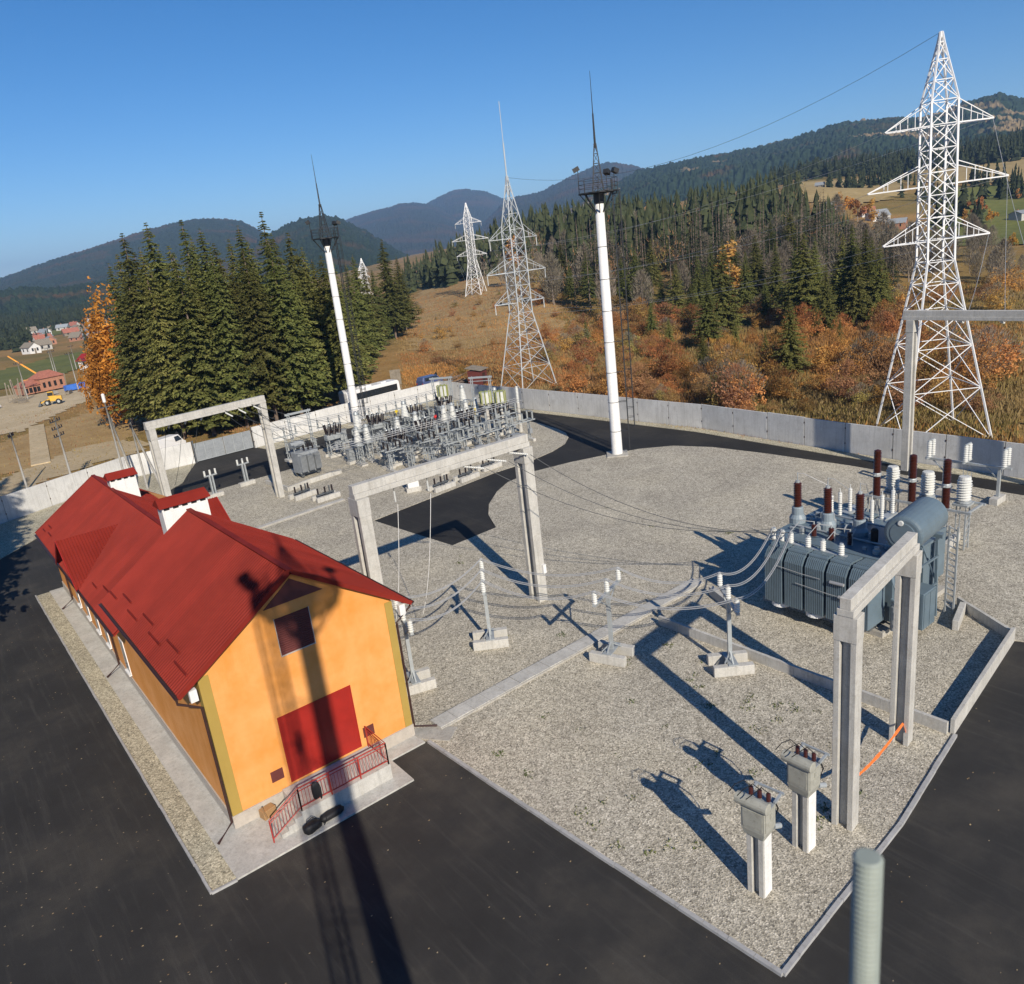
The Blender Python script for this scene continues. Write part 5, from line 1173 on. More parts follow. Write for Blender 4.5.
# extra lattice beams, drive boxes and rods that crowd the rows
for n in range(26):
    x, y = rnd.uniform(33, 54), rnd.uniform(40, 62)
    t = thing('switchgear_stand', 'slim lattice stand carrying a small drive box and dark rods amid the switchgear', 'stand', (x, y, .05), rnd.uniform(0, PI), 'slim lattice stands amid the switchgear')
    if n == 0:
        P0 = t; mb = MB(); h = 2.7; frame_legs(mb, .22, .22, h, .08); mb.bar((-1.2, 0, h), (1.2, 0, h), .12); mb.bar((-1.0, .3, h - .6), (1.0, .3, h - .6), .07); mb.bar((-1.1, 0, h), (0, .22, h - .9), .06); mb.bar((1.1, 0, h), (0, .22, h - .9), .06); mb.build('lattice_stand', 'steel', t)
        mb = MB(); mb.box(-.3, .3, -.5, -.23, .8, 1.5); mb.build('drive_box', 'grey_paint', t)
        mb = MB()
        for k in (-.9, -.3, .3, .9): mb.bar((k, -.4, h + .1), (k + .2, .5, h + .25), .07); mb.bar((k, 0, h), (k, 0, h + .5), .09)
        mb.tube([(-1, .1, h + .5), (0, .15, h + .35), (1, .1, h + .5)], .03, 5); mb.build('contact_rods', 'steel_dark', t)
        mb = MB(); mb.box(-.5, .5, -.6, .6, -.02, .28); mb.build('sleeper', 'concrete_light', t)
    else:
        for ch in list(P0.children): c = ch.copy(); COL.objects.link(c); c.parent = t
# coloured phase plates
for i, (x, y, c) in enumerate(((44.2, 52.2, 'red'), (48.9, 50.4, 'yellow'), (43.5, 60.4, 'yellow'))):
    MT['plate_' + c] = MT.get('plate_' + c) or M(c + '_plate_paint', (.55, .03, .03) if c == 'red' else (.6, .45, .03), .5, .1, 3)
    mb = MB(); mb.box(-.2, .2, -.02, .02, 3.2, 3.5); mb.bar((0, 0, 0), (0, 0, 3.2), .06)
    o = mb.build('phase_sign', 'plate_' + c); o.location = (x, y - 1.5, .05); tag(o, 'small %s phase plate on a thin pole %s' % (c, ['amid the middle breakers', 'near the wave traps', 'in the rear row before the wall', 'in the rear row near the black bushings', 'next to the rear portal'][i]), 'sign')
# ------------------------------------------------------------------ vegetation: prototypes (mesh data shared between copies)
def mesh_of(mb, name, mat):
    o = mb.build(name, mat); m = o.data; bpy.data.objects.remove(o); return m
def spruce_mesh(seed, H, Rm, levels, nb, segs, spr, z0=.1, bare=.0):
    r = random.Random(seed); mb = MB(); V = mb.v; Fc = mb.f
    for i in range(levels):
        u = (i + r.random() * .7) / levels; z = H * (z0 + (1 - z0) * u); prof = (1 - u) ** .85 * (.6 + .4 * min(1, (u + .02) * 6))
        k = max(3, int(nb * (1 - u * .45))); a0 = r.uniform(0, 6.28)
        for b in range(k):
            a = a0 + 2 * PI * b / k + r.uniform(-.35, .35); L = Rm * prof * r.uniform(.5, 1.2) + .22 * (1 - u)
            if r.random() < bare: continue
            drop = r.uniform(.28, .55) * L; lift = .18 * L; ca, sa = math.cos(a), math.sin(a)
            for s in range(segs):
                t = (s + .55 + r.uniform(-.3, .3)) / segs; x = L * t; zz = z - drop * t + lift * t * t * t
                for q in range(spr):
                    w = r.uniform(-1.1, 1.1); sl = (.14 + .12 * (1 - u) + (.27 if spr < 4 else .16) * L * (1 - .5 * t)) * r.uniform(.6, 1.25); d = a + w; tilt = r.uniform(-.75, .05)
                    px, py = ca * x, sa * x; ex, ey, ez = px + math.cos(d) * sl, py + math.sin(d) * sl, zz + tilt * sl
                    n = r.uniform(.14, .28) * sl; nx, ny = -math.sin(d) * n, math.cos(d) * n; up = r.uniform(-.2, .25) * sl
                    mx, my, mz = (px + ex) / 2, (py + ey) / 2, (zz + ez) / 2
                    i0 = len(V); V += [(px, py, zz), (mx + nx, my + ny, mz + up), (ex, ey, ez), (mx - nx, my - ny, mz - up * .6)]; Fc.append((i0, i0 + 1, i0 + 2, i0 + 3))
    mb.mi = [0] * len(Fc); return mb
def trunk_mesh(H, r0, seed, stubs=18):
    r = random.Random(seed); mb = MB(); mb.tube([(0, 0, -.3), (.03, 0, H * .3), (0, .03, H * .7), (0, 0, H * .985)], r0, 7, r0 * .12)
    for i in range(stubs):
        z = H * r.uniform(.04, .5); a = r.uniform(0, 6.28); L = r.uniform(.5, 1.6); mb.tube([(0, 0, z), (math.cos(a) * L, math.sin(a) * L, z - .25 * L)], .035, 4, .01)
    return mb
TREE_N = [0]
def add_tree(name, label, cat, loc, s, rz, crown, trunk, group, sx=1):
    """thing > trunk, crown; crown and trunk are mesh data shared between the trees of one kind"""
    t = bpy.data.objects.new(name, None); COL.objects.link(t); t.location = loc; t.rotation_euler = (0, 0, rz); t.scale = (s * sx, s * sx, s); tag(t, label, cat, group)
    for n, m in (('trunk', trunk), ('crown', crown)):
        if m is None: continue
        o = bpy.data.objects.new(n, m); COL.objects.link(o); o.parent = t
    return t
SPR = [mesh_of(spruce_mesh(11 + i, 26, (5.7, 6.4, 5.2, 6.0)[i], 64, 9, 9, 7, (.12, .16, .1, .2)[i], .12), 'spruce_crown', 'spruce') for i in range(4)]
STR = [mesh_of(trunk_mesh(26, .30, 40 + i, 26), 'spruce_trunk', 'bark') for i in range(2)]
def from_top(px, py, r):
    """ground point r metres off on the column of a tree top at image point (px, py), and the tree's height there"""
    d = F + R * ((px - 512) / FPX) - U * ((py - 492) / FPX); h = math.hypot(d.x, d.y); x, y = CAM.x + d.x / h * r, CAM.y + d.y / h * r; g = T(x, y)
    return x, y, g, CAM.z + d.z / h * r - g
CL = [(139, 246, 127), (242, 248, 126), (172, 250, 126), (213, 242, 146), (268, 240, 127), (296, 252, 148), (116, 252, 150), (326, 268, 132), (108, 262, 142), (121, 231, 137), (133, 250, 150), (145, 221, 136), (157, 246, 146), (168, 244, 131), (180, 217, 137), (190, 236, 150), (199, 227, 134), (209, 248, 127), (219, 256, 129), (228, 238, 146), (237, 224, 137), (247, 240, 150), (260, 209, 137),
      (252, 262, 129), (273, 236, 146), (287, 231, 137), (281, 256, 130), (301, 246, 141), (311, 258, 150), (320, 254, 139), (333, 262, 152), (292, 268, 133), (231, 270, 131), (186, 264, 130), (150, 268, 132), (126, 275, 136), (345, 262, 165)]
for i, (px, py, r) in enumerate(CL):
    x, y, g, h = from_top(px, py, r)
    add_tree('spruce_tree', 'tall dark green spruce in the dense stand behind the left wall', 'tree', (x, y, g), h / 26, rnd.uniform(0, 6), SPR[i % 4], STR[i % 2], 'spruces in the stand behind the left wall', rnd.uniform(.82, 1.14))
for px, py, r in ((352, 254, 190), (362, 262, 205), (381, 238, 230), (396, 256, 250), (371, 268, 215), (388, 270, 235), (341, 280, 180)):
    x, y, g, h = from_top(px, py, r)
    add_tree('spruce_tree', 'spruce at the thinner right end of the stand behind the pale mast', 'tree', (x, y, g), h / 26, rnd.uniform(0, 6), SPR[rnd.randint(0, 3)], STR[0], 'spruces at the right end of the stand', rnd.uniform(.9, 1.1))
# dark shade of spruces standing outside the frame at the far left
for x, y, h in ((-12.4, 36, 34), (-12, 31, 32), (-13.5, 41.5, 33), (-16.5, 38, 34), (-18, 45, 32), (-15, 27, 34)):
    add_tree('spruce_tree', 'spruce left of the frame whose shade falls on the concrete wall', 'tree', (x, y, 0), h / 26, rnd.uniform(0, 6), SPR[rnd.randint(0, 3)], STR[0], 'spruces left of the frame', .8)
# ---- broad leaved crowns
def leafy(seed, n, rx, rz, zc, ls, stems=6, shell=.55):
    r = random.Random(seed); mb = MB(); V, Fc = mb.v, mb.f; cl = [(r.gauss(0, rx * .45), r.gauss(0, rx * .45), zc + r.gauss(0, rz * .42), r.uniform(.35, .75)) for _ in range(max(5, n // 60))]
    for i in range(n):
        c = r.choice(cl); v = Vector((r.gauss(0, 1), r.gauss(0, 1), r.gauss(0, 1))).normalized() * (r.random() ** .5) * c[3]
        p = Vector((c[0] + v.x * rx * .6, c[1] + v.y * rx * .6, max(.05, c[2] + v.z * rz * .6))); a = Vector((r.gauss(0, 1), r.gauss(0, 1), r.gauss(0, .8))).normalized(); b = a.cross(Vector((r.gauss(0, 1), r.gauss(0, 1), r.gauss(0, 1)))).normalized(); s = ls * r.uniform(.5, 1.3)
        i0 = len(V); V += [tuple(p - a * s), tuple(p + b * s * .55), tuple(p + a * s), tuple(p - b * s * .55)]; Fc.append((i0, i0 + 1, i0 + 2, i0 + 3))
    mb.mi = [0] * len(Fc); return mb
def twiggy(seed, H, Rm, n):
    """bare upright crown of thin twigs"""
    r = random.Random(seed); mb = MB(); V, Fc = mb.v, mb.f
    for i in range(n):
        u = r.random() ** .8; z = H * (.18 + .78 * u); rr = Rm * math.sin(min(1, (u * .9 + .12)) * PI) ** .7 * r.random() ** .6; a = r.uniform(0, 6.28); p = Vector((math.cos(a) * rr, math.sin(a) * rr, z)); d = Vector((math.cos(a) * r.uniform(.1, .7), math.sin(a) * r.uniform(.1, .7), r.uniform(.5, 1.2))).normalized(); L = r.uniform(.4, 1.5) * H / 12; w = r.uniform(.03, .08) * H / 12
        s = d.cross(Vector((r.gauss(0, 1), r.gauss(0, 1), .1))).normalized() * w; i0 = len(V); V += [tuple(p - s), tuple(p + s), tuple(p + d * L)]; Fc.append((i0, i0 + 1, i0 + 2))
    mb.mi = [0] * len(Fc); return mb
def limb_mesh(seed, H, r0, nl=9):
    r = random.Random(seed); mb = MB(); mb.tube([(0, 0, -.2), (.1, .05, H * .35), (-.05, .1, H * .7), (.05, 0, H * .97)], r0, 6, r0 * .1)
    for i in range(nl):
        z = H * r.uniform(.25, .8); a = r.uniform(0, 6.28); L = H * r.uniform(.14, .3) * (1.15 - z / H); p = Vector((0, 0, z)); q = p + Vector((math.cos(a) * L * .6, math.sin(a) * L * .6, L * .6)); mb.tube([p, q, q + Vector((math.cos(a) * L * .25, math.sin(a) * L * .25, L * .6))], r0 * .35, 4, r0 * .08)
    return mb
TW = [mesh_of(twiggy(70 + i, 12, 2.3, 1500), 'bare_crown', 'twig') for i in range(3)]
TL = [mesh_of(limb_mesh(75 + i, 12, .13, 12), 'bare_trunk', 'bark_pale') for i in range(2)]
YEL = mesh_of(leafy(81, 7000, 2.5, 6.6, 8.4, .27), 'yellow_crown', 'leaf_yellow'); YT = mesh_of(limb_mesh(82, 16, .2, 10), 'birch_trunk', 'bark_pale')
for px, py, r, w in ((99, 292, 150, 1.0), (92, 300, 152, 1.0), (86, 322, 149, .9)):
    x, y, g, h = from_top(px, py, r); add_tree('birch_tree', 'bright orange yellow autumn tree at the left edge of the spruce stand', 'tree', (x, y, g), h / 17.5, rnd.uniform(0, 6), YEL, YT, 'orange trees at the edge of the spruces', w)
SF = [mesh_of(spruce_mesh(90 + i, 20, (3.4, 3.9, 3.0)[i], 24, 7, 3, 2, .06), 'far_spruce_crown', 'spruce_far') for i in range(3)]
SFT = mesh_of(trunk_mesh(20, .24, 95, 6), 'far_spruce_trunk', 'bark')
# single conifers one can tell apart in front of the forest
for px, py, r, lab in ((722, 238, 166, 'slim spruce left of the forest gap, above the rust coloured brush'), (706, 274, 150, 'thin half bare spruce rising from the rust brush'), (803, 230, 168, 'broad dark spruce, the heaviest crown over the brush'), (790, 296, 118, 'small dark spruce standing alone in the orange brush'),
                       (852, 224, 178, 'dense spruce left of the big white pylon'), (872, 236, 200, 'dense spruce close beside the big white pylon'), (765, 278, 180, 'small pale spruce between two darker ones'), (838, 250, 190, 'short spruce between the heavy crown and the pylon'), (886, 262, 175, 'low dark spruce right behind the left pylon legs'), (690, 282, 190, 'dark spruce at the left of the thin one')):
    x, y, g, h = from_top(px, py, r); add_tree('spruce_tree', lab, 'tree', (x, y, g), h / 26, rnd.uniform(0, 6), SPR[rnd.randint(0, 3)], STR[0], None, 1.35 if px == 803 else 1.05)
for px, py, r, sx in ((815, 238, 172, 1.0), (866, 226, 174, 1.15), (880, 240, 170, 1.05), (858, 244, 165, .9), (675, 262, 200, 1), (745, 250, 200, .9), (660, 272, 205, .9), (640, 262, 218, 1), (620, 255, 225, 1), (585, 250, 235, .9), (732, 226, 235, 1), (770, 218, 255, 1.1), (790, 208, 262, 1.1),
                      (826, 262, 158, .9), (775, 240, 205, 1), (710, 240, 220, 1), (650, 238, 245, 1), (600, 238, 250, 1), (560, 240, 262, 1), (843, 232, 190, 1.1), (697, 252, 205, .9), (755, 232, 215, 1), (795, 250, 180, .9), (568, 262, 240, .9), (548, 252, 270, 1), (634, 248, 232, 1.1), (735, 318, 150, 1), (668, 316, 155, 1.1), (840, 318, 140, 1), (702, 330, 130, 1), (628, 322, 160, 1), (765, 330, 135, .9), (868, 322, 135, 1), (585, 318, 170, 1), (815, 300, 155, 1.1), (650, 300, 175, 1.1)):
    x, y, g, h = from_top(px, py, r); add_tree('spruce_tree', 'dark olive spruce standing forward among leafless trees beyond the brush', 'tree', (x, y, g), h / 26, rnd.uniform(0, 6), SPR[rnd.randint(0, 3)], STR[0], 'spruces among the leafless trees', sx)
# forest on the slope: the nearest spruces and bare trees are things, the rest one mass
FR = random.Random(21); TOPL = [(398, 262), (404, 258), (441, 236), (486, 221), (522, 204), (555, 195), (600, 194), (640, 191), (693, 185), (732, 178), (754, 172), (776, 168), (804, 170), (830, 196), (860, 216), (900, 224), (940, 240), (1030, 262)]
def fits(x, y, h):
    px, py = px_of((x, y, T(x, y) + h)); return py > lerp_tab(TOPL, px) - FR.uniform(-6, 5), px
cand = []
while len(cand) < 1050:
    px = FR.uniform(396, 905); r = FR.uniform(225, 560) if px < 800 else FR.uniform(215, 330); x, y = at(az_of(px), r); h = FR.choice((FR.uniform(7, 14), FR.uniform(13, 22), FR.uniform(17, 25)))
    if px < 560 and r < 300 + (560 - px) * .7: continue
    ok, p = fits(x, y, h)
    if ok: cand.append((r, x, y, h))
cand.sort(); k_ = 0
for r, x, y, h in cand[:270]:
    add_tree('spruce_tree', 'dark green spruce in the mixed forest beyond the rust brush', 'tree', (x, y, T(x, y)), h / 20, FR.uniform(0, 6), SF[FR.randint(0, 2)], SFT, 'spruces in the mixed forest', FR.uniform(.85, 1.15))
def cone_forest(name, label, pts, mat, seed):
    r = random.Random(seed); mb = MB(); V, Fc = mb.v, mb.f
    for x, y, z, h in pts:
        R0 = h * r.uniform(.16, .30); ph = r.uniform(0, 6)
        for lv in range(8):
            u0 = .03 + lv * .12; u1 = u0 + .20; rr = R0 * (1 - u0) ** .9 * r.uniform(.7, 1.15); n = 8; x += r.gauss(0, .012) * h; i0 = len(V); V.append((x, y, z + h * min(1, u1)))
            for k in range(n): a = ph + lv + 2 * PI * k / n; q = rr * r.uniform(.45, 1.25); V.append((x + math.cos(a) * q, y + math.sin(a) * q, z + h * (u0 - r.uniform(-.02, .07))))
            for k in range(n): Fc.append((i0, i0 + 1 + k, i0 + 1 + (k + 1) % n))
    mb.mi = [0] * len(Fc); return tag(mb.build(name, mat), label, kind='stuff')
cone_forest('far_forest', 'dense far spruce forest on the slope behind the nearer trees', [(x, y, T(x, y) - .3, h) for r, x, y, h in cand[270:]], 'spruce_far', 5)
pts = []
while len(pts) < 1500:   # wooded slopes left in the valley and right under the mountain
    if FR.random() < .55: px = FR.uniform(-40, 130); r = FR.uniform(880, 1300)
    else: px = FR.uniform(770, 1040); r = FR.uniform(820, 1250)
    x, y = at(az_of(px), r); pts.append((x, y, T(x, y) - 1, FR.uniform(12, 22)))
for px0, r0, n in ((4, 640, 26) , (98, 720, 24), (120, 560, 20), (960, 430, 10), (1010, 540, 14), (930, 520, 14), (1000, 610, 16), (850, 640, 26), (900, 700, 22)):
    for _ in range(n): x, y = at(az_of(px0 + FR.gauss(0, 16)), r0 + FR.gauss(0, 22)); pts.append((x, y, T(x, y) - .5, FR.uniform(8, 17)))
cone_forest('valley_forest', 'far conifer woods in the valley and under the right mountain', pts, 'spruce_far', 6)
# bare grey trees in front of the spruces
nb_ = 0
while nb_ < 140:
    px = FR.uniform(500, 1030); r = 205 + 180 * FR.random() ** 1.1; x, y = at(az_of(px), r); h = FR.uniform(6, 16)
    if px < 600 and r < 240: continue
    if px > 915: h *= .75; r = FR.uniform(225, 330); x, y = at(az_of(px), r)
    add_tree('bare_tree', 'leafless grey brown tree along the forest edge beyond the brush', 'tree', (x, y, T(x, y)), h / 12, FR.uniform(0, 6), TW[FR.randint(0, 2)], TL[FR.randint(0, 1)], 'leafless trees at the forest edge', FR.uniform(.9, 1.4)); nb_ += 1
# far mixed broad leaved wood between the spruces
def puff_wood(name, label, n, seed):
    r = random.Random(seed); mb = MB(); V, Fc = mb.v, mb.f; mi = []; c = 0
    while c < n:
        px = r.uniform(470, 905); q = r.uniform(250, 540) if px < 800 else r.uniform(240, 420); x, y = at(az_of(px), q); h = r.uniform(7, 14); ok, _ = fits(x, y, h)
        if not ok: continue
        c += 1; z = T(x, y); m = r.choice((0, 0, 0, 1, 1, 2)); w = h * .32
        for _ in range(70):
            p = Vector((x + r.gauss(0, w * .5), y + r.gauss(0, w * .5), z + h * (.5 + r.gauss(0, .2)))); d = Vector((r.gauss(0, .5), r.gauss(0, .5), 1)).normalized(); s = d.cross(Vector((r.gauss(0, 1), r.gauss(0, 1), .2))).normalized() * r.uniform(.08, .25); L = r.uniform(.6, 1.8)
            i0 = len(V); V += [tuple(p - s), tuple(p + s), tuple(p + d * L)]; Fc.append((i0, i0 + 1, i0 + 2)); mi.append(m)
    mb.mi = mi; return tag(mb.build(name, ['twig', 'bush_brown', 'bush_olive']), label, kind='stuff')
puff_wood('mixed_wood', 'far leafless and olive broad leaved wood between the spruces', 300, 51)
# autumn coloured broad leaved trees
AUT = [mesh_of(leafy(120 + i, 900, 2.6, 4.2, 5.6, .36), 'autumn_crown', m) for i, m in enumerate(('bush_orange', 'bush_rust', 'leaf_yellow'))]; AT = mesh_of(limb_mesh(126, 9, .16, 7), 'autumn_trunk', 'bark_pale')
for i, (px, py, r) in enumerate(((308 + 200, 212, 330), (606, 192, 430), (636, 190, 440), (650, 196, 420), (858, 192, 420), (845, 186, 440), (872, 197, 410), (835, 196, 430), (938, 200, 420), (966, 208, 400), (978, 190, 440), (992, 205, 410), (728, 240, 230), (893, 228, 300), (948, 250, 280), (900, 300, 165), (893, 310, 150), (1010, 262, 300), (1018, 190, 520))):
    x, y, g, h = from_top(px, py, r); h = min(max(h, 6), 16)
    add_tree('autumn_tree', 'orange leaved autumn tree amid the far fields and spruces', 'tree', (x, y, g), h / 10.5, FR.uniform(0, 6), AUT[i % 3], AT, 'orange autumn trees beyond the yard', FR.uniform(.9, 1.3))
# brush beyond the wall: the largest bushes are things, the undergrowth one mass
def bush_mb(i):
    a = leafy(140 + i, 1900, 1.5, 1.35, 1.2, .085); b = twiggy(160 + i % 3, 3.3, 1.6, 900); n = len(a.f); a.add(b.v, b.f); a.mi = [0] * n + [1] * (len(a.f) - n); return a
BU = [mesh_of(bush_mb(i), 'bush_foliage', [m, ('bush_brown', 'bush_rust', 'twig')[i % 3]]) for i, m in enumerate(('bush_rust', 'bush_orange', 'bush_olive', 'bush_brown', 'leaf_yellow_brown', 'bush_orange'))]
BTW_ = [] and [mesh_of(twiggy(160 + i, 3.4, 1.6, 700), 'bush_twigs', m) for i, m in enumerate(('bush_brown', 'bush_rust', 'twig'))]
NAMES_ = ['rust red', 'orange', 'olive green', 'brown', 'golden', 'orange']
nbush = 0
while nbush < 290:
    px = FR.uniform(560, 1030) if FR.random() < .82 else FR.uniform(395, 560); r = FR.uniform(93, 215) if px > 560 else FR.uniform(145, 330); x, y = at(az_of(px), r)
    if x < 67.5 and y < 80: continue
    if px > 915 and 140 < r < 205 and FR.random() < .8: continue
    if math.hypot(x - P1C[0], y - P1C[1]) < 9: continue
    d = NZ.noise(Vector((x / 22, y / 22, 1.5)))
    k = min(5, max(0, int((d + .55) * 5 + FR.uniform(-2.2, 2.2)))); s = FR.choice((FR.uniform(.5, .9), FR.uniform(.8, 1.4), FR.uniform(1.2, 2.1))) * (1.0 if px > 560 else .6)
    t = bpy.data.objects.new('autumn_bush', BU[k]); COL.objects.link(t); t.location = (x, y, T(x, y)); t.rotation_euler = (0, 0, FR.uniform(0, 6)); t.scale = (s * FR.uniform(.9, 1.4), s * FR.uniform(.9, 1.4), s)
    tag(t, NAMES_[k] + ' autumn bush in the brush beyond the concrete wall', 'bush', NAMES_[k] + ' bushes beyond the wall')
    nbush += 1
def tufts(name, label, n, mats, region, hs, seed):
    r = random.Random(seed); mbs = MB(); V, Fc = mbs.v, mbs.f; mi = []
    c = 0
    while c < n:
        x, y = region(r)
        if x is None: continue
        z = T(x, y); d = NZ.noise(Vector((x / 19, y / 19, 4.4))) + r.uniform(-.25, .25); m = min(len(mats) - 1, max(0, int((d + .5) * len(mats)))); h = hs * r.uniform(.35, 1.2); k = 3
        for q in range(k):
            a = r.uniform(0, 6.28); w = h * r.uniform(.08, .24); dx, dy = r.gauss(0, .5), r.gauss(0, .5); i0 = len(V)
            V += [(x + dx - math.cos(a) * w, y + dy - math.sin(a) * w, z), (x + dx + math.cos(a) * w, y + dy + math.sin(a) * w, z), (x + dx + r.gauss(0, .25 * h), y + dy + r.gauss(0, .25 * h), z + h)]; Fc.append((i0, i0 + 1, i0 + 2)); mi.append(m)
        c += 1
    mbs.mi = mi; return tag(mbs.build(name, list(mats)), label, kind='stuff')
def reg_brush(r):
    px = r.uniform(560, 1035); q = 80 + 150 * r.random() ** 1.25; x, y = at(az_of(px), q)
    if x < 65.5 and y < 78: return None, None
    return x, y
def reg_slope(r):
    px = r.uniform(385, 575); q = 118 + 260 * r.random() ** 1.4; x, y = at(az_of(px), q)
    if x < 66 and y < 80: return None, None
    return x, y
tufts('brushwood', 'low rust and orange brushwood covering the ground beyond the back wall', 46000, ('bush_brown', 'bush_orange', 'tan_grass', 'bush_olive', 'tan_grass'), reg_brush, .72, 31)
tufts('slope_grass', 'dry orange and tan grass on the open slope under the pylons', 24000, ('tan_grass', 'bush_brown', 'bush_rust', 'tan_grass', 'bush_orange'), reg_slope, .5, 32)
def reg_verge(r):
    if r.random() < .62: return 63.9 + 9 * r.random() ** 1.4, r.uniform(-12, 74)
    x = r.uniform(30, 64); return x, r.uniform(77, 92)
tufts('verge_grass', 'tall dry tan grass right behind the concrete walls', 16000, ('tan_grass', 'bush_olive', 'bush_brown', 'tan_grass', 'bush_rust'), reg_verge, .28, 33)
def reg_left(r): return r.uniform(-25, 30), r.uniform(76, 160)
tufts('meadow_grass', 'sparse dry grass on the land left of the yard', 3500, ('tan_grass', 'bush_brown', 'bush_olive'), reg_left, .35, 34)
# ------------------------------------------------------------------ vehicles
def wheels(t, xs, hy, r, mat='black'):
    for x in xs:
        for s in (-1, 1):
            mb = MB(); mb.lathe([(r * .7, -.1), (r, -.08), (r, .08), (r * .7, .1)], 16, (x, s * hy, r), (0, 1, 0)); w = mb.build('wheel', mat, t)
            mb = MB(); mb.lathe([(r * .55, -.11), (r * .5, .11)], 12, (x, s * hy, r), (0, 1, 0)); mb.build('wheel_rim', 'steel', w)
def hull(prof, hw, taper=.86):
    """car side profile (x, z) swept across, narrower above the waist"""
    mb = MB(); n = len(prof); zm = max(z for x, z in prof); zw = zm * .55
    f = lambda z: hw * (1 if z < zw else 1 - (1 - taper) * (z - zw) / (zm - zw))
    mb.add([(x, -f(z), z) for x, z in prof] + [(x, f(z), z) for x, z in prof], [tuple(range(n)), tuple(range(2 * n - 1, n - 1, -1))] + [((i + 1) % n, i, n + i, n + (i + 1) % n) for i in range(n)]); return mb
MT['bus_white'] = M('white_coach_paint', (.75, .75, .75), .3, .04, 1, spec=.5); MT['blue_car'] = M('blue_metallic_paint', (.08, .11, .24), .3, .1, 1, .2); MT['navy_car'] = M('navy_car_paint', (.025, .035, .06), .3, .1, 1); MT['tail_red'] = M('tail_lamp_red', (.4, .02, .02), .3, .05, 3)
MT['loader_yellow'] = M('loader_yellow_paint', (.62, .36, .04), .45, .12, 2, dirt=(.3, .2, .08)); MT['crane_orange'] = M('crane_orange_paint', (.70, .30, .04), .45, .1, 2); MT['blue_tarp'] = M('blue_tarp', (.05, .16, .55), .5, .2, .8); MT['purple'] = M('purple_sheet', (.16, .06, .16), .6, .15, 1); MT['brick'] = M('raw_red_brick', (.36, .17, .11), .9, .2, 1.2, dirt=(.42, .3, .22)); MT['thatch_red'] = M('faded_red_roof', (.34, .13, .09), .8, .2, 1)
bus = thing('tour_bus', 'white bus with dark windows parked behind the side wall', 'bus', (53.5, 84.5, -.05), .12)
mb = hull([(-5.2, .4), (5.0, .4), (5.25, 1.2), (5.1, 2.9), (4.85, 3.15), (-5.0, 3.15), (-5.25, 2.9), (-5.25, .6)], 1.25, .97); mb.build('body', 'bus_white', bus, bevel=.06)
for s in (-1, 1):
    mb = MB(); y = s * 1.275; mb.box(-4.8, 4.6, min(y, y * .98), max(y, y * .98), 1.55, 2.6); mb.build('side_windows', 'glass', bus)
mb = MB(); mb.box(5.12, 5.22, -1.05, 1.05, 1.35, 2.75); mb.build('windscreen', 'glass', bus)
mb = MB(); mb.box(-2, 0, -.6, .6, 3.15, 3.33); mb.box(2, 3, -.5, .5, 3.15, 3.28); mb.build('roof_hatch', 'bus_white', bus)
wheels(bus, (-3.2, 3.4), 1.12, .5)
def car(name, label, cat, loc, rz, prof, hw, paint, glass, xs, r=.33):
    t = thing(name, label, cat, loc, rz); hull(prof, hw, .8).build('body', paint, t, bevel=.05)
    for s in (-1, 1):
        mb = MB(); mb.add([(x, s * hw * y, z) for x, y, z in glass] + [(x, s * hw * (y + .012), z) for x, y, z in glass], [tuple(range(4)), (7, 6, 5, 4)] + [(i, 4 + i, 4 + (i + 1) % 4, (i + 1) % 4) for i in range(4)]); mb.build('side_window', 'glass', t)
    mb = MB()
    (x0, _, z0), (x1, _, z1) = glass[1], glass[2]
    mb.bar((x0 + .28, 0, z0 + .05), (x1 + .22, 0, z1 - .02), hw * 1.45, .02, (0, 1, 0)); mb.build('windscreen', 'glass', t)
    for s in (-1, 1):
        mb = MB(); mb.box(prof[0][0] - .03, prof[0][0] + .05, s * hw * .75 - .12, s * hw * .75 + .12, .72, .92); mb.build('tail_lamp', 'tail_red', t)
        mb = MB(); xx = max(p[0] for p in prof); mb.box(xx - .1, xx + .012, s * hw * .7 - .14, s * hw * .7 + .14, .62, .78); mb.build('headlight', 'white_porc', t)
    wheels(t, xs, hw - .1, r); return t
CARP = [(-2.1, .35), (2.15, .35), (2.2, .7), (1.2, .92), (.55, 1.42), (-1.2, 1.46), (-2.0, 1.0), (-2.15, .8)]
CARG = [(-1.5, .97, .95), (.95, .99, .95), (.5, .85, 1.36), (-1.15, .84, 1.38)]
car('dark_car', 'dark blue car parked nose to tail in front of the white bus', 'car', (46.0, 83.2, -.05), .12, CARP, .88, 'navy_car', CARG, (-1.35, 1.35))
VANP = [(-2.4, .4), (2.3, .4), (2.4, .9), (1.7, 1.15), (1.05, 1.85), (-2.1, 1.9), (-2.4, 1.3)]
VANG = [(-1.9, .99, 1.2), (1.35, 1.0, 1.2), (.95, .86, 1.75), (-1.85, .86, 1.75)]
car('blue_van', 'blue people carrier parked beyond the wall corner beside stacked branches', 'car', (66.2, 86.4, .35), .2, VANP, .95, 'blue_car', VANG, (-1.5, 1.5))
VAN2 = [(-2.8, .45), (2.6, .45), (2.75, 1.0), (2.2, 1.35), (1.6, 2.35), (-2.6, 2.5), (-2.8, 2.3)]
VAG2 = [(.5, 1.0, 1.45), (1.9, 1.0, 1.45), (1.45, .86, 2.2), (.5, .86, 2.2)]
car('white_van', 'white van parked behind the wall left of the steel gate', 'van', (21.2, 84.5, .1), .55, VAN2, 1.15, 'bus_white', VAG2, (-1.7, 1.7), .36).scale = (.88, .88, .88)
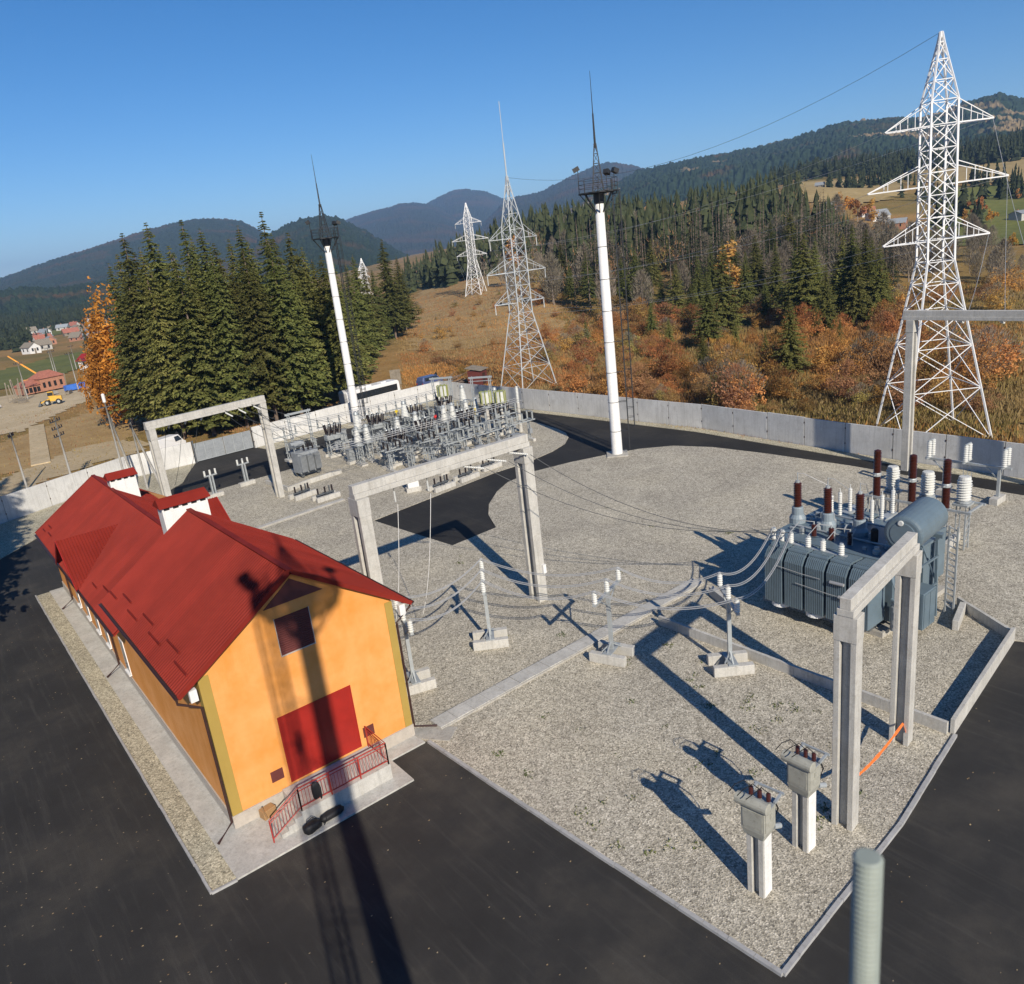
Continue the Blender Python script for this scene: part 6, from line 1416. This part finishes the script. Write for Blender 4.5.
car('silver_car', 'grey car parked under the spruces behind the gate pillar', 'car', (33.5, 79.0, -.05), .35, CARP, .86, 'grey_paint', CARG, (-1.35, 1.35))
car('white_car', 'small white car at the building site, left of the brick house', 'car', (9.0, 176, -.05), .9, CARP, .86, 'bus_white', CARG, (-1.35, 1.35))
ld = thing('wheel_loader', 'yellow wheel loader standing on the dirt yard below the brick house', 'loader', (19.3, 165.5, .02), 2.9); ld.scale = (.82, .82, .9)
mb = hull([(-2.6, .9), (.2, .9), (.3, 1.9), (-1.0, 2.1), (-2.6, 1.9)], .85, .9); mb.build('engine_body', 'loader_yellow', ld, bevel=.05)
mb = MB(); mb.box(-.9, .5, -.7, .7, 1.9, 3.2); cb_ = mb.build('cab', 'loader_yellow', ld, bevel=.05); mb = MB(); mb.box(-.8, .52, -.72, .72, 2.2, 3.0); mb.build('cab_glass', 'glass', cb_)
mb = MB(); mb.bar((.3, -.5, 1.5), (2.5, -.5, .8), .22); mb.bar((.3, .5, 1.5), (2.5, .5, .8), .22); mb.build('lift_arm', 'loader_yellow', ld)
mb = MB(); mb.add([(2.4, -1.2, .2), (3.3, -1.2, .15), (2.5, -1.2, 1.2), (2.4, 1.2, .2), (3.3, 1.2, .15), (2.5, 1.2, 1.2)], [(0, 1, 2), (5, 4, 3), (0, 3, 4, 1), (1, 4, 5, 2), (2, 5, 3, 0)]); mb.build('bucket', 'steel_dark', ld)
wheels(ld, (-1.7, 1.0), .95, .68)
cr = thing('truck_crane', 'truck crane with a long orange boom raised behind the brick house', 'crane', (24.0, 214, -.3), PI - .1); cr.scale = (.75, .75, .75)
mb = MB(); mb.box(-4.5, 4.5, -1.2, 1.2, .9, 1.7); mb.build('chassis', 'crane_orange', cr); mb = MB(); mb.box(2.8, 4.8, -1.15, 1.15, 1.7, 3.1); mb.build('cab', 'crane_orange', cr, bevel=.08)
mb = MB(); mb.bar((-2, 0, 2.6), (3.6, 0, 8.4), .55, .55); mb.bar((3.0, 0, 7.8), (7, 0, 12), .4, .4); mb.build('boom', 'crane_orange', cr)
mb = MB(); mb.box(-3.2, -.8, -1, 1, 1.7, 3.0); mb.build('turntable', 'crane_orange', cr); wheels(cr, (-3.4, -2.1, 3.3), 1.1, .55)
# ------------------------------------------------------------------ houses
def house(name, label, loc, rz, w, l, h, rh, wall, roof, nwin=2, chim=True, group=None, ov=.5):
    t = thing(name, label, 'house', loc, rz, group)
    mb = MB(); mb.add([(-w / 2, -l / 2, -1), (w / 2, -l / 2, -1), (w / 2, -l / 2, h), (0, -l / 2, h + rh), (-w / 2, -l / 2, h), (-w / 2, l / 2, -1), (w / 2, l / 2, -1), (w / 2, l / 2, h), (0, l / 2, h + rh), (-w / 2, l / 2, h)], [(0, 1, 2, 3, 4), (9, 8, 7, 6, 5), (1, 6, 7, 2), (5, 0, 4, 9), (0, 5, 6, 1)]); mb.build('wall', wall, t)
    mb = MB(); k = rh / (w / 2)
    for s in (-1, 1):
        a = [(0, -l / 2 - ov, h + rh + .22), (s * (w / 2 + ov), -l / 2 - ov, h - k * ov + .22), (s * (w / 2 + ov), l / 2 + ov, h - k * ov + .22), (0, l / 2 + ov, h + rh + .22)]
        b = [(x, y, z - .2) for x, y, z in a]; q = [(0, 1, 2, 3), (7, 6, 5, 4), (0, 4, 5, 1), (1, 5, 6, 2), (2, 6, 7, 3)]; mb.add(a + b, q if s > 0 else [f[::-1] for f in q])
    r = mb.build('roof', roof, t)
    if chim: mb = MB(); mb.box(w * .12, w * .12 + .7, l * .1, l * .1 + .7, h + rh * .4, h + rh + .9); mb.build('chimney', 'brick', r)
    for i in range(nwin):
        y = l * ((i + .5) / nwin - .5)
        for s in (-1, 1): mb = MB(); mb.box(min(s * (w / 2 - .05), s * (w / 2 + .04)), max(s * (w / 2 - .05), s * (w / 2 + .04)), y - .55, y + .55, h * .35, h * .8); mb.build('window', 'glass', t)
    for x in (-w * .22, w * .22): mb = MB(); mb.box(x - .5, x + .5, -l / 2 - .04, -l / 2 + .05, h * .35, h * .8); mb.build('window', 'glass', t)
    mb = MB(); mb.box(-.5, .5, -l / 2 - .03, -l / 2 + .04, 0, h * .75); mb.build('door', 'wood', t)
    return t
hb = thing('brick_house', 'unfinished red brick house with hipped roof and open window holes', 'house', (22.6, 203, -.1), .35); hb.scale = (.52, .52, .56)
mb = MB(); mb.box(-2, 10, -5, 5, -.5, 5.2); mb.box(-10, -2.002, -4.5, 4.5, -.5, 3.0); mb.build('wall', 'brick', hb)
mb = MB(); mb.add([(-2.6, -5.6, 5.2), (10.6, -5.6, 5.2), (10.6, 5.6, 5.2), (-2.6, 5.6, 5.2), (1.5, 0, 8.2), (6.5, 0, 8.2)], [(0, 1, 5, 4), (2, 3, 4, 5), (1, 2, 5), (3, 0, 4), (3, 2, 1, 0)])
mb.add([(-10.6, -5.1, 3.0), (-2.0, -5.1, 3.0), (-2.0, 5.1, 3.0), (-10.6, 5.1, 3.0), (-7.5, 0, 5.4), (-2.0, 0, 5.4)], [(0, 1, 5, 4), (2, 3, 4, 5), (1, 2, 5), (3, 0, 4), (3, 2, 1, 0)]); mb.build('roof', 'thatch_red', hb)
for x in (-1, 1.6, 4.4, 7.4): mb = MB(); mb.box(x, x + 1.3, -5.03, -4.5, 1.0, 3.4); mb.build('window_opening', 'black', hb)
for x in (-9, -7, -5, -3.2): mb = MB(); mb.box(x - .7, x + .8, -4.53, -4, .0, 2.2); mb.build('porch_opening', 'black', hb)
for x, y, h in ((-11, -6, 7), (-12.5, -5.5, 7.5), (9, -7, 6)): mb = MB(); mb.bar((x, y, 0), (x + .4, y, h), .35); mb.build('scaffold_pole', 'wood', hb)
cn = thing('site_container', 'blue tarpaulin covered stack beside the brick house', 'container', (28.3, 189, -.05), .2); cn.scale = (.55, .55, .6)
mb = MB(); mb.box(-4.5, 4.5, -1.5, 1.5, 0, 2.2); mb.build('container_body', 'blue_tarp', cn, bevel=.1); mb = MB()
for i in range(9): mb.box(-4.2 + i, -4.1 + i, -1.56, -1.501, .1, 2.1)
mb.build('ribs', 'blue_tarp', cn)
tk = thing('parked_truck', 'dark lorry parked beside the blue tarpaulin stack', 'truck', (34.2, 193, -.05), .2); tk.scale = (.7, .7, .75)
mb = MB(); mb.box(-3.6, 2, -1.2, 1.2, 1.0, 3.2); mb.build('cargo_body', 'steel_dark', tk); mb = MB(); mb.box(2.1, 3.9, -1.15, 1.15, .8, 2.8); mb.build('cab', 'steel_dark', tk, bevel=.1); wheels(tk, (-2.5, 2.9), 1.05, .5)
house('kiosk', 'small purple sheet metal hut at the edge of the building site', (39.2, 204, 0), .3, 4, 4, 2.6, .8, 'purple', 'purple', 1, False)
house('kiosk', 'little red roofed hut near the orange tree at the valley edge', (46, 262, T(46, 262)), .5, 5, 5, 3.0, 1.6, 'white_paint', 'door_red', 1, False)
hr = random.Random(77); WL = [('white_paint', 'white'), ('concrete_light', 'pale grey'), ('brick', 'brick'), ('wood', 'wooden')]; RL = [('thatch_red', 'red'), ('grey_paint', 'grey'), ('steel', 'tin'), ('wood', 'brown')]
vv = []
for i in range(22):
    for _ in range(60):
        px, r = hr.uniform(14, 92), hr.uniform(520, 900); x, y = at(az_of(px), r)
        if all(math.hypot(x - a, y - b) > 17 for a, b in vv): break
    vv.append((x, y)); a, b = WL[hr.choice((0, 1, 1, 2, 3, 3))], RL[hr.randint(0, 3)]
    house('village_house', '%s house with %s roof in the far valley village' % (a[1], b[1]), (x, y, T(x, y)), hr.uniform(0, 3), hr.uniform(5, 8), hr.uniform(7, 11), hr.uniform(2.4, 4), hr.uniform(2, 3.2), a[0], b[0], 2, True, '%s and %s village houses' % (a[1], b[1]))
def far_house(px, py, r, *a, **k):
    x, y, g, h = from_top(px, py, r); o = house('farm_house', a[0], (x, y, T(x, y)), *a[1:], **k); o.scale = (.6, .6, .6)
far_house(878, 205, 430, 'pale farm house with grey roof left of the white pylon', 1.1, 10, 15, 4, 4.5, 'white_paint', 'grey_paint')
far_house(897, 212, 400, 'dark barn with shiny tin roof beside the pylon body', .3, 9, 13, 4, 3, 'brick', 'steel')
far_house(868, 204, 450, 'small farm house with rusty roof at the orange trees', .7, 8, 10, 4, 4, 'white_paint', 'thatch_red')
far_house(1022, 200, 420, 'cream coloured house with flat grey roof at the right edge', 1.3, 10, 12, 5, 2.0, 'concrete_light', 'grey_paint')
far_house(832, 200, 480, 'tiny white cottage on the tan field', .6, 7, 9, 3, 3, 'white_paint', 'grey_paint')
far_house(820, 172, 640, 'tiny grey barn on the upper field', .4, 8, 10, 3, 3, 'wood', 'grey_paint')
# ------------------------------------------------------------------ poles and small things beyond the wall
MT['pole_grey'] = M('grey_pole', (.30, .29, .27), .9, .2, 2)
def timber_pole(label, loc, h, rz, arms=2, leg=None, name='power_pole', top=False):
    t = thing(name, label, 'pole', loc, rz)
    mb = MB(); mb.tube([(0, 0, -.2), (0, 0, h)], .14, 8, .085)
    if leg: mb.tube([(leg[0], leg[1], -.2), (0, 0, h * .92)], .15, 8, .1)
    mb.build('pole_shaft', 'pole_grey', t, smooth=True)
    for i in range(arms):
        z = h - .5 - i * .9; mb = MB(); mb.bar((-1.1, 0, z), (1.1, 0, z), .1, .1); a = mb.build('crossarm', 'steel_dark', t)
        for x in (-1, -.5, .5, 1): mb = MB(); mb.ins((x, 0, z + .05), .3, .09, 6, 3); mb.build('pin_insulator', 'dark_porc', a)
    if top: mb = MB(); mb.lathe([(.14, 0), (.18, .05), (.18, .9), (.1, 1.0)], 10, (0, 0, h)); mb.build('pole_cap', 'white_paint', t)
    return t
timber_pole('slim pole with three dark crossarms at the wall left of the red roof', (7.6, 77.5, -.1), 8.8, .9, 3)
timber_pole('braced twin concrete pole with a pale cap behind the far chimney', (11.5, 66.8, 0), 10.6, .4, 1, (1.6, .6), top=True)
timber_pole('second braced concrete pole close to the wall by the far chimney', (13.4, 66.0, 0), 8.0, 1.2, 1, (-.7, -1.7))
timber_pole('thin pole beside the pale concrete lane at the left edge', (3.1, 81.7, -.1), 7.5, 1.2, 1)
for px, py, r, lab in ((68, 352, 215, 'tall thin pole right of the brick house'), (80, 358, 205, 'pale leaning pole at the purple hut'), (50, 350, 240, 'thin pole behind the brick house'), (17, 362, 222, 'pole at the left gable of the brick house'), (47, 347, 300, 'twin pole on the valley road'), (70, 345, 300, 'pole on the valley meadow')):
    x, y, g, h = from_top(px, py, r); timber_pole(lab, (x, y, T(x, y)), min(max(h, 6), 11), .6, 1)
pth = thing('concrete_lane', 'pale concrete slab lane beyond the left wall', 'path', (0, 0, 0)); mb = MB(); P0_, P1_ = Vector((6.9, 97.2, 0)), Vector((12.1, 137.4, 0)); n = 6
for i in range(n):
    a = P0_.lerp(P1_, i / n + .001); b = P0_.lerp(P1_, (i + 1) / n - .001); d = (b - a).normalized(); s = Vector((-d.y, d.x, 0)) * 1.25; mb.add([tuple(q + Vector((0, 0, z))) for z in (-.05, .16) for q in (a - s, a + s, b + s, b - s)], [(3, 2, 1, 0), (4, 5, 6, 7), (0, 1, 5, 4), (1, 2, 6, 5), (2, 3, 7, 6), (3, 0, 4, 7)])
mb.build('lane_slabs', 'dirt_grey', pth)
shd = thing('brown_shed', 'brown and red sheet metal shed beside the grey corner pylon', 'shed', (71.5, 79.5, 0), .5)
mb = MB(); mb.box(-1.3, 1.3, -1.2, 1.2, 0, 2.6); mb.build('shed_wall', 'maroon', shd); mb = MB(); mb.add([(-1.6, -1.5, 2.6), (1.6, -1.5, 2.6), (1.6, 1.5, 3.1), (-1.6, 1.5, 3.1), (-1.6, -1.5, 2.7), (1.6, -1.5, 2.7), (1.6, 1.5, 3.2), (-1.6, 1.5, 3.2)], [(3, 2, 1, 0), (4, 5, 6, 7), (0, 1, 5, 4), (1, 2, 6, 5), (2, 3, 7, 6), (3, 0, 4, 7)]); mb.build('shed_roof', 'wood', shd)
mb = MB(); mb.box(-.5, .5, -1.24, -1.201, .1, 2.1); mb.build('shed_door', 'brown_gutter', shd)
sg = thing('notice_board', 'weathered board on a post beside the white bus', 'board', (60.8, 88.5, -.1), -.7)
mb = MB(); mb.box(-.9, .9, -.04, .04, 1.6, 4.2); mb.build('board_panel', 'wood', sg); mb = MB(); mb.bar((-.7, .08, 0), (-.7, .08, 4.0), .1); mb.bar((.7, .08, 0), (.7, .08, 4.0), .1); mb.build('board_post', 'wood', sg)
lg = thing('branch_pile', 'heap of cut dark branches and poles between blue car and shed', 'wood pile', (68.0, 83.5, 0), .3); mb = MB()
for i in range(46): a = rnd.gauss(0, .22); L = rnd.uniform(1.5, 4); x, y, z = rnd.gauss(0, 1.2), rnd.gauss(0, 1.0), abs(rnd.gauss(0, .8)); mb.tube([(x - L * math.cos(a), y - L * math.sin(a), z), (x + L * math.cos(a), y + L * math.sin(a), z + rnd.uniform(-.4, .7))], rnd.uniform(.03, .08), 4)
o = mb.build('branches', 'bark', lg); o['kind'] = 'stuff'
# ------------------------------------------------------------------ haze
if True:
    MTH = bpy.data.materials.new('haze'); MTH.use_nodes = True; ht = MTH.node_tree; ht.nodes.clear()
    ho = ht.nodes.new('ShaderNodeOutputMaterial'); hv = ht.nodes.new('ShaderNodeVolumePrincipled'); hv.inputs['Color'].default_value = (.36, .60, 1, 1); hv.inputs['Density'].default_value = .00011; hv.inputs['Anisotropy'].default_value = .0
    ht.links.new(hv.outputs[0], ho.inputs['Volume']); MT['haze'] = MTH
    mb = MB(); S = 15500; mb.box(-S, S, -S, S, -90, 560); o = mb.build('haze', 'haze'); tag(o, 'thin bluish autumn haze filling the valley', kind='stuff')
# ------------------------------------------------------------------ the photographer on the ladder of the near mast (behind the viewpoint)
def skin(name, verts, edges, radii, mat, parent, root=0, sub=1):
    me = bpy.data.meshes.new(name); me.from_pydata(verts, edges, []); me.materials.append(MT[mat]); o = bpy.data.objects.new(name, me); COL.objects.link(o); o.parent = parent
    m = o.modifiers.new('skin', 'SKIN'); m.use_smooth_shade = True
    for i, d in enumerate(me.skin_vertices[0].data): d.radius = (radii[i], radii[i]); d.use_root = (i == root)
    s = o.modifiers.new('sub', 'SUBSURF'); s.levels = s.render_levels = sub; return o
MT['skin_tone'] = M('skin_tone', (.42, .24, .17), .6, .06, 8); MT['jacket_cloth'] = M('dark_jacket_cloth', (.03, .035, .05), .85, .2, 6); MT['hair'] = M('dark_hair', (.03, .02, .015), .6, .2, 20)
pp = thing('person', 'person in a dark jacket standing on the mast ladder just behind the viewpoint', 'person', CAM + Vector((.08, -.56, -1.62)), .62)
Vv = [(0, 0, .92), (0, .02, 1.12), (0, .03, 1.34), (0, .02, 1.46), (0, .03, 1.54), (0, .05, 1.63), (0, .04, 1.70),
      (.10, 0, .88), (.13, .10, .50), (.12, .05, .10), (.12, .18, .04), (-.10, 0, .88), (-.13, .22, .66), (-.12, .12, .30), (-.12, .25, .24),
      (.19, .02, 1.38), (.27, .02, 1.12), (.24, .20, 1.02), (.22, .30, 1.05), (-.19, .02, 1.38), (-.27, .04, 1.14), (-.22, .20, 1.22), (-.18, .30, 1.28)]
Ee = [(0, 1), (1, 2), (2, 3), (3, 4), (4, 5), (5, 6), (0, 7), (7, 8), (8, 9), (9, 10), (0, 11), (11, 12), (12, 13), (13, 14), (2, 15), (15, 16), (16, 17), (17, 18), (2, 19), (19, 20), (20, 21), (21, 22)]
Rr = [.13, .13, .14, .06, .07, .095, .075, .09, .06, .04, .04, .09, .06, .04, .04, .06, .045, .035, .03, .06, .045, .035, .03]
skin('body', Vv, Ee, Rr, 'skin_tone', pp, 0, 2)
keep = [i for i in range(23) if i not in (4, 5, 6, 18, 22)]; ix = {o: n for n, o in enumerate(keep)}
skin('jacket_and_trousers', [Vv[i] for i in keep], [(ix[a], ix[b]) for a, b in Ee if a in ix and b in ix], [Rr[i] * 1.22 + .012 for i in keep], 'jacket_cloth', pp, 0, 2)
mb = MB(); blob(mb, (0, .02, 1.69), (.10, .115, .075), 4, 12, 8); mb.build('hair', 'hair', pp, smooth=True)
for s, base in ((1, (.22, .30, 1.05)), (-1, (-.18, .30, 1.28))):
    for f in range(4):
        a = Vector(base) + Vector((s * (.018 - .013 * f), .03, .012)); L = (.062, .072, .068, .052)[f]
        mb = MB(); mb.tube([a - Vector((0, .03, .01)), a + Vector((0, L * .55, .01)), a + Vector((0, L * .8, -.02)), a + Vector((0, L * .55, -.05))], .0085, 6, .0065); mb.build('finger', 'skin_tone', pp)
    a = Vector(base) + Vector((-s * .03, .0, .01)); mb = MB(); mb.tube([a, a + Vector((-s * .02, .03, .01)), a + Vector((-s * .01, .06, -.01))], .010, 6, .008); mb.build('thumb', 'skin_tone', pp)
mb = MB(); mb.lathe([(.006, 0), (.016, .02), (.004, .035)], 8, (0, .135, 1.615), (0, .5, 1)); mb.build('nose', 'skin_tone', pp)
# clutter at the building site
cl_r = random.Random(91)
for i in range(9):
    x, y = cl_r.uniform(14, 32), cl_r.uniform(176, 196); t = thing('material_pile', 'stack of timber or blocks lying in front of the brick house', 'pile', (x, y, 0), cl_r.uniform(0, 3), 'material piles at the building site'); mb = MB()
    for k in range(5): mb.box(-1.2 + cl_r.uniform(-.2, .2), 1.2, -.5 + k * .2, -.32 + k * .2, 0, cl_r.uniform(.3, .8))
    mb.build('stack', ('wood', 'brick', 'concrete')[i % 3], t)
for i in range(7):
    x, y = (13.5 + i * .55 + cl_r.uniform(-.3, .3), 186 + cl_r.uniform(-1.5, 1.5)); mb = MB(); mb.bar((0, 0, -.1), (cl_r.uniform(-.5, .5), 0, cl_r.uniform(3.5, 5.5)), .22); o = mb.build('scaffold_post', 'wood'); o.location = (x, y, 0); tag(o, 'rough timber prop standing at the left end of the brick house', 'prop', 'timber props at the brick house')
